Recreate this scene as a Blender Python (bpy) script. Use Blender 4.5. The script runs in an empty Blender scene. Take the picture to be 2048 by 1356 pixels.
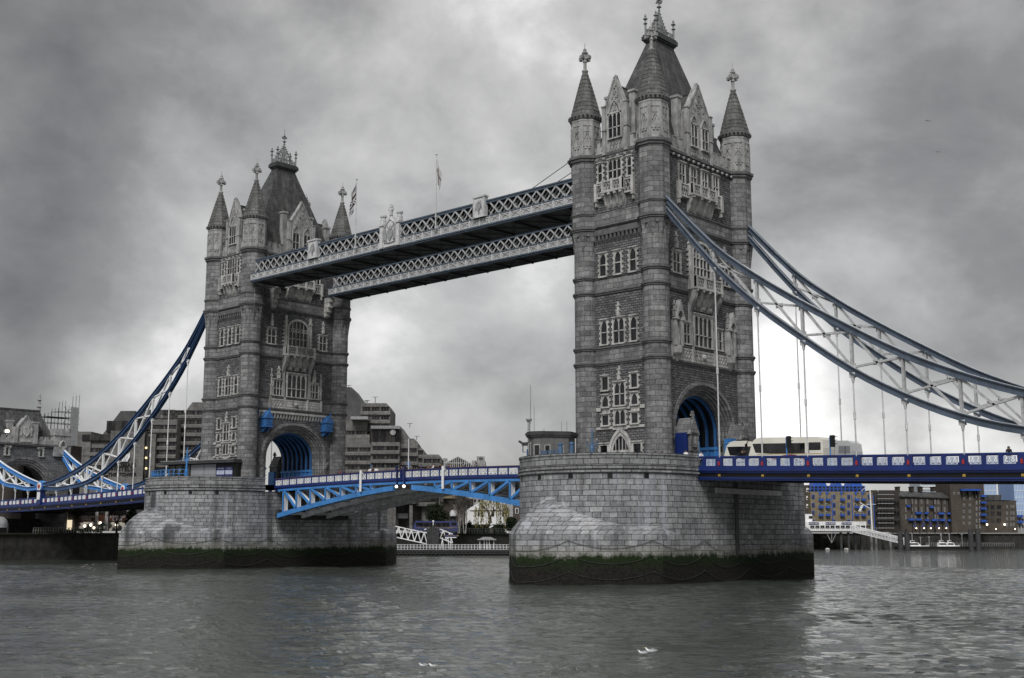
import bpy, bmesh, math, random
from mathutils import Vector, Matrix
random.seed(7)
S = bpy.context.scene
COL = S.collection
# ---------------------------------------------------------------- camera
CAM = Vector((86.8979, -123.8383, 5.48))
RT = Vector((0.737063, 0.675823, 0.000635)); UP = Vector((0.108347, -0.119092, 0.986954)); FW = Vector((-0.667082, 0.727379, 0.161002))
FPX = 2379.07
cd = bpy.data.cameras.new('camera'); cam = bpy.data.objects.new('camera', cd); COL.objects.link(cam)
R3 = Matrix((RT, UP, -FW)).transposed()
cam.matrix_world = Matrix.Translation(CAM) @ R3.to_4x4()
cd.lens = FPX*36/2048; cd.sensor_width = 36; cd.clip_start = 0.5; cd.clip_end = 12000
S.camera = cam
S.render.resolution_x = 1024; S.render.resolution_y = 678
S.view_settings.view_transform = 'Standard'; S.view_settings.look = 'None'; S.view_settings.gamma = 1; S.view_settings.exposure = 1.0
def ray(px, py): return FW + RT*((px-1024)/FPX) - UP*((py-678)/FPX)
def on(px, py, ax, v):
    d = ray(px, py); i = 'xyz'.index(ax); return CAM + d*((v-CAM[i])/d[i])
# ---------------------------------------------------------------- world: overcast sky
W = bpy.data.worlds.new('World'); S.world = W; W.use_nodes = True
nt = W.node_tree; nt.nodes.clear()
class NB:
    """small node-building helper"""
    def __init__(s, nt): s.nt = nt
    def n(s, t, **k):
        o = s.nt.nodes.new(t)
        for a, b in k.items():
            if a.startswith('i_'):
                key = a[2:]; key = int(key) if key.isdigit() else key.replace('_', ' ')
                if isinstance(b, bpy.types.NodeSocket): s.nt.links.new(b, o.inputs[key])
                else: o.inputs[key].default_value = b
            else: setattr(o, a, b)
        return o
    def math(s, op, a, b=None, c=None, clamp=False):
        o = s.nt.nodes.new('ShaderNodeMath'); o.operation = op; o.use_clamp = clamp
        for i, x in enumerate((a, b, c)):
            if x is None: continue
            if isinstance(x, bpy.types.NodeSocket): s.nt.links.new(x, o.inputs[i])
            else: o.inputs[i].default_value = x
        return o.outputs[0]
    def mix(s, f, a, b, mode='MIX'):
        o = s.nt.nodes.new('ShaderNodeMix'); o.data_type = 'RGBA'; o.blend_type = mode
        for k, x in ((0, f), (6, a), (7, b)):
            if isinstance(x, bpy.types.NodeSocket): s.nt.links.new(x, o.inputs[k])
            else: o.inputs[k].default_value = x if k == 0 else (tuple(x)+(1,))[:4]
        return o.outputs[2]
    def ramp(s, f, stops):
        o = s.nt.nodes.new('ShaderNodeValToRGB'); e = o.color_ramp.elements
        while len(e) < len(stops): e.new(0.5)
        for el, (p, c) in zip(e, stops): el.position = p; el.color = (c, c, c, 1) if not hasattr(c, '__len__') else tuple(c)+(1,)
        s.nt.links.new(f, o.inputs[0]); return o.outputs[0]
    def noise(s, vec, scale, detail=4, rough=.55, dist=0):
        o = s.n('ShaderNodeTexNoise', i_Scale=scale, i_Detail=detail, i_Roughness=rough, i_Distortion=dist)
        s.nt.links.new(vec, o.inputs['Vector']); return o.outputs['Fac']
    def mapping(s, vec, scale=(1,1,1), rot=(0,0,0), loc=(0,0,0)):
        o = s.n('ShaderNodeMapping'); s.nt.links.new(vec, o.inputs[0])
        o.inputs['Scale'].default_value = scale; o.inputs['Rotation'].default_value = rot; o.inputs['Location'].default_value = loc
        return o.outputs[0]
SUN_EL, SUN_AZ = math.radians(48), math.radians(152)     # azimuth measured from +y clockwise
b = NB(nt)
geo = b.n('ShaderNodeTexCoord').outputs['Generated']
sky = b.n('ShaderNodeTexSky', sky_type='NISHITA', sun_disc=False, sun_elevation=SUN_EL, sun_rotation=SUN_AZ)
# clouds: soft masses in every direction
n2 = b.noise(b.mapping(geo, (1, 1, 1.35), (0, 0, 0), (1.7, 4.0, 2.2)), 3.2, 7, .55, .25)
n3 = b.noise(b.mapping(geo, (1, 1, 1.5), (0, 0, 0), (5.7, 1.0, 3.2)), 7.5, 6, .56, .2)
cl = b.math('ADD', b.math('MULTIPLY', n2, .70), b.math('MULTIPLY', n3, .30))
def lobe(px, py, rad, amp):
    """brightens or darkens the sky in a given direction, as cloud bank and corner vignette"""
    d = ray(px, py).normalized()
    dt = b.n('ShaderNodeVectorMath', operation='DISTANCE', i_0=geo, i_1=tuple(d)).outputs['Value']
    g = b.n('ShaderNodeMapRange', interpolation_type='SMOOTHERSTEP', i_0=dt, i_1=0.0, i_2=rad, i_3=amp, i_4=0.0).outputs[0]
    return g
LOBES = [(390,330,.13,.09),(640,120,.14,.03),(330,620,.14,.08),(1600,640,.16,.07),(1180,130,.14,.03),(900,540,.13,-.01),(1000,860,.16,.07),(760,640,.09,.06),(1420,330,.08,.03),(1100,570,.07,.07),
         (1570,830,.12,.19),(1560,640,.07,.13),(100,480,.17,-.08),(60,30,.26,-.09),(960,660,.10,-.04),(1860,440,.22,-.05),(1760,60,.24,.0),(2040,20,.20,-.09),(900,170,.12,.01),(480,180,.10,-.02),(1800,860,.15,.05),(1040,740,.08,-.04),(250,800,.12,.05),(30,820,.12,-.03),(2048,600,.14,-.04)]  # dark lobes at corners and sides put a vignette into the sky
for l in LOBES: cl = b.math('ADD', cl, lobe(*l))
grey = b.ramp(cl, [(0.20, .045), (0.42, .140), (0.50, .205), (0.60, .31), (0.72, .56), (0.86, 1.0)])
gt = b.mix(1.0, grey, (1.012, 1.0, .985), 'MULTIPLY')
bg1 = b.n('ShaderNodeBackground', i_0=sky.outputs[0], i_1=0.06)
bg2 = b.n('ShaderNodeBackground', i_0=gt, i_1=0.98)
ms = b.n('ShaderNodeMixShader', i_0=0.94, i_1=bg1.outputs[0], i_2=bg2.outputs[0])
b.n('ShaderNodeOutputWorld', i_0=ms.outputs[0])
sl = bpy.data.lights.new('sun', 'SUN'); sl.energy = 1.3; sl.angle = math.radians(25); sl.color = (1, .985, .965)
so = bpy.data.objects.new('sun', sl); COL.objects.link(so)
sd = Vector((math.sin(SUN_AZ)*math.cos(SUN_EL), math.cos(SUN_AZ)*math.cos(SUN_EL), math.sin(SUN_EL)))
so.rotation_euler = sd.to_track_quat('Z', 'Y').to_euler()
# ---------------------------------------------------------------- materials
MATS = {}
def newmat(name):
    m = bpy.data.materials.new(name); m.use_nodes = True; m.node_tree.nodes.clear(); MATS[name] = m
    return m, NB(m.node_tree)
def finish(b, base, rough=.8, metal=0., bump=None, bs=.3, bd=.05, spec=.3, **kw):
    p = b.n('ShaderNodeBsdfPrincipled')
    for k, v in (('Base Color', base), ('Roughness', rough), ('Metallic', metal), ('Specular IOR Level', spec)):
        if isinstance(v, bpy.types.NodeSocket): b.nt.links.new(v, p.inputs[k])
        else: p.inputs[k].default_value = (tuple(v)+(1,)) if hasattr(v, '__len__') else v
    for k, v in kw.items():
        p.inputs[k.replace('_', ' ')].default_value = v
    if bump is not None:
        bp = b.n('ShaderNodeBump', i_Height=bump, i_Strength=bs, i_Distance=bd)
        b.nt.links.new(bp.outputs[0], p.inputs['Normal'])
    b.n('ShaderNodeOutputMaterial', i_0=p.outputs[0])
def plain(name, col, rough=.6, var=.15, scale=1.5, metal=0., spec=.4, grime=0.):
    m, b = newmat(name)
    pos = b.n('ShaderNodeNewGeometry').outputs['Position']
    f = b.noise(pos, scale, 4); f2 = b.noise(b.mapping(pos, (1.6, 1.6, .12)), 1.3, 3)
    dk = [c*(1-var) for c in col]; lt = [min(1, c*(1+var)) for c in col]
    c = b.mix(b.ramp(f, [(.3, 0), (.7, 1)]), dk, lt)
    if grime: c = b.mix(b.math('MULTIPLY', b.ramp(f2, [(.5, 0), (.72, 1)]), grime), c, (.02, .02, .02))
    finish(b, c, rough, metal, spec=spec)
    return m
def stone(name, c1, c2, mortar, bw, rh, ms=.03, off=.5, dirt=.35, wet=False, bumps=.5, tint=None, sq=(1., 1)):
    m, b = newmat(name)
    uv = b.n('ShaderNodeTexCoord').outputs['UV']; pos = b.n('ShaderNodeNewGeometry').outputs['Position']
    wob = b.n('ShaderNodeVectorMath', operation='SCALE', i_0=b.n('ShaderNodeTexNoise', i_Vector=pos, i_Scale=1.1).outputs['Color'], i_3=.05*rh/.3).outputs[0]
    uvw = b.n('ShaderNodeVectorMath', operation='ADD', i_0=uv, i_1=wob).outputs[0]
    br = b.n('ShaderNodeTexBrick', i_Vector=uvw, i_Scale=1.0, i_Mortar_Size=ms, i_Mortar_Smooth=.25, i_Bias=-.1, i_Brick_Width=bw, i_Row_Height=rh, offset=off, squash=sq[0], squash_frequency=sq[1])
    br.inputs['Color1'].default_value = c1+(1,); br.inputs['Color2'].default_value = c2+(1,); br.inputs['Mortar'].default_value = mortar+(1,)
    c = br.outputs['Color']
    if bw > 1:
        tone = b.noise(pos, .9, 2, .5); c = b.mix(1, c, b.ramp(tone, [(.3, .78), (.7, 1.2)]), 'MULTIPLY')
    big = b.noise(pos, .16, 5, .6); fine = b.noise(pos, 3.5, 5, .65); stk = b.noise(b.mapping(pos, (1.0, 1.0, .09)), .9, 4, .6)
    c = b.mix(b.ramp(big, [(.32, .0), (.7, 1)]), b.mix(1, c, (.72, .72, .73), 'MULTIPLY'), c)
    c = b.mix(1, c, b.ramp(fine, [(.25, .6), (.75, 1.35)]), 'MULTIPLY')
    c = b.mix(b.math('MULTIPLY', b.ramp(stk, [(.52, 0), (.75, 1)]), dirt), c, tuple(x*.25 for x in c1))
    if wet:
        pz = b.n('ShaderNodeSeparateXYZ', i_0=pos).outputs[2]
        wt = b.noise(b.mapping(pos, (1.3, 1.3, .05)), .55, 3, .5)
        c = b.mix(b.math('MULTIPLY', b.ramp(wt, [(.60, 0), (.70, 1)]), .28), c, (.55, .58, .66))
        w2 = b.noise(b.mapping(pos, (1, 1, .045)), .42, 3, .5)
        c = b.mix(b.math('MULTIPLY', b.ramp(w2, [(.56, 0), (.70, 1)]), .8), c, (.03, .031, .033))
        tan = b.n('ShaderNodeMapRange', interpolation_type='SMOOTHSTEP', i_0=b.math('ADD', pz, b.math('MULTIPLY', big, 1.2)), i_1=5.2, i_2=3.6, i_3=0., i_4=.55).outputs[0]
        c = b.mix(tan, c, (.24, .23, .19))
        edge = b.math('ADD', b.math('ADD', pz, b.math('MULTIPLY', b.math('SUBTRACT', big, .5), 1.1)), b.math('ADD', b.math('MULTIPLY', b.math('SUBTRACT', fine, .5), 1.1), b.math('MULTIPLY', b.math('SUBTRACT', b.noise(b.mapping(pos, (1,1,.16)), 1.5, 5, .65), .5), 1.5)))
        weed = b.n('ShaderNodeMapRange', i_0=edge, i_1=3.45, i_2=2.9, i_3=0., i_4=1.).outputs[0]
        wz = b.n('ShaderNodeMapRange', i_0=edge, i_1=3.0, i_2=1.5, i_3=0., i_4=1.).outputs[0]
        wc = b.mix(wz, b.mix(fine, (.006, .012, .004), (.018, .038, .008)), b.mix(b.ramp(fine, [(.35, 0), (.7, 1)]), (.006, .006, .005), (.026, .024, .020)))
        c = b.mix(weed, c, wc)
    h = b.math('SUBTRACT', b.math('MULTIPLY', fine, .5), b.math('MULTIPLY', br.outputs['Fac'], .8))
    finish(b, c, .85, bump=h, bs=bumps, bd=.06, spec=.2)
    return m
stone('ashlar', (.30, .30, .302), (.155, .155, .157), (.10, .10, .10), 1.5, .63, .035, dirt=.75)
stone('rubble', (.22, .222, .23), (.10, .102, .108), (.05, .05, .05), .62, .30, .04, dirt=.65, bumps=.9)
stone('rubble_light', (.25, .255, .265), (.14, .143, .15), (.07, .07, .07), .8, .40, .04, dirt=.35, bumps=.8)
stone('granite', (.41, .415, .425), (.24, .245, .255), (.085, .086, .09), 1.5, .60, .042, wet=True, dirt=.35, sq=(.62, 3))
stone('granite_dark', (.35, .355, .36), (.23, .232, .24), (.07, .07, .07), 1.7, .62, .05, dirt=.7)
plain('lattice_grey', (.42, .425, .43), .5, .2, 2., grime=.3)
plain('dressing', (.45, .447, .435), .8, .28, 1.0, grime=.6)
plain('dressing_grey', (.33, .33, .33), .85, .3, 1.0, grime=.5)
plain('string', (.12, .12, .122), .85, .3, 1.0, grime=.3)
def roofmat(name, c1, c2, bw, rh):
    m, b = newmat(name)
    uv = b.n('ShaderNodeTexCoord').outputs['UV']; pos = b.n('ShaderNodeNewGeometry').outputs['Position']
    br = b.n('ShaderNodeTexBrick', i_Vector=uv, i_Scale=1.0, i_Mortar_Size=.02, i_Brick_Width=bw, i_Row_Height=rh, offset=.5)
    br.inputs['Color1'].default_value = c1+(1,); br.inputs['Color2'].default_value = c2+(1,); br.inputs['Mortar'].default_value = tuple(x*.5 for x in c2)+(1,)
    c = b.mix(1, br.outputs['Color'], b.ramp(b.noise(pos, .7, 6, .7), [(.3, .55), (.7, 1.45)]), 'MULTIPLY')
    c = b.mix(b.math('MULTIPLY', b.ramp(b.noise(b.mapping(pos, (1.2, 1.2, .1)), 1.2, 4), [(.5, 0), (.7, 1)]), .5), c, (.17, .17, .16))
    finish(b, c, .6, bump=br.outputs['Fac'], bs=.4, bd=-.03, spec=.2)
roofmat('slate', (.085, .086, .088), (.055, .056, .058), .45, .28)
roofmat('cone_stone', (.15, .15, .148), (.085, .085, .085), .8, .62)
m, b = newmat('glass'); pos = b.n('ShaderNodeNewGeometry').outputs['Position']
finish(b, b.mix(b.ramp(b.noise(pos, .9, 2), [(.4, 0), (.65, 1)]), (.006, .006, .008), (.022, .023, .026)), .12, spec=.45)
m, b = newmat('glass_far'); pos = b.n('ShaderNodeNewGeometry').outputs['Position']
finish(b, b.mix(b.ramp(b.noise(b.mapping(pos, (1, 1, .2)), .8, 2), [(.45, 0), (.6, 1)]), (.012, .012, .014), (.05, .048, .045)), .2, spec=.4)
plain('iron_pale', (.55, .555, .56), .5, .18, 2.0, spec=.4, grime=.25)
plain('iron_white', (.78, .79, .80), .45, .1, 2.0)
plain('iron_grey', (.30, .305, .31), .55, .2, 1.5, grime=.3)
plain('crest_iron', (.22, .225, .23), .6, .2, 2.0)
plain('chain_navy', (.032, .075, .175), .4, .25, .6, grime=.25)
plain('box_blue', (.04, .14, .36), .5, .2, 1, grime=.3)
plain('chain_blue', (.08, .105, .145), .4, .25, .6, grime=.25)
plain('sky_blue', (.055, .22, .54), .45, .18, .7, grime=.2)
plain('panel_white_shaded', (.50, .55, .66), .5, .12, 2)  # white panels with their shade against the sky put into the colour
plain('deep_blue', (.012, .028, .145), .35, .2, .5, grime=.2)
plain('navy', (.010, .022, .10), .4, .25, .5)
plain('walk_blue', (.085, .115, .155), .5, .2, 1., grime=.3)
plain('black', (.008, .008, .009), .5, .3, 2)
plain('dark_iron', (.045, .046, .048), .6, .3, 1.2)
plain('soffit', (.11, .112, .118), .7, .3, 1.2)
plain('truss_grey', (.66, .67, .70), .5, .2, 1.0, grime=.35)
plain('gold', (.62, .42, .10), .4, .1, 3, metal=.6)
plain('band_grey', (.33, .335, .34), .6, .2, 1)  # recess shade put into the backing colour, darker than the frames for relief
plain('red', (.38, .03, .025), .45, .15, 2)
plain('asphalt', (.05, .05, .05), .9, .2, 1)
plain('paving', (.22, .22, .22), .9, .2, 1)
plain('wood_red', (.13, .05, .03), .5, .2, 1)
m, b = newmat('water')
pos = b.n('ShaderNodeNewGeometry').outputs['Position']
ang = math.radians(42)
w1 = b.noise(b.mapping(pos, (.6, 1.15, 1), (0, 0, -ang)), 2.6, 4, .6, .6)
w3 = b.noise(b.mapping(pos, (.7, 1.1, 1), (0, 0, -.4-ang)), 6.5, 3, .6)
rg = b.math('SUBTRACT', 1.0, b.math('ABSOLUTE', b.math('SUBTRACT', b.math('MULTIPLY', b.noise(b.mapping(pos, (.5, 1.2, 1), (0, 0, .15-ang)), 1.25, 3, .5, .5), 2.0), 1.0)))
hh = b.math('ADD', b.math('ADD', b.math('MULTIPLY', w1, .45), b.math('MULTIPLY', w3, .13)), b.math('MULTIPLY', rg, .55))
finish(b, b.mix(b.noise(pos, .05, 3), (.060, .068, .056), (.040, .048, .042)), .05, bump=hh, bs=1.0, bd=.17, spec=.85, IOR=1.40)
# ---------------------------------------------------------------- mesh helpers
def link(o, parent=None):
    COL.objects.link(o)
    if parent is not None: o.parent = parent
    return o
class MB:
    """collects faces in a local frame T(u,d,z)->xyz and builds ONE mesh object"""
    def __init__(s, T=None): s.v = []; s.f = []; s.uv = []; s.mi = []; s.T = T; s.cm = 0
    def face(s, pts, uv=None):
        P = [Vector(s.T(*p)) if s.T else Vector(p) for p in pts]
        n = Vector((0, 0, 0))
        for i in range(len(P)): n += (P[i]-P[0]).cross(P[(i+1) % len(P)]-P[0])
        if n.length < 1e-9: return
        n.normalize()
        if uv is None:
            if abs(n.z) < .75:
                t = Vector((-n.y, n.x, 0)).normalized()
                if abs(t.x) > abs(t.y): t = t if t.x > 0 else -t
                else: t = t if t.y > 0 else -t
                uv = [(p.dot(t), p.z) for p in P]
            else: uv = [(p.x, p.y) for p in P]
        k = len(s.v); s.v += P; s.f.append(list(range(k, k+len(P)))); s.uv += uv; s.mi.append(s.cm)
    def box(s, x0, x1, y0, y1, z0, z1, skip=''):
        A = [(x0,y0,z0),(x1,y0,z0),(x1,y1,z0),(x0,y1,z0),(x0,y0,z1),(x1,y0,z1),(x1,y1,z1),(x0,y1,z1)]
        for k, q in (('b',(3,2,1,0)),('t',(4,5,6,7)),('f',(0,1,5,4)),('r',(1,2,6,5)),('k',(2,3,7,6)),('l',(3,0,4,7))):
            if k not in skip: s.face([A[i] for i in q])
        return s
    def prism(s, poly, c0, c1, ax='uz'):
        """extrude polygon; ax 'uz': poly=(u,z) extruded over d; 'dz': poly=(d,z) over u; 'ud': poly=(u,d) over z"""
        f = {'uz': lambda a, b, c: (a, c, b), 'dz': lambda a, b, c: (c, a, b), 'ud': lambda a, b, c: (a, b, c)}[ax]
        s.face([f(a, b, c0) for a, b in poly]); s.face([f(a, b, c1) for a, b in reversed(poly)])
        for i in range(len(poly)):
            a = poly[i]; b_ = poly[(i+1) % len(poly)]
            s.face([f(*a, c0), f(*b_, c0), f(*b_, c1), f(*a, c1)])
        return s
    def lathe(s, prof, cx=0, cy=0, n=16, ph=0., a0=0., a1=2*math.pi, cap=True):
        full = abs(a1-a0-2*math.pi) < 1e-6
        for (r0, z0), (r1, z1) in zip(prof, prof[1:]):
            R = max(r0, r1)
            for i in range(n):
                t0 = a0+ph+(a1-a0)*i/n; t1 = a0+ph+(a1-a0)*(i+1)/n
                q = [(cx+r0*math.cos(t0), cy+r0*math.sin(t0), z0), (cx+r0*math.cos(t1), cy+r0*math.sin(t1), z0), (cx+r1*math.cos(t1), cy+r1*math.sin(t1), z1), (cx+r1*math.cos(t0), cy+r1*math.sin(t0), z1)]
                zu = [z0, z0, z1, z1] if abs(z1-z0) > .3*abs(r1-r0) else [r0, r0, r1, r1]
                uv = [(t0*R, zu[0]), (t1*R, zu[1]), (t1*R, zu[2]), (t0*R, zu[3])]
                if r0 < 1e-4: q = q[1:]; uv = uv[1:]
                elif r1 < 1e-4: q = q[:3]; uv = uv[:3]
                s.face(q, uv)
        if cap and full:
            for r, z in (prof[0], prof[-1]):
                if r > 1e-3: s.face([(cx+r*math.cos(ph+2*math.pi*i/n), cy+r*math.sin(ph+2*math.pi*i/n), z) for i in range(n)])
        return s
    def bar(s, p, q, w, h=None, up=(0, 0, 1)):
        h = h or w; p = Vector(p); q = Vector(q); d = (q-p); 
        if d.length < 1e-6: return s
        d.normalize(); up = Vector(up)
        if abs(d.dot(up)) > .99: up = Vector((1, 0, 0))
        a = d.cross(up).normalized(); b_ = a.cross(d).normalized(); a *= w/2; b_ *= h/2
        A = [p-a-b_, p+a-b_, p+a+b_, p-a+b_, q-a-b_, q+a-b_, q+a+b_, q-a+b_]
        for k in ((3,2,1,0),(4,5,6,7),(0,1,5,4),(1,2,6,5),(2,3,7,6),(3,0,4,7)): s.face([tuple(A[i]) for i in k])
        return s
    def tube(s, p, q, r, n=8, r2=None):
        p = Vector(p); q = Vector(q); d = (q-p).normalized(); up = Vector((0,0,1)) if abs(d.z) < .95 else Vector((1,0,0))
        a = d.cross(up).normalized(); b_ = a.cross(d); r2 = r if r2 is None else r2
        for i in range(n):
            t0, t1 = 2*math.pi*i/n, 2*math.pi*(i+1)/n
            e0 = a*math.cos(t0)+b_*math.sin(t0); e1 = a*math.cos(t1)+b_*math.sin(t1)
            s.face([tuple(p+e0*r), tuple(p+e1*r), tuple(q+e1*r2), tuple(q+e0*r2)])
        s.face([tuple(p+(a*math.cos(2*math.pi*i/n)+b_*math.sin(2*math.pi*i/n))*r) for i in range(n)])
        s.face([tuple(q+(a*math.cos(2*math.pi*i/n)+b_*math.sin(2*math.pi*i/n))*r2) for i in range(n)])
        return s
    def ball(s, c, r, n=8, m=5, sz=1.):
        return s.lathe([(r*math.sin(math.pi*i/m), c[2]-r*sz*math.cos(math.pi*i/m)) for i in range(m+1)], c[0], c[1], n, cap=False)
    def sweep(s, pts, w, h, up=(0,0,1)):
        for p, q in zip(pts, pts[1:]): s.bar(p, q, w, h, up)
        return s
    def build(s, name, mat, parent=None, smooth=False, loc=None):
        me = bpy.data.meshes.new(name); me.from_pydata([tuple(v) for v in s.v], [], s.f)
        ul = me.uv_layers.new(name='UVMap')
        for i, uv in enumerate(s.uv): ul.data[i].uv = uv
        for mm in (mat if isinstance(mat, (list, tuple)) else [mat]): me.materials.append(MATS[mm])
        for p, k in zip(me.polygons, s.mi): p.material_index = k
        if smooth:
            bm = bmesh.new(); bm.from_mesh(me); bmesh.ops.remove_doubles(bm, verts=bm.verts, dist=.0005)
            bmesh.ops.recalc_face_normals(bm, faces=bm.faces); bm.to_mesh(me); bm.free()
            for p in me.polygons: p.use_smooth = True
            if smooth != 'all':
                try: me.set_sharp_from_angle(angle=math.radians(40))
                except Exception: pass
        o = bpy.data.objects.new(name, me)
        if loc: o.location = loc
        return link(o, parent)
def tag(o, label=None, cat=None, group=None, kind=None):
    for k, v in (('label', label), ('category', cat), ('group', group), ('kind', kind)):
        if v: o[k] = v
    return o
def thing(name, label, cat, loc=(0, 0, 0), rz=0., group=None):
    o = bpy.data.objects.new(name, None); o.empty_display_size = .5; link(o); o.location = loc; o.rotation_euler = (0, 0, rz)
    return tag(o, label, cat, group)
def copy_tree(o, parent=None):
    c = o.copy(); COL.objects.link(c); c.parent = parent
    for ch in list(o.children): copy_tree(ch, c)
    return c
def textobj(name, txt, size, mat, parent, loc, rot, depth=.03, align='CENTER', bold=0.0):
    cu = bpy.data.curves.new(name, 'FONT'); cu.body = txt; cu.size = size; cu.extrude = depth; cu.align_x = align; cu.align_y = 'CENTER'; cu.offset = bold
    cu.resolution_u = 3
    o = bpy.data.objects.new(name, cu); me = bpy.data.meshes.new_from_object(o); bpy.data.objects.remove(o); bpy.data.curves.remove(cu)
    me.materials.clear(); me.materials.append(MATS[mat])
    o = bpy.data.objects.new(name, me); link(o, parent); o.location = loc; o.rotation_euler = rot
    return o
# ================================================================ towers (local frame: +x = landward portal, -x = river portal)
AX, AY, XW, YW, Z0 = 5.28, 9.34, 5.5, 9.72, 13.1
def T_side(s):  return lambda u, d, z: (s*u, -s*(YW+d), z)       # s=+1: -y face
def T_port(s):  return lambda u, d, z: (s*(XW+d), s*u, z)         # s=+1: +x face
def arch_pts(w, zs, h, n=20): return [(-w*math.cos(math.pi*i/n), zs+h*math.sin(math.pi*i/n)) for i in range(n+1)]
def lancet(w, zs, n=6):
    """pointed arch: centres on the springing line"""
    L = []
    for i in range(n+1):
        a = math.pi-(math.pi/3)*i/n; L.append((w+2*w*math.cos(a), zs+2*w*math.sin(a)))
    return L+[(-x, z) for x, z in reversed(L[:-1])]
def quoins(m, u, z0, z1, side, d, w=.16):
    z = z0; k = 0
    while z < z1-.1:
        h = min(.32, z1-z)
        if k % 2 == 0: m.box(*sorted((u, u+side*w)), 0, d, z, z+h-.02)
        z += h; k += 1
def window(par, T, u, z0, z1, hw, lights=2, trans=(.5,), fr=.15, d=.22, q=True, heads=True, mat='dressing', label=True, top=.0, hood=True):
    m = MB(T)
    m.box(u-hw-fr, u-hw, -.02, d, z0-.05, z1+fr); m.box(u+hw, u+hw+fr, -.02, d, z0-.05, z1+fr)
    m.box(u-hw, u+hw, -.02, d, z1, z1+fr); m.box(u-hw-fr-.06, u+hw+fr+.06, -.02, d+.1, z0-.22, z0-.05)
    if hood: m.box(u-hw-fr-.1, u+hw+fr+.1, -.02, d+.12, z1+fr, z1+fr+.12)
    lw = 2*hw/lights; t = .055
    for i in range(1, lights): m.box(u-hw+lw*i-t, u-hw+lw*i+t, .02, d-.06, z0-.05, z1)
    for f in trans: z = z0+(z1-z0)*f; m.box(u-hw, u+hw, .02, d-.06, z-.06, z+.06)
    if heads:
        for i in range(lights):
            c = u-hw+lw*(i+.5); w = lw/2-.03; zs = z1-w*1.75
            L = [(c+x, zz_) for x, zz_ in lancet(w, zs, 4)]; n = len(L)//2
            m.prism([(c-w-.02, zs)]+L[:n+1]+[(c, z1), (c-w-.02, z1)], .03, d-.08)
            m.prism([(c+w+.02, zs), (c+w+.02, z1), (c, z1)]+L[n:], .03, d-.08)
    if q: quoins(m, u-hw-fr, z0-.05, z1+fr, -1, d-.03); quoins(m, u+hw+fr, z0-.05, z1+fr, 1, d-.03)
    o = m.build('window', mat, par)
    g = MB(T); g.box(u-hw, u+hw, .0, .05, z0-.05, z1); g.build('pane', 'glass', o)
    return o
def finial_mb(m, u, d, z, h, w=.22):
    """stone crocketed pinnacle on a wall"""
    m.box(u-w, u+w, d-w, d+w, z, z+h*.35); m.box(u-w*1.4, u+w*1.4, d-w*1.4, d+w*1.2, z+h*.35, z+h*.42)
    m.box(u-w*.7, u+w*.7, d-w*.7, d+w*.7, z+h*.42, z+h*.7); m.box(u-w*1.25, u+w*1.25, d-w, d+w, z+h*.7, z+h*.78)
    m.box(u-w*.45, u+w*.45, d-w*.45, d+w*.45, z+h*.78, z+h)
def string(par, z, h, proud, rt, oct_=False, portal_gap=0.):
    """moulded band round walls and turrets"""
    m = MB()
    for k, (dz, hh, pr) in enumerate(((0, h*.5, proud*.55), (h*.5, h*.5, proud))):
        a, b_ = z+dz, z+dz+hh
        for s in (1, -1):
            m.T = T_side(s); m.box(-AX+.3, AX-.3, -.05, pr, a, b_)
            m.T = T_port(s); m.box(-AY+.3, AY-.3, -.05, pr, a, b_)
        m.T = None
        for sx in (-1, 1):
            for sy in (-1, 1): m.lathe([(rt-.2, a), (rt+pr, a), (rt+pr, b_), (rt-.2, b_)], sx*AX, sy*AY, 8 if oct_ else 24, math.pi/8 if oct_ else 0, cap=False)
    return m.build('string_course', 'string', par)
RO = 1.97     # octagon corner radius
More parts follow.
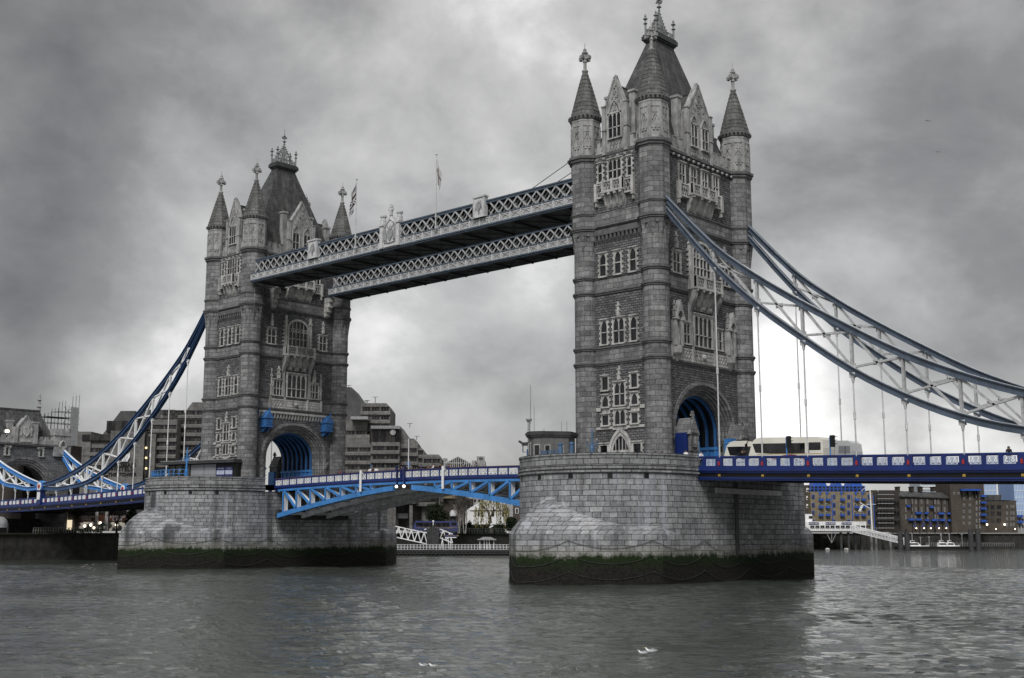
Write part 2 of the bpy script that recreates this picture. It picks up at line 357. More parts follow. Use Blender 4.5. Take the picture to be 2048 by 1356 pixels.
def turret(par, sx, sy):
    cx, cy = sx*AX, sy*AY
    m = MB()
    m.lathe([(1.75, Z0), (1.75, Z0+.9), (1.59, Z0+1.0), (1.59, 42.7)], cx, cy, 24)
    m.lathe([(RO-.12, 42.2), (RO, 42.8), (RO, 52.2)], cx, cy, 8, math.pi/8)
    for k in range(8):                       # corbelled transition from round to octagon
        t = math.pi/8+k*math.pi/4
        P = lambda r, a, z: (cx+r*math.cos(a), cy+r*math.sin(a), z)
        zb, zt = 39.7, 42.75; w = .33
        for z0_, z1_, r0_, r1_, w0, w1 in ((zb, zb+1.5, 1.6, 1.78, .02, .19), (zb+1.5, zt, 1.78, 2.0, .19, .35)):
            m.face([P(1.55, t-w0, z0_), P(r0_, t, z0_), P(r1_, t, z1_), P(1.6+.25*(z1_ > 42), t-w1, z1_)])
            m.face([P(1.55, t+w0, z0_), P(r0_, t, z0_), P(r1_, t, z1_), P(1.6+.25*(z1_ > 42), t+w1, z1_)])
    o = m.build('turret', 'ashlar', par)
    # drum with blind panels
    m = MB(); m.lathe([(1.93, 52.6), (1.93, 57.2), (1.98, 57.3), (1.98, 57.5)], cx, cy, 8, math.pi/8)
    for k in range(8):
        t = k*math.pi/4; r = 1.93*math.cos(math.pi/8); c, s_ = math.cos(t), math.sin(t)
        m.T = lambda u, d, z: (cx+(r+d)*c-u*s_, cy+(r+d)*s_+u*c, z)
        for u in (-.62, .62): m.box(u-.07, u+.07, 0, .09, 52.9, 56.8)
        m.box(-.55, .55, 0, .08, 56.62, 56.8); m.box(-.55, .55, 0, .08, 53.9, 54.0)
        m.box(-.36, -.1, 0, .12, 53.6, 53.85); m.box(.1, .36, 0, .12, 53.6, 53.85)
        L = lancet(.42, 55.0, 4)
        m.prism(L+[(x*.72, z-.12) for x, z in reversed(L)], 0, .1)
        m.box(-.05, .05, 0, .1, 55.0, 56.6); m.box(-.16, .16, 0, .1, 55.5, 55.62); m.box(-.3, .3, 0, .07, 55.85, 55.95)
    m.T = None
    m.build('drum', 'dressing_grey', o)
    m = MB(); m.lathe([(1.9, 57.45), (2.1, 57.65), (2.1, 58.0), (2.02, 58.25), (1.95, 58.3)], cx, cy, 8, math.pi/8)
    for k in range(24): t = 2*math.pi*k/24; m.box(-.12, .12, -.12, .12, 0, 0) if 0 else m.ball((cx+2.12*math.cos(t), cy+2.12*math.sin(t), 57.98), .17, 6, 4)
    m.build('cornice', 'string', o)
    m = MB(); N = 11; prof = []
    for k in range(N):
        f = k/N; z = 58.25+(64.4-58.25)*f; r = 1.98*(1-f)**.93+.24*f; z2 = 58.25+(64.4-58.25)*(k+1)/N; r2 = 1.98*(1-(k+1)/N)**.93+.24*(k+1)/N
        prof += [(r+.05, z), (r2+.0, z2)]
    m.lathe(prof, cx, cy, 8, math.pi/8)
    for k in range(8):
        t = math.pi/8+k*math.pi/4
        for a, b_ in zip(prof[::2], prof[1::2]): m.bar((cx+a[0]*math.cos(t), cy+a[0]*math.sin(t), a[1]), (cx+b_[0]*math.cos(t), cy+b_[0]*math.sin(t), b_[1]), .13, .1)
    m.build('spire', 'cone_stone', o)
    m = MB(); m.lathe([(.3, 64.3), (.42, 64.5), (.42, 64.65), (.22, 64.75), (.2, 65.7), (.3, 65.8), (.24, 66.0), (.24, 66.9), (.4, 67.0), (.4, 67.15), (.2, 67.25), (.24, 67.5), (.12, 67.7)], cx, cy, 8)
    for dx, dy in ((1, 0), (0, 1)):
        for s_ in (-1, 1): m.bar((cx, cy, 66.35), (cx+s_*dx*.62, cy+s_*dy*.62, 66.35), .3, .26); m.bar((cx+s_*dx*.6, cy+s_*dy*.6, 66.35), (cx+s_*dx*.85, cy+s_*dy*.85, 66.35), .5, .42); m.ball((cx+s_*dx*.5, cy+s_*dy*.5, 66.7), .17, 6, 4)
    m.tube((cx, cy, 67.6), (cx, cy, 68.4), .04, 5)
    m.build('finial', 'dressing_grey', o)
    return o
def tracery(m, u0, u1, z0, z1, d0, d1, cell=.42):
    """pierced rail: zigzag crosses in a frame"""
    n = max(1, round((u1-u0)/cell)); w = (u1-u0)/n; 
    for i in range(n):
        a, b_ = u0+i*w, u0+(i+1)*w; c = (a+b_)/2
        for p, q in (((a, z0), (b_, z1)), ((a, z1), (b_, z0))):
            dx, dz = q[0]-p[0], q[1]-p[1]; L = math.hypot(dx, dz); nx, nz = -dz/L*.045, dx/L*.045
            m.prism([(p[0]+nx, p[1]+nz), (q[0]+nx, q[1]+nz), (q[0]-nx, q[1]-nz), (p[0]-nx, p[1]-nz)], d0, d1)
    
def balcony(par, T, hw, zc, zb, zt, proj=1.0, wings=None, nb=4, mat='dressing'):
    m = MB(T)
    # corbels
    for i in range(nb):
        u = -hw+.25+(2*hw-.5)*i/(nb-1)
        m.prism([(0, zc), (.3, zc+.25*(zb-zc)), (.42, zc+.5*(zb-zc)), (proj*.75, zc+.7*(zb-zc)), (proj*.95, zb), (0, zb)], u-.16, u+.16, 'dz')
        m.box(u-.2, u+.2, proj*.6, proj+.08, zb-.28, zb)
    m.prism([(0, zc+.2), (.12, zc+.45), (.5*proj, zb-.2), (.5*proj, zb), (0, zb)], -hw, hw, 'dz')
    m.box(-hw-.08, hw+.08, 0, proj+.12, zb, zb+.22)
    m.box(-hw, hw, proj-.22, proj, zt-.2, zt); m.box(-hw, hw, proj-.18, proj-.02, zb+.22, zb+.36)
    k = max(2, round(hw)); 
    for i in range(k+1):
        u = -hw+.17+(2*hw-.34)*i/k; m.box(u-.17, u+.17, proj-.3, proj+.06, zb+.22, zt+.1)
    for s in (-1, 1):
        m.box(*sorted((s*hw, s*(hw-.2))), 0, proj, zb+.2, zt)
    if wings:
        for s in (-1, 1):
            a, b_ = sorted((s*hw, s*wings)); zw = zb-.25
            m.box(a, b_, 0, .45, zw-.15, zw+.05); m.box(a, b_, .25, .42, zt-.35, zt-.2)
            e = s*(wings-.15); m.box(e-.18, e+.18, 0, .55, zw-.5, zt-.05); m.box(e-.1, e+.1, 0, .4, zw-1.1, zw-.5)
    o = m.build('balcony', mat, par)
    g = MB(T); tracery(g, -hw+.1, hw-.1, zb+.36, zt-.2, proj-.16, proj-.06)
    g.box(-hw+.1, hw-.1, proj-.3, proj-.24, zb+.3, zt-.2)
    if wings:
        for s in (-1, 1): a, b_ = sorted((s*hw, s*(wings-.3))); tracery(g, a+.05, b_-.05, zb-.2, zt-.35, .28, .36)
    g.build('rail_panel', 'dressing_grey', o)
    return o
def gable(par, T, hw, zs, za, wins, zw, zwt, dz0=52.3, proj=.28):
    m = MB(T)
    m.prism([(-hw, dz0), (hw, dz0), (hw, zs), (0, za), (-hw, zs)], -.7, proj)
    for s in (-1, 1):
        m.bar((s*(hw+.12), proj+.02-.3, zs-.1), (0, proj+.02-.3, za+.2), .75, .22)
        m.box(*sorted((s*(hw-.12), s*(hw+.42))), -.1, proj+.2, dz0, zs+.35); m.box(*sorted((s*(hw-.2), s*(hw+.5))), -.15, proj+.28, zs+.35, zs+.5)
        m.box(*sorted((s*(hw-.2), s*(hw+.5))), -.15, proj+.3, 55.4, 55.55)
        b0, b1 = sorted((s*(hw-.1), s*(hw+.75)))                    # rear shoulder block
        m.box(b0, b1, -1.7, -.75, dz0, zs+1.9); m.box(b0-.12, b1+.12, -1.82, -.6, zs+1.9, zs+2.2)
    for i in range(1, 5):                                           # crockets up the middle and flanks
        f = i/5; z = zs+(za-zs)*f
        m.box(-.1, .1, proj, proj+.16, z-.5, z-.15); m.box(-.2, .2, proj, proj+.13, z-.25, z-.12)
        for s in (-1, 1):
            u = s*hw*(1-f)*.62
            if i < 4: m.box(u-.17, u+.17, proj, proj+.13, z-.85, z-.6); m.box(u-.08, u+.08, proj, proj+.15, z-1.05, z-.45)
    for u, w in wins:
        L = lancet(w+.15, zwt-.1, 5); m.prism(L+[(x*.74, z-.14) for x, z in reversed(L)], proj, proj+.2) if 0 else m.prism([(u+x, z) for x, z in L]+[(u+x*.74, z-.16) for x, z in reversed(L)], proj, proj+.2)
        m.box(u-.07, u+.07, proj, proj+.1, zwt+.1, zwt+w*1.25); m.box(u-w*.6, u+w*.6, proj, proj+.1, zwt+.38, zwt+.5)
        for s in (-1, 1): m.ball((u+s*w*.42, 0, 0), .01, 4, 2) if 0 else m.box(u+s*w*.4-.13, u+s*w*.4+.13, proj, proj+.09, zwt+.16, zwt+.36)
        tracery(m, u-w, u+w, dz0+.35, zw-.4, proj, proj+.1, .5)
    m.prism([(-.22, za), (.22, za), (.1, za+.5), (-.1, za+.5)], -.3, .2)
    o = m.build('gable', 'dressing_grey', par)
    T2 = lambda u, d, z: T(u, d+proj, z)
    for u, w in wins: window(par, T2, u, zw, zwt, w, 2 if w < .9 else 3, (.42,), .14, .2, False, True, hood=False)
    m = MB(T); e = hw-.1; back = -6.2                                # dormer roof running into the main roof
    for s in (-1, 1):
        m.face([(s*(e+.25), -.7, zs-.35), (0, -.7, za-.75), (0, back, za-.75), (s*(e+.25), back, zs-.35)])
        m.face([(s*e, -.7, dz0+1), (s*e, -.7, zs-.3), (s*e, back, zs-.3), (s*e, back, dz0+1)])
    m.bar((0, -.6, za-.7), (0, back, za-.7), .2, .14)
    r = m.build('dormer_roof', 'slate', par)
    g = MB(T)
    for s in (-1, 1): a, b_ = sorted((s*e, s*(e+.06))); g.box(a, b_, -3.3, -1.8, dz0+1.6, zs-.7)
    g.build('louvre', 'black', r)
def tower():
    t = thing('bridge_tower', '', 'tower', (0, 0, 0))
    # ---- walls
    def portal_wall(m, w, zs, h, d0, d1, ztop, W):
        A = arch_pts(w, zs, h); 
        for d in (d0, d1):
            m.face([(-W, d, Z0), (-w, d, Z0), (-w, d, zs), (-W, d, zs)]); m.face([(w, d, Z0), (W, d, Z0), (W, d, zs), (w, d, zs)])
            m.face([(-W, d, zs), (-w, d, zs), (-w, d, ztop), (-W, d, ztop)]); m.face([(w, d, zs), (W, d, zs), (W, d, ztop), (w, d, ztop)])
            for p, q in zip(A, A[1:]): m.face([(p[0], d, p[1]), (q[0], d, q[1]), (q[0], d, ztop), (p[0], d, ztop)])
        for p, q in zip([(-w, Z0)]+A, A+[(w, Z0)]): m.face([(p[0], d0, p[1]), (q[0], d0, q[1]), (q[0], d1, q[1]), (p[0], d1, p[1])])
    m = MB()
    for s in (1, -1):
        m.T = T_port(s); portal_wall(m, 6.6, 18.0, 5.8, -.6, 0, 25.2, AY-.4)
        m.box(-AY+.4, AY-.4, -.6, 0, 25.2, 52.3)
        m.T = T_side(s); m.box(-AX+.4, AX-.4, -.6, 0, Z0, 52.3)
        m.box(-3.6, 3.6, 0, .36, 43.1, 52.25)                       # upper stage stands proud on corbels
    m.T = None
    m.face([(-XW, -YW, 52.2), (XW, -YW, 52.2), (XW, YW, 52.2), (-XW, YW, 52.2)])
    m.build('wall', 'rubble', t)
    m = MB()
    for s in (1, -1):                                               # smooth bands between the paired strings
        for z0, z1 in ((26.15, 27.7), (35.0, 36.6), (43.2, 44.8)):
            m.T = T_port(s); m.box(-AY+.5, AY-.5, 0, .07, z0, z1)
            m.T = T_side(s); m.box(-AX+.5, AX-.5, 0 if z0 < 43 else .36, .07 if z0 < 43 else .42, z0, z1)
    m.build('ashlar_band', 'ashlar', t)
    # archivolts: stepped rings going in
    for s in (1, -1):
        m = MB(T_port(s))
        rings = [(6.85, 6.35, .16, -.2), (6.35, 6.0, -.05, -.5), (6.0, 5.65, -.3, -.8), (5.65, 5.3, -.6, -1.1), (5.3, 5.0, -.9, -1.4)]
        for wo, wi, df, db in rings:
            ho, hi = wo*.868, wi*.868
            O = [(-wo, Z0)]+arch_pts(wo, 18.0, ho)+[(wo, Z0)]; I = [(-wi, Z0)]+arch_pts(wi, 18.0, hi)+[(wi, Z0)]
            for i in range(len(O)-1):
                m.face([(O[i][0], df, O[i][1]), (O[i+1][0], df, O[i+1][1]), (I[i+1][0], df, I[i+1][1]), (I[i][0], df, I[i][1])])
                m.face([(I[i][0], df, I[i][1]), (I[i+1][0], df, I[i+1][1]), (I[i+1][0], db, I[i+1][1]), (I[i][0], db, I[i][1])])
                m.face([(O[i][0], df, O[i][1]), (O[i+1][0], df, O[i+1][1]), (O[i+1][0], db, O[i+1][1]), (O[i][0], db, O[i][1])])
        for e in (-1, 1): m.box(e*6.75-.42, e*6.75+.42, 0, .34, 17.1, 17.6); m.lathe([(.05, 16.2), (.3, 16.7), (.34, 17.1)], e*6.75, .1, 8)
        m.build('archivolt', 'ashlar', t)
    # tunnel
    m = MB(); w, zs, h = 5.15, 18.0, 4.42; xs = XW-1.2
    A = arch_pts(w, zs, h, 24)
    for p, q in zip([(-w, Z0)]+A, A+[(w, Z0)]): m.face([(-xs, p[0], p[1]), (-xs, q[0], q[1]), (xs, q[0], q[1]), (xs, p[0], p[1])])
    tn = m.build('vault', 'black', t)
    for k in range(7):
        x = -xs+.5+(2*xs-1)*k/6; m = MB(); wr = w-.02
        A = [(-wr, 16.2)]+arch_pts(wr, zs, h-.02, 24)+[(wr, 16.2)]; B = [(-wr+.3, 16.2)]+arch_pts(wr-.3, zs, h-.32, 24)+[(wr-.3, 16.2)]
        for i in range(len(A)-1):
            m.face([(x-.14, B[i][0], B[i][1]), (x-.14, B[i+1][0], B[i+1][1]), (x+.14, B[i+1][0], B[i+1][1]), (x+.14, B[i][0], B[i][1])])
            for xx in (x-.14, x+.14): m.face([(xx, B[i][0], B[i][1]), (xx, B[i+1][0], B[i+1][1]), (xx, A[i+1][0], A[i+1][1]), (xx, A[i][0], A[i][1])])
        m.build('rib', 'box_blue', tn)  # tunnel shade put into the rib colour by a deeper blue
    for s in (-1, 1):
        m = MB(); a, b_ = sorted((s*(w-.02), s*(w-.35))); m.box(-xs, xs, a, b_, Z0, 16.2)
        for k in range(8):
            x = -xs+.35+(2*xs-.7)*k/7; a2, b2 = sorted((s*(w-.35), s*(w-.5))); m.box(x-.13, x+.13, a2, b2, Z0, 16.0)
        a2, b2 = sorted((s*(w-.35), s*(w-.55))); m.box(-xs, xs, a2, b2, 15.9, 16.25); m.box(-xs, xs, a2, b2, 14.9, 15.05)
        m.build('dado', 'sky_blue', t)
    # ---- turrets and strings
    for sx in (-1, 1):
        for sy in (-1, 1): turret(t, sx, sy)
    for z in (25.75, 27.65, 34.6, 36.55): string(t, z, .42, .24, 1.59)
    string(t, 42.8, .45, .26, 1.98, True); string(t, 44.75, .35, .18, 1.95, True)
    c = string(t, 51.9, .7, .38, 1.98, True)
    m = MB()
    for s in (1, -1):
        for T, H in ((T_side(s), AX-.9), (T_port(s), AY-.9)):
            m.T = T
            for i in range(int(2*H/1.1)+1):
                u = -H+.35+i*1.1
                if u < H-.2: m.ball((u, .36, 51.85), .2, 6, 4)
    m.build('boss', 'dressing_grey', c)
    # ---- parapets with battlements
    for s in (1, -1):
        for T, H, g in ((T_side(s), AX-1.2, 2.1), (T_port(s), AY-1.2, 3.0)):
            for e in (-1, 1):
                m = MB(T); a, b_ = sorted((e*g, e*H)); m.box(a, b_, -.45, .12, 52.6, 53.55)
                n = max(2, round((b_-a)/1.3)); w = (b_-a)/n
                for i in range(n): m.box(a+i*w+.02, a+i*w+w*.56, -.45, .12, 53.55, 54.3); m.box(a+i*w, a+i*w+w*.6, -.5, .2, 54.3, 54.42); m.box(a+i*w+w*.7, a+i*w+w*.88, .1, .2, 53.1, 53.6)
                m.build('parapet', 'dressing_grey', t)
    # ---- roof
    m = MB(); zb, zt = 53.2, 69.3; bx, by, tx, ty = 4.75, 8.6, .85, 2.0
    cb = [(-bx, -by), (bx, -by), (bx, by), (-bx, by)]; ct = [(-tx, -ty), (tx, -ty), (tx, ty), (-tx, ty)]
    for i in range(4):
        j = (i+1) % 4; L = math.hypot(cb[j][0]-cb[i][0], cb[j][1]-cb[i][1]); l = math.hypot(ct[j][0]-ct[i][0], ct[j][1]-ct[i][1])
        m.face([cb[i]+(zb,), cb[j]+(zb,), ct[j]+(zt,), ct[i]+(zt,)], [(-L/2, 0), (L/2, 0), (l/2, 16.8), (-l/2, 16.8)])
    roof = m.build('roof', 'slate', t)
    m = MB()
    m.box(-tx-.02, tx+.02, -ty-.02, ty+.02, 69.2, 69.55); m.box(-tx-.2, tx+.2, -ty-.2, ty+.2, 69.55, 69.8); m.box(-tx-.4, tx+.4, -ty-.4, ty+.4, 69.8, 70.35); m.box(-tx-.28, tx+.28, -ty-.28, ty+.28, 70.35, 70.6)
    m.build('roof_cornice', 'dark_iron', roof)
    m = MB()
    for i in range(4):
        p, q = Vector(ct[i]+(0,)), Vector(ct[(i+1) % 4]+(0,)); n = max(2, int((q-p).length/.55))
        for k in range(n):
            f = (k+.5)/n; a = p.lerp(q, f); k2 = 1+.06*1.5; m.ball((a.x*1.12, a.y*1.1, 68.35), .17, 6, 4)
    m.build('roof_boss', 'black', roof)
    m = MB(); z = 70.6
    for i in range(4):
        p, q = Vector(ct[i]+(z,)), Vector(ct[(i+1) % 4]+(z,)); L = (q-p).length; n = round(L/.42)
        m.bar(p+Vector((0, 0, .12)), q+Vector((0, 0, .12)), .1); m.bar(p+Vector((0, 0, .75)), q+Vector((0, 0, .75)), .09)
        for k in range(n):
            a, b_ = p.lerp(q, k/n), p.lerp(q, (k+1)/n)
            m.bar(a, b_+Vector((0, 0, .75)), .06); m.bar(b_, a+Vector((0, 0, .75)), .06)
        m.lathe([(.13, z), (.13, z+1.5), (.3, z+1.6), (.13, z+1.75), (.12, z+2.1), (.32, z+2.25), (.3, z+2.35), (.1, z+2.45), (.16, z+2.7), (.02, z+3.0)], p.x, p.y, 8)
    for d in (Vector((0, 1, 0)), Vector((0, -1, 0)), Vector((1, 0, 0)), Vector((-1, 0, 0))):
        ex = ty if d.y else tx; prev = None
        for k in range(9):
            f = k/8; p = d*(ex*(1-f)**1.15)+Vector((0, 0, z+.7+2.9*f**1.05))
            if prev is not None:
                m.bar(prev, p, .13, .09)
                if d.y: m.bar((0, p.y, z), p, .07); m.ball((0, p.y, p.z+.22), .14, 6, 4); m.bar(p, (0, p.y*1.0+d.y*.22, p.z+.3), .09)
            prev = p
        if d.y:
            for zz_ in (1.3, 1.9, 2.5): w_ = ex*(1-(zz_-.6)/3.2); m.bar((0, 0, z+zz_), (0, d.y*w_, z+zz_-.25), .07); m.bar((0, 0, z+zz_-.9), (0, d.y*w_, z+zz_), .06)
    m.build('cresting', 'crest_iron', roof)
    m = MB(); m.lathe([(.16, z), (.13, z+3.2), (.12, z+4.2), (.34, z+4.35), (.3, z+4.45), (.12, z+4.55), (.1, z+5.2), (.3, z+5.35), (.12, z+5.5), (.08, z+6.0)], 0, 0, 8)
    for dx, dy in ((1, 0), (-1, 0), (0, 1), (0, -1)): m.bar((0, 0, z+5.0), (dx*.42, dy*.42, z+5.05), .12); m.ball((dx*.42, dy*.42, z+5.1), .15, 6, 4)
    m.tube((0, 0, z+5.9), (0, 0, z+6.7), .05, 5); m.build('finial', 'crest_iron', roof)
    # ---- side faces
    for s in (1, -1):
        T = T_side(s); Tu = lambda u, d, z, T=T: T(u, d+.36, z)
        window(t, T, 0, 20.75, 23.4, .78, 2); window(t, T, 0, 18.45, 20.1, .78, 2, ())
        for e in (-1, 1):
            window(t, T, e*2.2, 22.75, 24.3, .46, 1, (), heads=False)
            window(t, T, e*2.2, 20.7, 21.95, .46, 1, ()); window(t, T, e*2.2, 18.45, 19.6, .46, 1, (), heads=False)
            window(t, T, e*2.25, 28.4, 31.25, .45, 1); window(t, T, e*2.3, 36.95, 39.7, .46, 1)
            window(t, Tu, e*2.28, 48.9, 51.2, .3, 1, fr=.13); window(t, T, e*2.5, Z0+.3, 15.95, .55, 1, (), fr=.22, heads=False)
        window(t, T, 0, 28.35, 31.3, .8, 2); window(t, T, 0, 36.95, 39.7, .46, 1); window(t, Tu, 0, 48.7, 51.35, .98, 3, (.5,))
        balcony(t, Tu, 1.6, 45.2, 47.1, 48.7, .85, 3.0, 4)
        gable(t, T_side(s), 1.55, 58.2, 62.0, [(0, .95)], 54.3, 57.4)
        m = MB(T); m.box(-3.65, 3.65, 0, .14, 17.9, 18.2); 
        for e in (-1, 1): a, b_ = sorted((e*2.95, e*3.65)); m.box(a, b_, 0, .12, 20.15, 20.6); a, b_ = sorted((e*.9, e*1.55)); m.box(a, b_, 0, .1, 20.2, 20.45)
        m.box(-.9, .9, 0, .1, 20.25, 20.65); tracery(m, -.8, .8, 20.2, 20.7, .08, .17, .5)
        for e in (-1, 1): tracery(m, e*2.2-.45, e*2.2+.45, 19.75, 20.55, .05, .14, .45); m.box(e*2.2-.63, e*2.2+.63, 0, .06, 19.6, 20.6)
        finial_mb(m, 0, .15, 23.8, 1.7); finial_mb(m, 0, .15, 31.6, 1.8)
        m.box(-3.0, 3.0, 0, .1, 31.25+.2, 31.6) if 0 else None
        m.build('wall_dressing', 'dressing', t)
        m = MB(T)
        for k in range(12): u = -3.4+6.8*k/11; m.prism([(0, 41.0), (.3, 41.5), (.36, 42.1), (0, 42.1)], u-.16, u+.16, 'dz')
        m.box(-3.65, 3.65, 0, .4, 42.1, 42.8)
        m.build('machicolation', 'string', t)
        # door
        m = MB(T)
        for w, d in ((1.75, .22), (1.45, .12)):
            L = [(-w, Z0)]+lancet(w, 15.0, 8)+[(w, Z0)]; K = [(-w+.28, Z0)]+lancet(w-.28, 15.0, 8)+[(w-.28, Z0)]
            m.prism(L+list(reversed(K)), 0, d)
        m.box(-1.2, 1.2, 0, .1, 15.0, 15.3); m.box(-1.1, 1.1, 0, .2, 17.75, 17.88)
        for k in range(4): m.box(-.75+k*.5-.05, -.75+k*.5+.05, 0, .09, 15.3, 16.7)
        dr = m.build('doorway', 'dressing', t)
        m = MB(T); m.prism([(-1.18, Z0)]+lancet(1.18, 15.0, 6)+[(1.18, Z0)], 0, .05); m.build('door', 'glass', dr)
    # ---- portal faces
    for s in (1, -1):
        land = s == 1; T = T_port(s)
        window(t, T, 0, 28.35, 32.1, 1.9, 4, (.36,), .2, .28, False); hwS = .95
        for e in (-1, 1):
            window(t, T, e*(3.55 if land else 3.75), 28.4, 30.85, .72 if land else .95, 2 if land else 3, (.45,))
            window(t, T, e*5.45, 37.0, 39.5, .75, 2)
        for u in (-3.8, 3.8): window(t, T, u, 48.3, 51.15, .6, 2, (.5,), .14, q=False)
        for u in (-1.25, 1.25): window(t, T, u, 48.75, 51.15, .6, 2, (.5,), .14, q=False)
        balcony(t, T, 2.75, 45.1, 47.2, 48.75, 1.0, 4.9, 4)
        gable(t, T, 2.45, 58.4, 62.3, [(-1.2, .68), (1.2, .68)], 54.0, 56.8)
        # great window of the third stage with round-arched head
        m = MB(T); w = 1.95
        O = [(-w-.32, 36.9)]+arch_pts(w+.32, 39.9, 1.85)+[(w+.32, 36.9)]; I = [(-w, 36.9)]+arch_pts(w, 39.9, 1.5)+[(w, 36.9)]
        m.prism(O+list(reversed(I)), 0, .34)
        for k in range(1, 5): u = -w+2*w*k/5; m.box(u-.06, u+.06, .02, .22, 36.9, 39.9+1.5*math.sqrt(1-(u/w)**2))
        for z in (38.3, 39.5): m.box(-w, w, .02, .2, z-.07, z+.07)
        for k in range(5):
            c_ = -w+2*w*(k+.5)/5; L = lancet(w/5-.03, 39.55, 3); m.prism([(c_+x, zz_) for x, zz_ in L]+[(c_+x*.6, zz_-.08) for x, zz_ in reversed(L)], .04, .18)
        for e in (-1, 1):
            m.box(e*2.6-.2, e*2.6+.2, 0, .4, 36.9, 41.0); m.box(e*2.6-.3, e*2.6+.3, 0, .5, 41.0, 41.25); m.box(e*2.6-.17, e*2.6+.17, .05, .4, 41.25, 42.2)
            quoins(m, e*2.8, 36.9, 40.8, e, .18, .3)
        gw = m.build('window', 'dressing', t); m = MB(T); m.prism(I, 0, .05); m.build('pane', 'glass', gw)
        # oriel corbel and balcony below it
        balcony(t, T, 3.0, 33.2, 35.2, 36.85, 1.3, None, 5)
        m = MB(T)
        for e in (-1, 1): m.prism([(0, 30.2), (.15, 31.2), (.2, 32.4), (.6, 33.4), (1.1, 34.2), (1.25, 35.2), (0, 35.2)], *sorted((e*3.0, e*2.45)), 'dz'); m.box(e*2.72-.27, e*2.72+.27, 0, .3, 28.2, 31)
        for k in range(3): u = -1.5+1.5*k; m.box(u-.45, u+.45, 0, .25, 32.75, 33.3); m.ball((u, .3, 33.1), .3, 6, 4)
        m.build('corbel', 'dressing_grey', t)
        # carved frieze over the arch
        m = MB(T); W = 7.2 if land else 5.5
        m.box(-W, W, 0, .16, 26.2, 26.4); m.box(-W, W, 0, .2, 27.5, 27.75); m.box(-W, W, 0, .1, 26.3, 27.6)
        for u in (-W+.15, -2.4, 2.4, W-.15): m.box(u-.2, u+.2, 0, .3, 26.15, 28.1)
        for a, b_ in ((-W+.4, -2.7), (2.7, W-.4)): tracery(m, a, b_, 26.5, 27.45, .1, .2, .55)
        tracery(m, -2.1, 2.1, 26.45, 27.5, .1, .2, .35); m.ball((0, .15, 27.0), .4, 8, 5)
        m.build('frieze', 'dressing', t)
        m = MB(T)
        for e in (-1, 1): finial_mb(m, e*5.45, .15, 40.0, 2.1, .2)
        if land:
            m.build('pinnacle', 'dressing_grey', t)
            for e in (-1, 1):                                        # canopied niches
                u = e*5.9; m = MB(T)
                m.lathe([(.1, 25.9), (.45, 26.5), (.75, 26.9), (.8, 27.8)], u, .2, 8)
                for q in (-1, 1): m.box(u+q*.62-.16, u+q*.62+.16, 0, .75, 27.8, 30.9); m.box(u+q*.62-.2, u+q*.62+.2, .3, 1.0, 30.9, 31.3); finial_mb(m, u+q*.75, .5, 31.3, 2.0, .17)
                L = lancet(.62, 31.0, 5); O = [(-.9, 31.0), (0, 33.4), (.9, 31.0)]
                m.prism([(u+x, zz_) for x, zz_ in O]+[(u+x, zz_) for x, zz_ in reversed(L)], .3, .95)
                m.box(u-.55, u+.55, 0, .1, 27.8, 32); m.lathe([(.22, 27.8), (.3, 28.6), (.2, 29.4), (.24, 29.7), (.12, 30.2), (.02, 30.3)], u, .4, 8)
                m.build('niche', 'dressing_grey', t)
        else:
            for e in (-1, 1):
                finial_mb(m, e*3.75, .2, 31.2, 2.1, .22); finial_mb(m, e*5.2, .2, 28.2, 4.6, .14)
            m.build('pinnacle', 'dressing', t)
        if not land:
            m = MB(T); m.box(-7.6, 7.6, 0, .42, 25.25, 25.6)
            for k in range(25): u = -7.4+14.8*k/24; m.prism([(0, 24.3), (.2, 24.5), (.34, 25.25), (0, 25.25)], u-.14, u+.14, 'dz')
            m.build('dentil_cornice', 'dressing', t)
            for e in (-1, 1):                                        # blue gabled bracket boxes
                m = MB(lambda u, d, z, T=T, e=e: T(u+e*6.35, d, z))
                m.box(-.7, .7, 0, 1.5, 22.9, 24.3); m.prism([(-.85, 24.2), (.85, 24.2), (0, 25.5)], 0, 1.65); m.box(-.8, .8, 0, 1.6, 22.75, 22.95)
                m.prism([(0, 22.0), (.4, 22.0), (1.4, 22.8), (0, 22.8)], -.5, -.25, 'dz'); m.prism([(0, 22.0), (.4, 22.0), (1.4, 22.8), (0, 22.8)], .25, .5, 'dz')
                m.box(-.08, .08, 1.5, 1.66, 25.4, 26.0); tracery(m, -.6, .6, 23.0, 23.9, 1.5, 1.58, .5)
                m.build('bracket_box', 'box_blue', t)
        else:
            for e in (-1, 1):                                        # stone gatehouses either side of the road
                m = MB(lambda u, d, z, T=T, e=e: T(u*e+e*5.65, d, z))
                m.prism([(.2, Z0), (2.6, Z0), (2.6, 14.2), (2.3, 14.5), (2.15, 15.0), (2.15, 17.0), (.2, 17.0)], -.75, .75, 'dz')
                m.box(-.85, .85, 2.0, 2.3, 15.0, 15.2); m.box(-.85, -.55, 2.1, 2.3, 15.2, 17.0); m.box(.55, .85, 2.1, 2.3, 15.2, 17)
                m.prism([(-1.05, 17.0), (1.05, 17.0), (0, 19.0)], .1, 2.35); m.prism([(-.7, 17.2), (.7, 17.2), (0, 18.5)], 2.35, 2.45)
                m.box(-.3, .3, 2.1, 2.4, 15.5, 16.8); m.lathe([(.25, 15.5), (.3, 16.0), (.2, 16.6), (.02, 16.9)], 0, 2.3, 8)
                m.box(-.14, .14, 1.9, 2.2, 18.9, 19.8); m.box(-.35, .35, 1.95, 2.15, 19.2, 19.45)
                g = m.build('gatehouse', 'ashlar', t)
                m = MB(lambda u, d, z, T=T, e=e: T(u*e+e*5.65, d, z)); m.box(-1.3, -.77, .3, 1.6, Z0, 16.3) if 0 else None
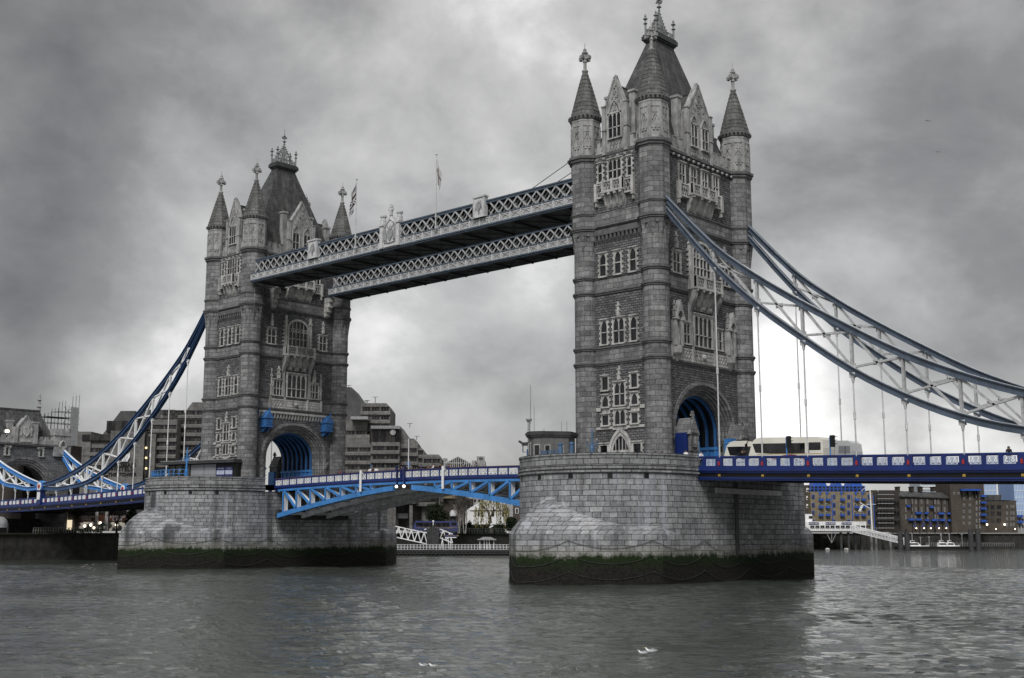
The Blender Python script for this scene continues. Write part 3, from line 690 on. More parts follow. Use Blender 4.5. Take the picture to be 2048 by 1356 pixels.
                m.box(.77, 1.2, .3, 1.9, Z0, 17.2); m.build('door_leaf', 'deep_blue', g)
                m = MB(lambda u, d, z, T=T, e=e: T(u*e+e*5.65, d, z)); m.box(-1.15 if e < 0 else -2.1, -.77, .5, 2.2 if e < 0 else 1.6, Z0, 16.2 if e < 0 else 17.1); m.build('gate_leaf', 'sky_blue', g)
            m = MB(T)
            for e in (-1, 1): m.box(e*7.45-.45, e*7.45+.45, 0, .3, 16.1, 16.6); m.box(e*7.45-.35, e*7.45+.35, .0, .12, Z0, 16.1)
            m.build('side_door', 'dark_iron', t)
    return t
near = tower()
far = copy_tree(near); far.location = (-82.3, 0, 0); far.rotation_euler = (0, 0, math.pi)
tag(near, 'grey stone Gothic bridge tower nearest the camera, with two cream coaches at its arch', 'tower', 'stone towers of the bridge')
tag(far, 'grey stone Gothic bridge tower farther off, with blue bracket boxes over its arch', 'tower', 'stone towers of the bridge')
# ================================================================ piers
def pier():
    p = thing('bridge_pier', '', 'pier')
    R, YC, YS, YN = 10.65, 12.0, 16.6, 28.4
    def ogive(n=9):
        return [(R*(1-f)*(1+.42*f), -(YS+(YN-YS)*f)) for f in [i/n for i in range(n+1)]]
    og = ogive()
    half = [(R, -YC)]+[(R, -14.3)]+og                                   # +x side of the -y end
    end = half+[(-x, y) for x, y in reversed(half[:-1])]                # whole -y end from +x to -x
    plan = end+[(-x, -y) for x, y in end]
    per = [0]
    for a, b_ in zip(plan, plan[1:]+plan[:1]): per.append(per[-1]+math.hypot(b_[0]-a[0], b_[1]-a[1]))
    m = MB()
    for i in range(len(plan)):
        a, b_ = plan[i], plan[(i+1) % len(plan)]
        m.face([a+(-3,), b_+(-3,), b_+(5.28,), a+(5.28,)], [(per[i], -3), (per[i+1], -3), (per[i+1], 5.28), (per[i], 5.28)])
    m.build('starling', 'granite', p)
    for s in (1, -1):                                                   # domed caps over the cutwaters
        m = MB(); rows = []; NT = 8
        for t in range(NT+1):
            f = t/NT; row = []
            for x, y in end:
                dx, dy = x, y+YC; L = math.hypot(dx, dy); ix, iy = dx/L*(R-.15), -YC+dy/L*(R-.15)
                dist = max(0, L-R); H = 4.27*(dist/(YN-YC-R))**.75 if dist > 0 else 0
                e = (1-math.cos(f*math.pi/2))*.55+f*.45; zz_ = math.sin(f*math.pi/2)*.6+f*.4
                row.append((s*(x+(ix-x)*e), s*(y+(iy-y)*e), 5.28+H*zz_))
            rows.append(row)
        for t in range(NT):
            def arc(row):
                c = [0]
                for a, b_ in zip(row, row[1:]): c.append(c[-1]+(Vector(b_)-Vector(a)).length)
                return [v-c[len(end)//2]+per[len(end)//2] for v in c]
            U0, U1 = arc(rows[t]), arc(rows[t+1])
            for i in range(len(end)-1):
                m.face([rows[t][i], rows[t][i+1], rows[t+1][i+1], rows[t+1][i]], [(q_[0], 5.28+(q_[1]-5.28)*1.28) for q_ in ((U0[i], rows[t][i][2]), (U0[i+1], rows[t][i+1][2]), (U1[i+1], rows[t+1][i+1][2]), (U1[i], rows[t+1][i][2]))])
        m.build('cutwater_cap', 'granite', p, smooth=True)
    def ring(m, r0, r1, z0, z1, s, y_end=9.35, n=48):
        """profile strip round each rounded end, carried straight to |y|=y_end"""
        if 1:
            def pts(r):
                L = [(r, -y_end)]+[(r*math.cos(-math.pi*i/n), -YC+r*math.sin(-math.pi*i/n)) for i in range(n+1)]+[(-r, -y_end)]
                return [(s*x, s*y) for x, y in L]
            A, B = pts(r0), pts(r1); u = 0
            for i in range(len(A)-1):
                l = math.hypot(A[i+1][0]-A[i][0], A[i+1][1]-A[i][1])
                v0, v1 = (z0, z1) if abs(z1-z0) > .02 else (z0, z0+abs(r1-r0))
                m.face([A[i]+(z0,), A[i+1]+(z0,), B[i+1]+(z1,), B[i]+(z1,)], [(u, v0), (u+l, v0), (u+l, v1), (u, v1)]); u += l
    m = MB(); n = 48
    for s in (1, -1): ring(m, R, R, 5.28, 12.0, s, y_end=0.0)
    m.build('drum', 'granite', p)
    for sy in (-1, 1):
        m = MB(); ring(m, R, R, 12.0, 14.0, -sy); ring(m, R-.55, R-.55, 13.1, 14.0, -sy)
        for sx in (-1, 1): a, b_ = sorted((sx*R, sx*(R-.55))); c_, d_ = sorted((sy*9.36, sy*9.9)); m.box(a-.02*(sx < 0), b_+.02*(sx > 0), c_, d_, 11.4, 14.2)
        m.build('parapet', 'granite_dark', p)
    for s in (1, -1): m = MB(); ring(m, R-.62, R+.1, 14.0, 14.0, s); ring(m, R+.1, R+.1, 14.0, 14.22, s); ring(m, R+.1, R-.62, 14.22, 14.22, s); ring(m, R-.62, R-.62, 14.0, 14.22, s); m.build('coping', 'granite_dark', p)
    for z0, z1, r in ((12.85, 13.0, .10), (12.5, 12.72, .16), (12.1, 12.36, .22)):
        for s in (1, -1): m = MB(); ring(m, R-.02, R+r, z0, z0, s); ring(m, R+r, R+r, z0, z1, s); ring(m, R+r, R-.02, z1, z1, s); m.build('moulding', 'granite_dark', p)
    m = MB()
    L = [(R-.3, -YC)]+[((R-.3)*math.cos(-math.pi*i/24), -YC+(R-.3)*math.sin(-math.pi*i/24)) for i in range(1, 25)]
    full = L+[(-x, -y) for x, y in L]
    m.face([q+(Z0,) for q in full]); m.build('terrace', 'paving', p)
    for s in (1, -1):
        for ang in (-30, -52, -76, -100, -125, -150):
            a = math.radians(ang); c_, s_ = math.cos(a), math.sin(a); m = MB(lambda u, d, z: (s*((R+d)*c_-u*s_), s*(-YC+(R+d)*s_+u*c_), z))
            m.box(-.28, .28, -.3, .015, 11.42, 11.98); m.build('vent', 'black', p)
    # sagging mooring chains
    m = MB(); pts_all = plan; L = per[-1]
    def at(sv):
        sv %= L; i = 0
        while per[i+1] < sv: i += 1
        f = (sv-per[i])/(per[i+1]-per[i]); a, b_ = plan[i], plan[(i+1) % len(plan)]
        x, y = a[0]+(b_[0]-a[0])*f, a[1]+(b_[1]-a[1])*f; nx, ny = b_[1]-a[1], -(b_[0]-a[0]); q = math.hypot(nx, ny); nx, ny = nx/q, ny/q
        if nx*x+ny*y < 0: nx, ny = -nx, -ny
        return x+nx*.08, y+ny*.08
    N = 14; st = L/N
    for zt, sag, off in ((4.7, 1.35, .62), (3.15, 1.5, .62), (1.4, 1.3, .62)):
        for k in range(N):
            prev = None
            for i in range(13):
                f = i/12; x, y = at((k+off)*st+f*st); q = (x, y, zt-sag*4*f*(1-f)*(.62+.4*((k*7) % 5)/4))
                if prev: m.bar(prev, q, .036)
                prev = q
    m.build('fender_chain', 'dark_iron', p)
    return p
P1 = pier()
P2 = copy_tree(P1); P2.location = (-82.3, 0, 0)
for s, o in ((1, P1), (-1, P2)):                                        # rusty beam on the landward side face
    m = MB(); X = 10.65
    if s == 1: m.box(X-.01, X+.3, -6.0, 8.6, 10.05, 10.65); m.build('wall_beam', 'iron_pale', o)
    m = MB()
    for y, w in ((-1.6, .35),):
        a, b_ = sorted((s*X, s*(X+.12))); m.box(a, b_, y-w, y+w, 3.0, 11.3); m.build('drain_pipe', 'dark_iron', o)
tag(P1, 'pale granite bridge pier with rounded cutwater nearest the camera, green weed at its foot', 'pier', 'granite piers of the bridge')
tag(P2, 'pale granite bridge pier farther off, carrying a glass kiosk, green weed at its foot', 'pier', 'granite piers of the bridge')
# ================================================================ side spans
def deck_z(x):                                                          # fall of the side-span deck away from the tower (local x from tower centre)
    d = max(0, abs(x)-10.65); return -.0385*d+.00019*d*d
ZR = 14.14
def lattice_panel(w=1.28, z0=.0, h=.74):
    """one pierced cast panel: crosses, ring and scrolls in a frame, facing -y"""
    m = MB(); d0, d1 = -.05, .05
    m.box(-w/2, w/2, d0, d1, z0, z0+.06); m.box(-w/2, w/2, d0, d1, z0+h-.06, z0+h); m.box(-w/2, -w/2+.06, d0, d1, z0+.06, z0+h-.06); m.box(w/2-.06, w/2, d0, d1, z0+.06, z0+h-.06)
    for s in (-1, 1):
        c = s*w/4; zc = z0+h/2; q = w/4-.04
        for p, r in (((c-q, zc-h/2+.05), (c+q, zc+h/2-.05)), ((c-q, zc+h/2-.05), (c+q, zc-h/2+.05))): m.bar((p[0], 0, p[1]), (r[0], 0, r[1]), .05, .08, (0, 1, 0))
        N = 10
        for k in range(N):
            a, b_ = 2*math.pi*k/N, 2*math.pi*(k+1)/N
            m.bar((c+.2*math.cos(a), 0, zc+.23*math.sin(a)), (c+.2*math.cos(b_), 0, zc+.23*math.sin(b_)), .045, .07, (0, 1, 0))
        for e in (-1, 1):
            for g in (-1, 1): m.bar((c+e*q, 0, zc+g*.1), (c+e*q*.45, 0, zc+g*.32), .05, .06, (0, 1, 0))
    m.box(-.04, .04, d0, d1, z0+.06, z0+h-.06)
    return m
X0, PITCH, NB_ = 13.42, 5.53, 11
def side_span(label, XEND=76., stop=60, paint='panel_white_shaded'):
    sp = thing('side_span', label, 'bridge deck', group='side spans of the bridge')
    sh = lambda x, y, z: (x, y, z+deck_z(x))
    def longbox(m, x0, x1, a, b_, z0, z1):
        n = max(1, int((x1-x0)/5.5))
        for k in range(n): m.box(x0+(x1-x0)*k/n, x0+(x1-x0)*(k+1)/n, a, b_, z0, z1, ('' if n == 1 else 'r' if k == 0 else 'l' if k == n-1 else 'lr'))
    for s in (-1, 1):
        yo = s*9.2
        def bx(m, x0, x1, dy0, dy1, z0, z1): a, b_ = sorted((yo+s*dy0, yo+s*dy1)); longbox(m, x0, x1, a, b_, z0, z1)
        m = MB(sh); XA = 10.7
        bx(m, XA, XEND, -.18, .1, ZR-.16, ZR); bx(m, XA, XEND, -.14, .04, ZR-.28, ZR-.16); bx(m, XA, XEND, -.14, .05, 12.9, ZR-1.05)
        x = X0-PITCH
        posts = []
        k = -1
        while X0+k*PITCH < XEND:
            for j in range(3):
                xx = X0+k*PITCH+(0 if j == 0 else .35+(PITCH-.7)*j/3); 
                if j == 0: posts.append(xx)
                if XA < xx < XEND: bx(m, xx-.24 if j else xx-.42, xx+.24 if j else xx+.42, -.15, .09 if j else .13, 12.9, ZR-.1)
            for e in (.5, -.5):
                xx = X0+k*PITCH+e
            k += 1
        m.build('parapet', 'deep_blue', sp)
        m = MB(sh); bx(m, XA, XEND, -.1, .22, 12.62, 12.9); bx(m, XA, XEND, -.1, .38, 12.48, 12.62); bx(m, XA, XEND, -.1, .26, 12.3, 12.48); bx(m, XA, XEND, -.1, .14, 12.2, 12.3)
        bx(m, XA, XEND, -.1, .30, 11.62 if s < 0 else 11.75, 11.78); bx(m, XA, XEND, -.1, .22, 11.45 if s < 0 else 11.7, 11.62 if s < 0 else 11.75)
        m.build('girder', 'deep_blue', sp)
        m = MB(sh); bx(m, XA, XEND, -.3, .04, 11.78, 12.2); m.build('fascia', 'black', sp)
    m = MB(sh); longbox(m, 10.7, XEND, -9.0, 9.0, 12.3, 12.9-.02); m.build('roadway', 'asphalt', sp)
    m = MB(sh)
    for i in range(18):
        x = 11.6+i*PITCH
        if x < XEND: m.box(x-.15, x+.15, -9.0, 9.0, 11.72, 12.3)
    for y in (-7.6, -5, -2.5, 0, 2.5, 5, 7.6): longbox(m, 10.9, XEND, y-.12, y+.12, 11.8, 12.3)
    m.build('floor_beam', 'dark_iron', sp)
    ys = (-9.2,)
    pm = lattice_panel(1.14); proto = None; bm_ = None; rm = None
    k = -1
    while X0+k*PITCH < min(XEND, stop):
        xp = X0+k*PITCH
        for j in range(3):
            xc = xp+PITCH*(.18+.273*j-.273+.1365+.0)+.0
            xc = xp+.26+.09+(PITCH-.7)*(j+.5)/3
            if xc-.63 < 10.8: continue
            if proto is None: proto = pm.build('lattice_panel', paint, sp); o = proto
            else: o = proto.copy(); COL.objects.link(o); o.parent = sp
            o.location = (xc, -9.2-.02, 13.06+deck_z(xc)); o.rotation_euler = (0, math.atan(.0385-.00038*(xc-10.65)), 0)
        if xp > 10.8:
            if bm_ is None:
                q = MB(); q.box(-.14, .14, -.12, .1, -.13, .13); q.box(-.06, .06, -.2, -.1, -.06, .06); bm_ = q.build('boss', 'gold', sp); o = bm_
            else: o = bm_.copy(); COL.objects.link(o); o.parent = sp
            o.location = (xp, -9.24, 11.98+deck_z(xp))
            if rm is None:
                q = MB(); q.prism([(-.11, 0), (.11, 0), (.11, .36), (0, .5), (-.11, .36)], -.05, .05); rm = q.build('shield', 'red', sp); o = rm
            else: o = rm.copy(); COL.objects.link(o); o.parent = sp
            o.location = (xp, -9.36, 13.08+deck_z(xp))
        k += 1
    return sp
span_r = side_span('blue side span deck on the right, carrying the coaches and traffic lights')
span_l = side_span('blue side span deck on the left, running under the low point of the chains', 99., 100, 'iron_white')
# mirror the left one: deck runs to -x from the far tower
for ch in list(span_l.children):
    if ch.name.split('.')[0] in ('lattice_panel', 'boss', 'shield'):
        ch.location.x = -82.3-ch.location.x; ch.rotation_euler.y = -ch.rotation_euler.y
    else:
        me = ch.data
        for v in me.vertices: v.co.x = -82.3-v.co.x
        me.flip_normals()
# ================================================================ suspension chains
XH = [X0+PITCH*k for k in range(10)]
PU = [(6.55, 45.65), (13.5, 38.17), (18.95, 33.8), (24.45, 30.05), (30.0, 26.6), (35.5, 23.4), (41.2, 20.75), (47.0, 18.6), (53.0, 16.92), (58.8, 15.66), (65.25, 14.95)]
PL = [(6.55, 44.4), (13.5, 35.95), (18.95, 30.6), (24.45, 26.25), (30.0, 22.25), (35.5, 19.1), (41.2, 16.6), (47.0, 15.0), (53.0, 14.35), (58.8, 14.1), (65.25, 14.6)]
SU = [(65.25, 14.95), (71.0, 16.2), (76.95, 17.75), (82.8, 19.5), (88.5, 21.7), (94.4, 24.5)]
SL = [(65.25, 14.6), (71.0, 14.4), (76.8, 15.1), (82.5, 15.95), (88.5, 19.0), (94.4, 23.6)]
def smooth_pts(P, sub=3):
    out = []
    for i in range(len(P)-1):
        p0 = P[max(0, i-1)]; p1 = P[i]; p2 = P[i+1]; p3 = P[min(len(P)-1, i+2)]
        for k in range(sub):
            t = k/sub
            out.append(tuple(.5*((2*p1[j])+(-p0[j]+p2[j])*t+(2*p0[j]-5*p1[j]+4*p2[j]-p3[j])*t*t+(-p0[j]+3*p1[j]-3*p2[j]+p3[j])*t**3) for j in (0, 1)))
    return out+[P[-1]]
def chain(y, fx, label, U, L, name, mat, hang=True, stops=None, brmat='lattice_grey'):
    """fx maps local x (from tower centre) to world x"""
    ch = thing(name, label, 'suspension chain', (fx(U[0][0]), y, U[0][1]), group='suspension chains of the bridge')
    o0 = Vector(ch.location); P = lambda x, z, dy=0: Vector((fx(x), y+dy, z))-o0
    for nm, pts in (('upper_chord', U), ('lower_chord', L)):
        m = MB(); q = smooth_pts(pts)
        for a, b_ in zip(q, q[1:]):
            p, r = P(*a), P(*b_)
            m.bar(p, r, .34, .72, (0, 0, 1)); 
            for dz in (.35, -.35): m.bar(p+Vector((0, 0, dz)), r+Vector((0, 0, dz)), .72, .1, (0, 0, 1))
        co = m.build(nm, mat, ch)
        m = MB()
        for a, b_ in zip(q, q[1:]): m.bar(P(*a)+Vector((0, 0, .42)), P(*b_)+Vector((0, 0, .42)), .5, .05)
        m.build('cover_strip', 'iron_pale' if brmat == 'lattice_grey' else 'iron_white', co)
    n = min(len(U), len(L))
    for i in range(1, n-1):
        (xu, zu), (xl, zl) = U[i], L[i]
        if zu-zl > .5:
            m = MB(); x = (xu+xl)/2
            m.bar(P(x, zu-.3), P(x, zl+.3), .26, .42, (0, 1, 0))
            m.prism([(0, 0), (1, 0), (0, 1)], 0, 0) if 0 else None
            if i < n-2:
                (xu2, zu2), (xl2, zl2) = U[i+1], L[i+1]
                if zu2-zl2 > .4:
                    m.bar(P(xu, zu-.3), P(xl2, zl2+.3), .22, .32, (0, 1, 0)); m.bar(P(xl, zl+.3), P(xu2, zu2-.3), .22, .32, (0, 1, 0))
                    c = (P(xu, zu)+P(xl2, zl2)+P(xl, zl)+P(xu2, zu2))/4
                    m.bar(c-Vector((.42, 0, 0)), c+Vector((.42, 0, 0)), .1, .5, (0, 0, 1))
            for z_, e in ((zu-.55, 1), (zl+.5, -1)): m.bar(P(x-.38, z_), P(x+.38, z_), .12, .4)
            m.build('brace', brmat, ch)
        if hang:
            zd = ZR+deck_z(xl)-.2
            if zl-.5 > zd+.3:
                m = MB(); m.box(*sorted((P(xl, 0).x-.32, P(xl, 0).x+.32)), -.2, .2, P(xl, zl).z-.75, P(xl, zl).z-.25); m.tube(P(xl, zl-.5), P(xl, zl-1.3), .26, 8, .12)
                m.tube(P(xl, zl-.6), P(xl, zd), .085, 8)
                zm = zd+(zl-zd)*.43
                if zl-zd > 5: m.tube(P(xl, zm), P(xl, zm+.7), .15, 8)
                m.build('hanger', 'iron_white' if brmat == 'iron_white' else 'iron_pale', ch)
    return ch
R_ = lambda x: x; L_ = lambda x: -82.3-x
chain(-9.25, R_, 'steel blue suspension chain on the camera side of the right hand span', PU, PL, 'suspension_chain', 'chain_blue')
chain(9.25, R_, 'steel blue suspension chain on the far side of the right hand span', PU, PL, 'suspension_chain', 'chain_blue')
chain(-9.25, L_, 'blue suspension chain hung from the farther tower on the camera side of the left span', PU, PL, 'suspension_chain', 'chain_navy', brmat='iron_white')
chain(9.25, L_, 'blue suspension chain on the far side of the left span, mostly behind the nearer one', PU, PL, 'suspension_chain', 'chain_navy', brmat='iron_white')
chain(-9.25, L_, 'short bright blue chain link rising to the left edge beside the abutment tower', SU, SL, 'suspension_chain', 'sky_blue', brmat='iron_white')
chain(9.25, L_, 'short bright blue chain link rising to the right corner of the abutment tower', SU, SL, 'suspension_chain', 'sky_blue', brmat='iron_white')
for fx in (L_,):
    for y in (-9.25, 9.25):                                             # pin where long and short links meet
        t = thing('chain_pin', 'blue pedestal with white ringed red roundel where the %s chain links meet' % ('nearer' if y < 0 else 'farther'), 'chain pin', (fx(65.25), y, 12.4), group='chain pins')
        m = MB(); m.box(-.75, .75, -.55, .5, -1.2, 1.5); m.box(-.95, .95, -.7, .65, 1.35, 1.6); m.box(-.9, .9, -.62, .6, -1.3, -.7); m.build('pedestal', 'deep_blue', t)
        m = MB(); m.box(-.6, .6, -.62, -.5, -.3, 1.2); m.build('plate', 'iron_white', t)
        m = MB(lambda a, b_, c: (a, -c, b_)); m.lathe([(.0, -.5), (1.15, -.5), (1.15, .5), (0, .5)], 0, 2.35, 24); m.build('drum', 'sky_blue', t, True)
        m = MB(lambda a, b_, c: (a, -c, b_)); m.lathe([(.0, .52), (.85, .52), (.85, .6), (0, .6)], 0, 2.35, 24); rr = m.build('ring', 'iron_white', t)
        m = MB(lambda a, b_, c: (a, -c, b_)); m.lathe([(.0, .62), (.42, .62), (.42, .7), (0, .7)], 0, 2.35, 20); m.build('roundel', 'red', rr)
# ================================================================ high level walkways
def crest(par, x, w, z0, z1, yf, big):
    m = MB(lambda u, d, z: (x+u, yf-d, z)); h = z1-z0
    if big:
        for e in (-1, 1):
            m.box(e*(w-.32)-.32, e*(w-.32)+.32, -.5, .35, z0, z1-.5); m.box(e*(w-.32)-.42, e*(w-.32)+.42, -.55, .5, z1-.9, z1-.7)
            m.lathe([(.42, z1-.6), (.45, z1+.1), (.36, z1+.15), (.36, z1+.5), (.5, z1+.55), (.5, z1+.8), (.2, z1+.9)], e*(w-.32), -.1, 8)
        L = [(-w+.6, z0), (w-.6, z0), (w-.6, z1-1.1), (w*.45, z1-.45), (.35, z1+.1), (0, z1+.75), (-.35, z1+.1), (-w*.45, z1-.45), (-w+.6, z1-1.1)]
        m.prism(L, -.3, .1); 
        I = [(-w+.9, z0+.3), (w-.9, z0+.3), (w-.9, z1-1.3), (w*.4, z1-.75), (0, z1-.1), (-w*.4, z1-.75), (-w+.9, z1-1.3)]
        O = [(a*1.12, z0+.15+(b_-z0-.3)*1.06) for a, b_ in I]
        for i in range(7): j = (i+1) % 7; m.bar((O[i][0], .14, O[i][1]), (O[j][0], .14, O[j][1]), .16, .12)
        m.box(-.22, .22, -.2, .2, z1+.5, z1+1.3); m.box(-.5, .5, -.15, .15, z1+1.3, z1+1.55); m.box(-.16, .16, -.1, .1, z1+1.5, z1+2.2); m.box(-.42, .42, -.12, .12, z1+1.72, z1+1.95)
        for k in range(-3, 4):
            if k: m.box(k*.34-.04, k*.34+.04, -.05, .05, z1-.25-.22*abs(k), z1+.55-.2*abs(k))
    else:
        m.box(-w, w, -.35, .25, z0, z1); m.box(-w-.12, w+.12, -.4, .4, z1, z1+.22); m.box(-w-.05, w+.05, -.3, .35, z0, z0+.15)
        for e in (-1, 1): m.box(e*(w-.12)-.08, e*(w-.12)+.08, .25, .36, z0+.15, z1)
    o = m.build('crest_panel', 'iron_pale', par)
    m = MB(lambda u, d, z: (x+u, yf-d, z)); c = z0+h*(.42 if big else .5); s = h*.17
    d0 = .1 if big else .25
    m.prism([(-s*.8, c+s), (s*.8, c+s), (s*.8, c-s*.1), (0, c-s*1.2), (-s*.8, c-s*.1)], d0, d0+.15)
    m.prism([(-s*.5, c+s*1.15), (s*.5, c+s*1.15), (s*.75, c+s*1.9), (s*.3, c+s*1.5), (0, c+s*2.1), (-s*.3, c+s*1.5), (-s*.75, c+s*1.9)], d0, d0+.12)
    for e in (-1, 1):
        if big:
            m.prism([(e*s*1.0, c-s*1.1), (e*s*1.5, c-s*.9), (e*s*2.0, c-s*1.2), (e*s*1.9, c), (e*s*2.2, c+s*.7), (e*s*1.7, c+s*1.5), (e*s*1.3, c+s*1.7), (e*s*1.2, c+s*.9), (e*s*1.0, c+s*.4)], d0, d0+.14)
            m.bar((0, d0+.05, c-s*1.6), (e*s*1.9, d0+.05, c-s*1.35), .12, .1)
            for k in range(3): m.ball((e*s*(.6+.5*k), d0+.02, c-s*1.55+.1*k), .14, 6, 4)
            for k in range(3): m.bar((e*s*(.9+.4*k), d0+.05, c+s*1.9), (e*s*(1.1+.45*k), d0+.05, c+s*(2.3-.3*k)), .12, .1)
        else: m.bar((e*s*.9, d0+.05, c+s*1.2), (e*s*1.3, d0+.05, c-s*.8), .1, .1)
    if not big: m.prism([(-.15, c-s*1.4), (.15, c-s*1.4), (0, c-s*2.2)], d0, d0+.1)
    m.build('coat_of_arms', 'iron_grey', o)
def walkway(y0, y1, label, crests):
    w = thing('high_walkway', label, 'walkway', group='high walkways between the towers')
    x0, x1 = -75.25, -5.6
    m = MB()
    for y, s in ((y0, -1), (y1, 1)):
        a, b_ = sorted((y, y-s*.3)); m.box(x0, x1, a, b_, 46.75, 47.0); a, b_ = sorted((y+s*.14, y-s*.2)); m.box(x0, x1, a, b_, 46.95, 47.12); a, b_ = sorted((y+s*.06, y-s*.2)); m.box(x0, x1, a, b_, 48.14, 48.3)
        a, b_ = sorted((y+s*.06, y-s*.3)); m.box(x0+1.2, x1, a, b_, 50.0, 50.28); a, b_ = sorted((y+s*.16, y-s*.3)); m.box(x0+1.2, x1, a, b_, 50.28, 50.42)
    m.build('flange', 'walk_blue', w)
    n = 37; pw = (x1-x0)/n
    for y, s in ((y0, -1), (y1, 1)):
        m = MB(); a, b_ = sorted((y-s*.05, y-s*.2)); m.box(x0, x1, a, b_, 47.12, 48.14); m.build('band_backing', 'band_grey', w); m = MB()
        T = lambda u, d, z: (u, y+s*d, z)
        m.T = T
        for k in range(n+1): xx = x0+pw*k; m.box(max(x0, xx-.1), min(x1, xx+.1), -.05, .08, 47.12, 48.14)
        for k in range(n):
            c = x0+pw*(k+.5); q = pw/2-.22
            for za, zb in ((47.2, 47.3), (47.97, 48.07)): m.box(c-q, c+q, -.05, .03, za, zb)
            for e in (-1, 1): m.box(c+e*q-.04, c+e*q+.04, -.05, .03, 47.2, 48.07)
            for i in range(5):
                a0, a1 = math.pi*i/5, math.pi*(i+1)/5
                m.bar((c-.45*math.cos(a0), .0, 47.5+.38*math.sin(a0)), (c-.45*math.cos(a1), 0, 47.5+.38*math.sin(a1)), .09, .09)
        m.build('band_panel', 'iron_pale', w)
    gaps = [(x-ww, x+ww) for x, ww, big in crests]
    NX = 41; px = (x1-x0-1.2)/NX
    for row, (y, dy) in enumerate(((y0, -.0), (y0+.7, 0), (y1, 0))):
        m = MB()
        for k in range(NX):
            a = x0+1.2+px*k; b_ = a+px; c = (a+b_)/2
            if row == 0 and any(g0 < c < g1 for g0, g1 in gaps): continue
            for p, q in (((a-.0, 48.3), (b_+.0, 50.0)), ((a, 50.0), (b_, 48.3))): m.bar((p[0], y+dy, p[1]), (q[0], y+dy, q[1]), .2, .1, (0, 1, 0)) if 0 else m.bar((p[0], y+dy, p[1]), (q[0], y+dy, q[1]), .09, .2)
            m.bar((c, y-.05, 49.02), (c, y-.05, 49.28), .16, .3)
        m.build('lattice', 'lattice_grey' if row != 1 else 'iron_grey', w)
    m = MB()
    m.box(x0+1.2, x1, y0+1.0, y0+1.06, 48.2, 50.0); m.box(x0+1.2, x1, y1-.8, y1-.74, 48.2, 50.0)
    m.build('glazing', 'glass_far', w)
    m = MB()
    for k in range(20): xx = x0+1.5+(x1-x0-2)*k/19; m.box(xx-.08, xx+.08, y0+.9, y0+1.0, 48.2, 50.0)
    m.build('mullion', 'iron_grey', w)
    m = MB(); m.prism([(y0-.05, 50.35), (y1+.05, 50.35), ((y0+y1)/2, 50.75)], x0+1.2, x1, 'dz') if 0 else m.box(x0+1.2, x1, y0-.05, y1+.05, 50.42, 50.5)
    m.build('roof', 'dark_iron', w)
    m = MB(); m.box(x0+.2, x1, y0+.3, y1-.3, 46.9, 47.1); m.build('floor', 'soffit', w)
    m = MB()
    for k in range(15):
        xx = x0+1.5+(x1-x0-3)*k/14; m.box(xx-.12, xx+.12, y0+.3, y1-.3, 46.55, 46.9)
        if k < 14: x2 = xx+(x1-x0-3)/14; m.bar((xx, y0+.4, 46.75), (x2, y1-.4, 46.75), .12, .14); m.bar((xx, y1-.4, 46.78), (x2, y0+.4, 46.78), .12, .14)
    m.build('floor_brace', 'dark_iron', w)
    for xb, s in ((-76.75, 1), (-5.55, -1)):                             # stone bracket under each end
        for ya in ((y1-.6,) if y0 < 0 else (y0+.6,)):
            m = MB(); m.prism([(xb, 46.7), (xb+s*1.9, 46.7), (xb+s*1.9, 45.9), (xb+s*1.5, 45.7), (xb+s*1.5, 45.0), (xb+s*1.15, 44.8), (xb+s*1.1, 44.2), (xb+s*.75, 44.0), (xb+s*.7, 43.5), (xb, 43.2)], ya-.4, ya+.4)
            for z_, w_ in ((46.0, 1.95), (45.1, 1.55), (44.3, 1.15)): m.box(*sorted((xb, xb+s*w_)), ya-.46, ya+.46, z_-.12, z_)
            m.build('bracket', 'dressing', w)
    m = MB()
    for k in range(n+1): m.box(x0+pw*k-.1, x0+pw*k+.1, y0-.12, y0, 46.92, 47.1)
    m.build('rivet_row', 'wood_red', w)
    w.location.z = -.42
    for x, ww, big in crests: crest(w, x, ww, 47.1 if big else 48.2, 51.35 if big else 51.0, y0-.08, big)
    return w
wk1 = walkway(-11.0, -5.0, 'pale lattice high level walkway with coat of arms on its middle, nearest the camera', [(-40.6, 2.1, True), (-58.6, 1.1, False), (-22.4, 1.1, False)])
wk2 = walkway(5.35, 9.7, 'pale lattice high level walkway farther from the camera, without flags', [])
m = MB()
for y0_ in (-10.3,): m.tube((-14.5, y0_, 50.45), (-7.2, y0_, 53.0), .05, 5); m.tube((-13.4, y0_+1.5, 50.45), (-7.2, y0_+1.5, 52.4), .05, 5); m.ball((-14.5, y0_, 50.6), .2, 6, 4); m.ball((-7.3, y0_, 53.0), .25, 6, 4)
m.build('stay_cable', 'dark_iron', wk1)
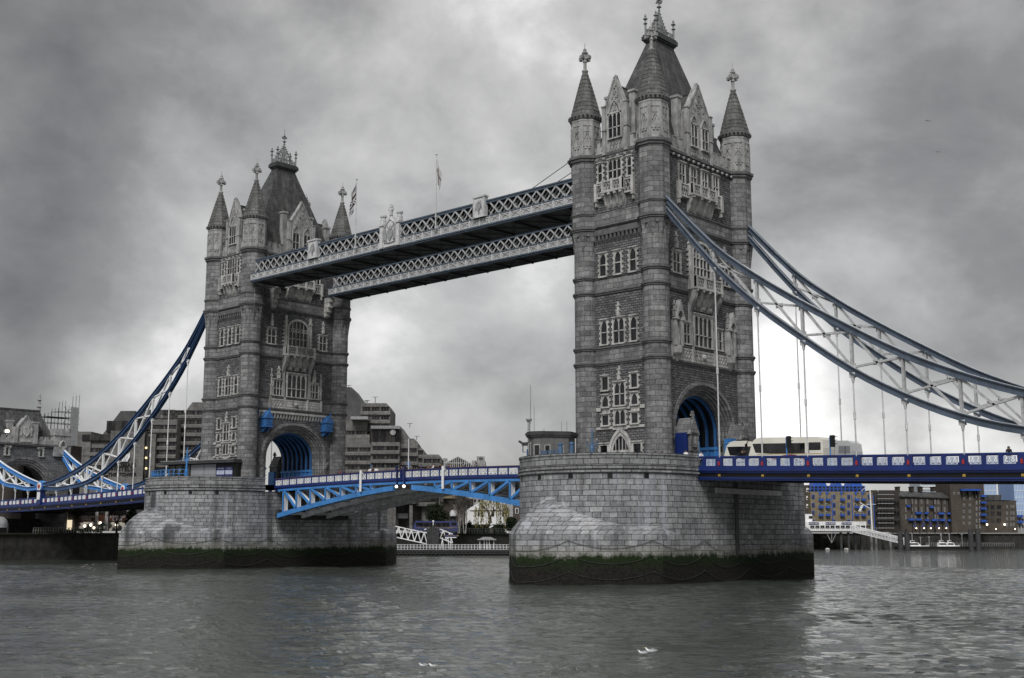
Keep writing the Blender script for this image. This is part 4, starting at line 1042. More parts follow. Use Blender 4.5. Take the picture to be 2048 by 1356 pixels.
# ================================================================ flagpoles and flags
def flagpole(x, zt, label):
    t = thing('flagpole', label, 'flagpole', (x, -11.4, 47.6), group='flagpoles on the walkway')
    m = MB(); m.tube((0, 0, 0), (0, 0, zt-47.6), .09, 8, .05); m.ball((0, 0, zt-47.5), .16, 8, 5); m.box(-.12, .12, -.1, .45, .1, .5); m.box(-.12, .12, -.1, .45, 1.7, 2.0); m.build('pole', 'iron_pale', t)
    return t
def flag(x, ztop, pts_w, drop, label, mat, sgn):
    """cloth hanging from the halyard, in soft folds"""
    NU, NV = 14, 10; V = []; F = []
    for j in range(NV+1):
        for i in range(NU+1):
            f, g = i/NU, j/NV
            sx = sgn*pts_w*(f**.9)*(1-.25*g); z = ztop-3.2*g*(1-.25*f)-drop*f**1.15
            y = -11.4+.22*math.sin(f*9+g*2.2)*f**.5; V.append((x+sgn*.07+sx, y, z))
    for j in range(NV):
        for i in range(NU): a = j*(NU+1)+i; F.append((a, a+1, a+NU+2, a+NU+1))
    me = bpy.data.meshes.new('flag'); me.from_pydata(V, [], F); uvl = me.uv_layers.new(name='UVMap')
    for p in me.polygons:
        p.use_smooth = True
        for li in p.loop_indices:
            vi = me.loops[li].vertex_index; uvl.data[li].uv = ((vi % (NU+1))/NU, 1-(vi//(NU+1))/NV)
    me.materials.append(MATS[mat]); o = bpy.data.objects.new('flag', me); link(o); tag(o, label, 'flag'); return o
def flagmat(name, fld, white, cross, jack):
    m, b = newmat(name); uv = b.n('ShaderNodeTexCoord').outputs['UV']; s_ = b.n('ShaderNodeSeparateXYZ', i_0=uv)
    u = b.math('SUBTRACT', s_.outputs[0], .5); v = b.math('SUBTRACT', s_.outputs[1], .5)
    au, av = b.math('ABSOLUTE', u), b.math('ABSOLUTE', v); c = fld
    if jack:
        dg = b.math('ABSOLUTE', b.math('SUBTRACT', au, av)); c = b.mix(b.math('LESS_THAN', dg, .10), c, white); c = b.mix(b.math('LESS_THAN', dg, .035), c, cross)
    c = b.mix(b.math('LESS_THAN', b.math('MINIMUM', b.math('MULTIPLY', au, 1.6), av), .17 if jack else .0), c, white)
    c = b.mix(b.math('LESS_THAN', b.math('MINIMUM', b.math('MULTIPLY', au, 1.6), av), .10 if jack else .09), c, cross)
    finish(b, c, .85, spec=.1)
flagmat('flag_dark', (.03, .032, .06), (.55, .55, .55), (.06, .04, .045), True)
flagmat('flag_pale', (.5, .5, .5), (.5, .5, .5), (.2, .17, .17), False)
FR, FL = on(873, 310, 'y', -11.4), on(713.5, 360, 'y', -11.4)
flagpole(FR.x, FR.z, 'tall thin pale flagpole right of the coat of arms, standing on the walkway'); flagpole(FL.x, FL.z, 'tall thin pale flagpole left of the coat of arms, standing on the walkway')
flag(FL.x, FL.z-.4, 1.5, 2.9, 'dark flag with white diagonal cross hanging limp on the left pole', 'flag_dark', -1)
flag(FR.x, FR.z-.6, 1.0, 2.7, 'pale flag with thin cross drooping from the right pole', 'flag_pale', 1)
# ================================================================ bascule leaves
XM = -41.15
def bz(x): return 14.48-.42*((x-XM)/30.5)**2
def leaf(s, label):
    """s=-1: leaf hinged in the farther pier"""
    lf = thing('bascule_leaf', label, 'bascule', group='bascule leaves')
    xe = XM+s*30.3; D = 30.3
    X = lambda d: XM+s*d
    zl = lambda d: 12.35-3.55*(d/28)**1.35       # top edge of lower chord
    def strip(m, y0, y1, f0, f1, d0, d1, n=14):
        for k in range(n):
            a, b_ = d0+(d1-d0)*k/n, d0+(d1-d0)*(k+1)/n
            A = [(X(a), y0, f0(a)), (X(b_), y0, f0(b_)), (X(b_), y1, f0(b_)), (X(a), y1, f0(a))]; B = [(X(a), y0, f1(a)), (X(b_), y0, f1(b_)), (X(b_), y1, f1(b_)), (X(a), y1, f1(a))]
            m.face(A[::-1]); m.face(B); m.face([A[0], A[1], B[1], B[0]]); m.face([A[3], A[2], B[2], B[3]])
            if k == 0: m.face([A[0], A[3], B[3], B[0]])
            if k == n-1: m.face([A[1], A[2], B[2], B[1]])
    rz = lambda d: bz(X(d))
    for e in (-1, 1):
        yo = e*7.6
        def st(m, y0, y1, za, zb, d0=.15, d1=D): a, b_ = sorted((yo+e*y0, yo+e*y1)); strip(m, a, b_, lambda d: rz(d)+za, lambda d: rz(d)+zb, d0, d1)
        m = MB(); st(m, -.16, .08, -.14, -.04); st(m, -.12, .04, -.3, -.14); st(m, -.12, .05, -1.3, -1.12)
        for k in range(17):
            d = .3+(D-.45)*k/16; z = rz(d); a, b_ = sorted((yo-e*.14, yo+e*.1)); m.box(*sorted((X(d)-.11, X(d)+.11)), a, b_, z-1.3, z-.14)
        m.build('parapet', 'navy' if 0 else 'deep_blue', lf)
        m = MB(); st(m, -.14, .1, -.04, .02); m.build('handrail', 'wood_red', lf)
        m = MB(); st(m, -.2, .16, -1.52, -1.3); st(m, -.2, .05, -1.75, -1.52); m.build('edge_beam', 'deep_blue', lf)
    m = MB(); strip(m, -7.45, 7.45, lambda d: rz(d)-1.75, lambda d: rz(d)-1.3, .15, D); m.build('roadway', 'asphalt', lf)
    pans = None
    for k in range(16):
        d = .3+(D-.45)*(k+.5)/16
        if pans is None: pans = lattice_panel(1.58, 0, .8).build('lattice_panel', 'iron_white', lf); o = pans
        else: o = pans.copy(); COL.objects.link(o); o.parent = lf
        x = X(d); o.location = (x, -7.6, bz(x)-1.11); o.rotation_euler = (0, math.atan(.84*(x-XM)/30.5**2), 0)
    DV = [28.0, 24.6, 21.1, 17.4, 13.8, 10.2, 6.8]
    zt = lambda d: rz(d)-1.75
    for y in (-7.35, -2.6, 2.6, 7.35):
        out = y == -7.35; mat = 'sky_blue' if out else 'truss_grey'
        m = MB(); strip(m, y-.3, y+.3, lambda d: zl(d)-.72-.0*d, lambda d: min(zl(d), zt(d)-.02), 2.0, 29.4)
        strip(m, y-.3, y+.3, lambda d: max(min(zl(d), zt(d)-.05), zt(d)-.3), lambda d: zt(d), .15, 29.4)
        m.build('lower_chord', mat, lf)
        m = MB(); w = MB()
        for i, d in enumerate(DV):
            x = X(d); 
            if zt(d)-zl(d) > .25:
                m.box(x-.14, x+.14, y-.32, y-.2, zl(d)-.1, zt(d)-.2); w.box(x-.09, x+.09, y-.2, y+.5, zl(d), zt(d)); w.box(x-.3*0-.14, x+.14, y+.5, y+.6, zl(d), zt(d))
            if i < len(DV)-1:
                d2 = DV[i+1]
                if zt(d)-zl(d) > .5: m.bar((x, y-.22, zt(d)-.15), (X(d2), y-.22, zl(d2)-.1), .2, .34, (0, 0, 1)); w.bar((x, y+.2, zt(d)-.15), (X(d2), y+.2, zl(d2)-.1), .55, .14, (0, 0, 1))
        m.build('truss_face', mat, lf); w.build('truss_web', 'iron_white' if out else 'truss_grey', lf)
    m = MB()
    for d in [29]+DV+[3.5]:
        x = X(d); z = min(zl(d), zt(d)-.1); m.box(x-.1, x+.1, -7.0, 7.0, z-.3, z-.02)
    m.build('cross_beam', 'truss_grey', lf)
    m = MB(); x = X(29.6); a, b_ = sorted((x, X(30.2))); m.box(a, b_, -7.4, 7.4, 7.6, 9.2); m.build('heel_beam', 'dark_iron', lf)
    return lf
leaf(-1, 'left bascule leaf with sky blue arched truss, hinged in the farther pier')
leaf(1, 'right bascule leaf with sky blue arched truss, running into the nearer pier')
def nav_lamp(x, label, white):
    t = thing('navigation_light' if not white else 'gauge_board', label, 'navigation light' if not white else 'marker board', (x, -7.95, bz(x)), group='navigation lights under the bascule' if not white else 'white marker boards on the bascule')
    m = MB()
    if white: m.box(-.2, .2, -.06, .06, -2.9, .25); m.box(-.26, .26, .06, .3, -.3, -.1); m.build('board', 'iron_white', t)
    else:
        m.box(-.1, .1, -.1, .12, -2.2, .35); m.box(-.2, .2, -.15, .15, .35, .5); m.build('post', 'navy', t)
        m = MB(); m.ball((0, -.05, -2.4), .2, 10, 6); m.build('lamp', 'lamp_warm', t)
m, b = newmat('lamp_warm'); e = b.n('ShaderNodeEmission', i_0=(1, .85, .65, 1), i_1=3.0); b.n('ShaderNodeOutputMaterial', i_0=e.outputs[0])
m, b = newmat('lamp_dim'); e = b.n('ShaderNodeEmission', i_0=(1, .78, .45, 1), i_1=.8); b.n('ShaderNodeOutputMaterial', i_0=e.outputs[0])
nav_lamp(-41.9, 'left one of two dark posts with a lamp at mid span', False); nav_lamp(-40.3, 'right one of two dark posts with a lamp at mid span', False)
nav_lamp(-49.9, 'white upright marker board on the left half of the bascule rail', True); nav_lamp(-32.4, 'white upright marker board on the right half of the bascule rail', True)
# ================================================================ river, banks
import numpy as np
def river():
    """one sheet: wind waves modelled in the reach by the bridge, flat beyond"""
    x0, x1, y0, y1, st = -120., 100., -112., 70., .42
    xs = np.arange(x0, x1+.01, st); ys = np.arange(y0, y1+.01, st); nx, ny = len(xs), len(ys)
    Xg, Yg = np.meshgrid(xs, ys); Z = np.zeros_like(Xg); r = np.random.RandomState(4)
    for k in range(46):
        lam = .9*(3.6/.9)**r.rand(); th = math.radians(132)+r.randn()*.7; kk = 2*math.pi/lam
        Z += .0042*lam**.95*np.sin(kk*(Xg*math.cos(th)+Yg*math.sin(th))+r.rand()*6.283+.8*np.sin(Xg*.11*r.rand()+Yg*.09*r.rand()+r.rand()*6))
    gust = np.zeros_like(Xg)
    for k in range(9): lam = 18+40*r.rand(); th = r.rand()*6.283; gust += np.sin(2*math.pi/lam*(Xg*math.cos(th)+Yg*math.sin(th))+r.rand()*6.28)
    Z *= np.clip(.85+.13*gust, .35, 1.35)
    edge = np.minimum(np.minimum(Xg-x0, x1-Xg), np.minimum(Yg-y0, y1-Yg)); Z *= np.clip(edge/8, 0, 1)
    V = np.stack([Xg.ravel(), Yg.ravel(), Z.ravel()], 1); I = np.arange(nx*ny).reshape(ny, nx)
    F = np.stack([I[:-1, :-1].ravel(), I[:-1, 1:].ravel(), I[1:, 1:].ravel(), I[1:, :-1].ravel()], 1)
    xe, ye = xs[-1], ys[-1]; n = len(V)
    B = [(-2500, -1500), (x0, -1500), (xe, -1500), (2500, -1500), (-2500, y0), (2500, y0), (-2500, ye), (2500, ye), (-2500, 5000), (x0, 5000), (xe, 5000), (2500, 5000), (x0, y0), (xe, y0), (x0, ye), (xe, ye)]
    V = np.concatenate([V, np.array([(a, b_, 0.) for a, b_ in B])])
    Q = [(0, 1, 12, 4), (1, 2, 13, 12), (2, 3, 5, 13), (4, 12, 14, 6), (13, 5, 7, 15), (6, 14, 9, 8), (14, 15, 10, 9), (15, 7, 11, 10)]
    F = np.concatenate([F, np.array(Q)+n]); me = bpy.data.meshes.new('water')
    me.vertices.add(len(V)); me.vertices.foreach_set('co', V.astype(np.float32).ravel()); me.loops.add(F.size); me.loops.foreach_set('vertex_index', F.astype(np.int32).ravel())
    me.polygons.add(len(F)); me.polygons.foreach_set('loop_start', np.arange(0, F.size, 4, dtype=np.int32)); me.polygons.foreach_set('use_smooth', np.ones(len(F), dtype=bool)); me.update(calc_edges=True)
    me.materials.append(MATS['water']); o = bpy.data.objects.new('water', me); link(o); tag(o, kind='structure')
river()
m = MB(); m.face([(-151, -400, -4), (-151, -400, 5.4), (-151, 250, 5.4), (-151, 250, -4)]); m.face([(-151, -400, 5.4), (-1500, -400, 5.4), (-1500, 3500, 5.4), (-151, 250, 5.4)])
FH = Vector((-.67586, .73703, 0)); RH = Vector((.73703, .67586, 0))
RZ = math.atan2(RH.y, RH.x)
def PD(px, py, D): d = ray(px, py); return CAM+d*(D/d.dot(FH))
# north bank turning with the river: quay face from under the bridge out past the warehouses
q = [Vector((-151, -400, 0)), Vector((-151, 150, 0))]+[Vector((PD(x, 1066, D).x, PD(x, 1066, D).y, 0)) for x, D in ((1300, 415), (1560, 424), (1930, 440), (2150, 452), (3200, 470))]
m = MB()
plain('quay_wall', (.035, .034, .03), .9, .5, .8, grime=.6); plain('quay_ground', (.10, .10, .095), .95, .3, .4)
u = 0
for a, b_ in zip(q, q[1:]):
    l = (b_-a).length; n = max(1, int(l/3)); dr = (b_-a)/n; nr = Vector((dr.y, -dr.x, 0)).normalized()
    m.face([(a.x, a.y, -4), (b_.x, b_.y, -4), (b_.x, b_.y, 5.4), (a.x, a.y, 5.4)])
    for k in range(n):
        c = a+dr*k; 
        if l < 400: m.box(c.x-.25, c.x+.25, c.y-.25, c.y+.25, -2, 5.1)
    m.bar((a.x, a.y, 5.3), (b_.x, b_.y, 5.3), .9, .3)
tag(m.build('river_wall', 'quay_wall'), 'dark weathered river wall with vertical fenders along the far bank', 'wall')
m = MB(); far_ = [(a.x, a.y, 5.4) for a in q]; m.face(far_+[(3000, 4000, 5.4), (-3000, 4000, 5.4), (-3000, -400, 5.4)]); tag(m.build('ground', 'quay_ground'), kind='structure')
class Site:
    """a building's own frame: u to the right, d away from the river, z up, facing the water"""
    def __init__(s, name, label, cat, D, px, group=None, zb=5.4, yaw=0.):
        P = PD(px, 1060, D); s.D = D; s.zb = zb; s.lat0 = (P-CAM).dot(RH); s.yaw = yaw
        s.t = thing(name, label, cat, (P.x, P.y, zb), RZ+yaw, group)
    def uz(s, px, py, dd=0.): P = PD(px, py, s.D+dd); return (P-CAM).dot(RH)-s.lat0, P.z-s.zb
    def pbox(s, m, x0, x1, y0, y1, d0, d1, skip=''):
        ym = (y0+y1)/2; a, _ = s.uz(x0, ym); b_, _ = s.uz(x1, ym); _, z1 = s.uz((x0+x1)/2, y0); _, z0 = s.uz((x0+x1)/2, y1)
        m.box(a, b_, d0, d1, z0, z1, skip); return a, b_, z0, z1
stone('concrete', (.21, .205, .195), (.17, .165, .158), (.10, .10, .095), 5.5, 2.75, .05, dirt=.5, bumps=.2)
plain('concrete_dark', (.085, .083, .085), .85, .25, .3, grime=.4); plain('roof_dark', (.06, .06, .065), .7, .3, .4)
stone('brick_yellow', (.33, .275, .17), (.22, .18, .115), (.19, .165, .13), .45, .16, .02, dirt=.3, bumps=.1)
stone('brick_brown', (.125, .106, .088), (.075, .064, .054), (.08, .07, .06), .45, .16, .02, dirt=.35, bumps=.1)
stone('brick_dark', (.075, .064, .055), (.05, .044, .04), (.06, .05, .04), .45, .16, .02, dirt=.35, bumps=.1)
plain('warehouse_blue', (.03, .10, .42), .5, .2, 1); plain('white_paint', (.80, .80, .80), .5, .08, 1, grime=.1); plain('pale_cladding', (.42, .46, .52), .5, .1, .2)
m, b = newmat('shop_light'); e = b.n('ShaderNodeEmission', i_0=(1, .85, .6, 1), i_1=.45); b.n('ShaderNodeOutputMaterial', i_0=e.outputs[0])
m, b = newmat('shop_window'); pos = b.n('ShaderNodeNewGeometry').outputs['Position']; v = b.ramp(b.noise(pos, .9, 2), [(.5, 0), (.62, 1)])
p = b.n('ShaderNodeBsdfPrincipled', i_Roughness=.15); p.inputs['Base Color'].default_value = (.03, .03, .03, 1); p.inputs['Emission Color'].default_value = (1, .9, .75, 1); b.nt.links.new(b.math('MULTIPLY', v, .16), p.inputs['Emission Strength']); b.n('ShaderNodeOutputMaterial', i_0=p.outputs[0])
# ---------------------------------------------------------------- riverside hotel
H = Site('hotel', 'stepped brown concrete hotel with ribbon windows rising behind the farther tower', 'hotel', 345, 520)
def block(s, x0, x1, yt, rows, cols, d=0., dep=16, yb=1060, cham=0., mat='concrete', wh=7.5, gap=3., lip=True):
    m = MB(); a, zt = s.uz(x0, yt); b_, _ = s.uz(x1, yt); zb_ = s.uz(x0, yb)[1]; c = cham
    cl, cr = (c, 0) if c > 0 else (0, -c)
    m.prism([(a, zb_), (b_, zb_), (b_, zt-cr*1.4), (b_-cr, zt), (a+cl, zt), (a, zt-cl*1.4)], d, d+dep)
    for y in rows:                                                     # projecting parapet bands under each window row
        _, z = s.uz(x0, y+wh/2); m.prism([(d, z-.15), (d-.6, z-.4), (d-.6, z-1.15), (d, z-1.35)], a-.05, b_+.05, 'dz')
    o = m.build('block', mat, s.t)
    for y in rows:
        for k in range(cols):
            w = (x1-x0-gap*1.0)/cols; xa = x0+gap*.5+w*k+gap*.5; xb = x0+gap*.5+w*(k+1)-gap*.5
            g = MB(); a2, b2, z0, z1 = s.pbox(g, xa, xb, y-wh/2, y+wh/2, d-.05, d+.2, 'k'); o2 = g.build('window', 'glass_far', o)
            f = MB(); n = 3
            for i in range(n+1): uu = a2+(b2-a2)*i/n; f.box(uu-.07, uu+.07, d-.16, d-.04, z0, z1)
            f.box(a2-.12, b2+.12, d-.35, d+.0, z1, z1+.14); f.build('frame', 'concrete_dark', o2)
    return o
block(H, 176, 240, 812, [], 1, 14, 18, cham=5, mat='concrete_dark'); block(H, 234, 318, 808, [], 1, 16, 18, cham=2, mat='concrete_dark')
block(H, 312, 450, 800, [821, 840, 857.5, 875, 892.5, 910, 927.5, 945], 6, 6, 20, cham=9)
block(H, 300, 352, 838, [853, 871, 887, 904, 922, 940], 2, 1.5, 14); block(H, 142, 178, 862, [], 1, 2, 14); block(H, 158, 232, 868, [899, 918, 938], 3, 2.5, 14)
block(H, 224, 292, 862, [], 1, -1, 12); block(H, 296, 312, 868, [], 1, 0, 12)
m = MB(); H.pbox(m, 291, 297, 872, 975, -.6, 1.0); H.pbox(m, 182, 224, 833, 855, 13.4, 14.2); H.pbox(m, 160, 232, 868, 880, 1.6, 2.4); H.pbox(m, 232, 312, 826, 850, 15.5, 16.2); H.pbox(m, 314, 345, 822, 838, 5.4, 6.1); H.build = None; m.build('dark_glazing', 'glass_far', H.t)
m = MB()
for y in (896, 916, 937): a, z = H.uz(294, y); m.ball((a, -.8, z), .35, 8, 5)
m.build('wall_lamp', 'lamp_dim', H.t)
m = MB(); z = 0
for x, dx in ((244, -4), (247.5, -1.4), (251, 1.2), (254, 3.6), (256.5, 6.2)):
    a, z0 = H.uz(249+(x-250)*.8, 924); a1, z1 = H.uz(x+dx, 900 if abs(dx) < 2 else 905); m.prism([(a-.42, z0), (a+.42, z0), (a+(a1-a)*.6+.55, z0+(z1-z0)*.5), (a1, z1), (a+(a1-a)*.6-.45, z0+(z1-z0)*.55)], -1.45, -1.05)
lf = m.build('leaf_logo', 'iron_white', H.t)
m = MB()
for x, dx in ((136, -3), (139, 0), (142, 3.5)):
    a, z0 = H.uz(139+(x-139)*.8, 915); a1, z1 = H.uz(x+dx, 896); m.prism([(a-.42, z0), (a+.42, z0), (a+(a1-a)*.6+.5, z0+(z1-z0)*.5), (a1, z1), (a+(a1-a)*.6-.4, z0+(z1-z0)*.5)], -1.4, -1.0)
m.box(H.uz(134, 1)[0], H.uz(146, 1)[0], -1, 2, 0, H.uz(140, 880)[1]); m.build('leaf_logo', 'iron_white', H.t) if 0 else None
for txt, py, sz in (('GUOMAN', 930.5, 1.75), ('HOTELS', 938.5, 1.75), ('THE TOWER', 949.5, 1.45)):
    a, z = H.uz(246.5, py); textobj('sign_lettering', txt, sz, 'black', H.t, (a, -1.12, z), (math.pi/2, 0, 0), .06, bold=.03)
block(H, 660, 721, 766, [], 1, 10, 18, cham=-4, mat='concrete_dark'); block(H, 716, 776, 801, [813, 830.5, 848], 3, 7, 16, cham=-1.2); block(H, 640, 730, 836, [863, 880.5], 4, 4.5, 14)
block(H, 640, 742, 868, [898, 916, 934], 4, 2, 14); block(H, 742, 799, 884, [896, 914, 931], 2, .5, 14); block(H, 797, 819, 849, [], 1, 5, 12, cham=-3.2); block(H, 813, 832, 874, [], 1, 5.5, 12, cham=-1)
block(H, 799, 834, 886, [899, 917, 934], 2, 3.5, 12); block(H, 832, 847, 893, [903, 919, 936], 1, 4, 12, cham=-1); block(H, 844, 882, 908, [921, 938], 2, 2, 12, cham=-.8)
m = MB(); H.pbox(m, 738, 797, 857, 884, 1.5, 9); m.build('glass_pavilion', 'glass_far', H.t)
m = MB(); a, b_, z0, z1 = H.pbox(m, 700, 735, 832, 838, 1, 9); a, b_, z0, z1 = H.pbox(m, 742, 798, 851, 857, .8, 9); 
for k in range(14): uu = a+(b_-a)*k/13; m.box(uu-.1, uu+.1, .5, .9, z0, z1)
m.build('pavilion_roof', 'iron_grey', H.t)
m = MB(); a, z = H.uz(785, 864); T = MB(lambda x, y, zz_: (a+x, 1.3-zz_, z+y)); T.lathe([(0, 0), (.85, 0), (.85, .2), (.6, .25), (0, .25)], 0, 0, 16); T.build('round_crest', 'dressing_grey', H.t)
m = MB()
for x, y0, y1 in ((744, 788, 803), (728, 795, 803), (725, 796, 803), (815, 842, 850), (829, 868, 876), (690, 764, 770)): a, z0 = H.uz(x, y1); _, z1 = H.uz(x, y0); m.tube((a, 8, z0), (a, 8, z1), .1, 5); m.bar((a-.8, 8, z1), (a+.8, 8, z1), .12)
m.build('aerial', 'dark_iron', H.t)
m = MB(); H.pbox(m, 782, 834, 991, 1008, -6, 6); H.pbox(m, 832, 880, 985, 1012, 0, 8)
for x in (784, 789, 822): H.pbox(m, x, x+6, 1007, 1064, -5.5, -4)
m.build('undercroft', 'concrete', H.t)
m = MB(); H.pbox(m, 794, 816, 1013, 1027, -3, -2); H.pbox(m, 833, 878, 994, 1002, -.3, .2); m.build('undercroft_glazing', 'glass_far', H.t)
m = MB(); H.pbox(m, 793, 818, 1027, 1037, -3.4, 5); m.build('balustrade', 'concrete_dark', H.t)
# ---------------------------------------------------------------- abutment tower at the left edge
B = thing('abutment_tower', 'squat stone gateway tower with steep slate roof at the left edge', 'tower', (-176, 0, 5.4))
tw = lambda d: (lambda u, dd, z: (d+dd, u, z-5.4))
m = MB(lambda u, d, z: (d, u, z-5.4)); w, zs, h = 7.4, 14.2, 7.9; A = arch_pts(w, zs, h, 24); Wd = 11.0
for d in (0, -9):
    m.face([(-Wd, d, 4), (-w, d, 4), (-w, d, zs), (-Wd, d, zs)]); m.face([(w, d, 4), (Wd, d, 4), (Wd, d, zs), (w, d, zs)]); m.face([(-Wd, d, zs), (-w, d, zs), (-w, d, 25), (-Wd, d, 25)]); m.face([(w, d, zs), (Wd, d, zs), (Wd, d, 25), (w, d, 25)])
    for p, q2 in zip(A, A[1:]): m.face([(p[0], d, p[1]), (q2[0], d, q2[1]), (q2[0], d, 25), (p[0], d, 25)])
for p, q2 in zip([(-w, 4)]+A, A+[(w, 4)]): m.face([(p[0], 0, p[1]), (q2[0], 0, q2[1]), (q2[0], -9, q2[1]), (p[0], -9, p[1])])
for e in (-1, 1): m.face([(e*Wd, 0, 4), (e*Wd, -9, 4), (e*Wd, -9, 25), (e*Wd, 0, 25)])
m.build('wall', 'rubble_light', B)
m = MB(lambda u, d, z: (d, u, z-5.4))
for wo, wi, df in ((7.9, 7.3, .25), (7.3, 6.9, .1), (6.9, 6.4, -.1), (6.4, 6.0, -.4)):
    O, I = arch_pts(wo, zs, wo*1.05, 24), arch_pts(wi, zs, wi*1.05, 24)
    for i in range(24):
        m.face([(O[i][0], df, O[i][1]), (O[i+1][0], df, O[i+1][1]), (I[i+1][0], df, I[i+1][1]), (I[i][0], df, I[i][1])]); m.face([(I[i][0], df, I[i][1]), (I[i+1][0], df, I[i+1][1]), (I[i+1][0], df-.6, I[i+1][1]), (I[i][0], df-.6, I[i][1])])
m.build('archivolt', 'ashlar', B)
m = MB(lambda u, d, z: (d, u, z-5.4)); m.box(-Wd, Wd, 0, .3, 24.7, 25.0); m.box(-Wd, Wd, 0, .5, 25.0, 25.4); m.build('cornice', 'string', B)
m = MB(lambda u, d, z: (d, u, z-5.4)); m.box(-6.8, 6.8, -.5, .1, 25.4, 26.5)
for k in range(10): uu = -6.8+1.45*k; m.box(uu, uu+.85, -.5, .1, 26.5, 27.1)
for e in (-3.3, 3.3): m.lathe([(.1, 23.9), (.35, 24.3), (.4, 24.7)], e, .2, 8)
m.build('parapet', 'dressing_grey', B)
m = MB(lambda u, d, z: (d, u, z-5.4)); zb_, zt_ = 26, 33.3
cbb = [(-7.6, -.6), (7.6, -.6), (7.6, -8.4), (-7.6, -8.4)]; ctt = [(-5, -4.2), (5, -4.2), (5, -4.8), (-5, -4.8)]
for i in range(4): j = (i+1) % 4; m.face([cbb[i]+(zb_,), cbb[j]+(zb_,), ctt[j]+(zt_,), ctt[i]+(zt_,)])
m.box(-5.1, 5.1, -5, -4, zt_-.1, zt_+.25); m.build('roof', 'slate', B)
m = MB(lambda u, d, z: (d, u, z-5.4)); m.lathe([(.45, 31.5), (.4, 34.2), (.7, 34.4), (.3, 34.7), (.25, 35.8), (.6, 36.0), (.25, 36.2), (.2, 37.0), (.02, 37.6)], 5.0, -4.5, 8); m.lathe([(.45, 31.5), (.4, 34.2), (.7, 34.4), (.3, 34.7), (.25, 35.8), (.6, 36.0), (.25, 36.2), (.2, 37.0), (.02, 37.6)], -5.0, -4.5, 8)
m.build('ridge_finial', 'dressing_grey', B)
m = MB(lambda u, d, z: (d, u, z-5.4)); m.prism([(-2.1, 25.4), (2.1, 25.4), (2.1, 28.5), (0, 31.3), (-2.1, 28.5)], -2.2, .35)
for e in (-1, 1): m.box(e*2.3-.4, e*2.3+.4, -1, .6, 25.4, 29.0); m.box(e*2.9-.6, e*2.9+.6, -2.6, -1.2, 26, 30.2); m.box(e*2.9-.75, e*2.9+.75, -2.7, -1.1, 30.2, 30.6); m.bar((e*2.2, .1, 28.4), (0, .1, 31.6), .7, .3)
gb = m.build('gable', 'dressing_grey', B)
m = MB(lambda u, d, z: (d, u, z-5.4)); m.prism([(-.8, 28.6), (.8, 28.6), (.8, 27.6), (0, 26.8), (-.8, 27.6)], .35, .55); m.prism([(-.5, 28.7), (.5, 28.7), (.6, 29.3), (0, 29.0), (-.6, 29.3)], .35, .5)
for e in (-1, 1): m.prism([(e*1.0, 27), (e*1.5, 27.1), (e*1.4, 28), (e*1.7, 28.6), (e*1.2, 29), (e*.95, 28.2)], .35, .5)
m.box(-1.3, 1.3, .35, .5, 25.7, 26.3); m.build('coat_of_arms', 'dressing', gb)
for e in (-1, 1):
    m = MB(lambda u, d, z: (d, u, z-5.4)); c = e*8.75; m.box(c-1.95, c+1.95, -3.6, .5, 25.4, 27.6); m.box(c-2.1, c+2.1, -3.8, .7, 27.6, 27.9); m.box(c-2.05, c+2.05, -3.7, .6, 27.9, 28.6)
    for k in range(3): m.box(c-2.05+k*1.6, c-2.05+k*1.6+.9, -3.7, .6, 28.6, 29.2)
    m.box(c-2.0, c+2.0, 0, .55, 22.8, 25.0); m.build('corner_turret', 'dressing_grey', B)
    m = MB(lambda u, d, z: (d, u, z-5.4)); L = lancet(.9, 25.0, 6); m.prism([(c+x, z) for x, z in L]+[(c+x*.7, z-.2) for x, z in reversed(L)], .5, .9); m.box(c-.55, c+.55, .52, .62, 23.2, 25.2); m.build('chain_opening', 'dressing', B)
    Tn = lambda u, d, z: (d, u, z-5.4)
    window(B, Tn, e*3.95, 22.7, 24.3, .3, 1, (), .3, .2, True, False)
m = MB(lambda u, d, z: (d, u, z-5.4)); m.box(2.6, 4.3, -3.0, -1.0, 26.4, 28.6); m.prism([(-.9, 28.6), (-3.6, 30.4), (-3.6, 30.0), (-.9, 28.3)], 2.4, 4.5, 'dz'); m.build('dormer', 'black', B)
for e, lb in ((-4.2, 'left'), (2.4, 'right')):
    t = thing('floodlight', 'bright white floodlight on the abutment parapet, %s of its carved gable' % lb, 'floodlight', (-176.2, e, 27.1), group='floodlights on the abutment parapet')
    m = MB(); m.box(-.08, .08, -.08, .08, 0, .5); m.box(-.35, .25, -.45, .45, .5, 1.1); m.build('housing', 'iron_white', t); m = MB(); m.box(.25, .3, -.4, .4, .55, 1.05); m.build('lens', 'lamp_warm', t)
# abutment substructure under the deck
m = MB(); m.box(-200, -181, -10.0, 10.0, 0, 8.6); m.box(-181, -180.6, -10.0, 10.0, 8.0, 8.5); tag(m.build('bridge_abutment', 'rubble_light'), 'stained stone abutment under the left end of the deck', 'abutment')
m = MB(); m.lathe([(2.0, 0), (2.0, 2.4), (1.7, 3.4), (1.0, 4.0), (.1, 4.2)], 0, 0, 16); sh_ = thing('sentry_kiosk', 'pale domed kiosk with dark doorway at the river wall, bottom left', 'kiosk', (-153.5, -15.0, 4.6)); m.build('dome', 'iron_grey', sh_, True); m = MB(); m.box(1.6, 2.15, -.9, .9, 0, 1.9); m.build('doorway', 'black', sh_)
m = MB(); m.box(-153, -151.2, -60, 32, 4.0, 5.42); tag(m.build('terrace_wall', 'quay_wall'), 'dark low terrace wall on the river edge at bottom left', 'wall')
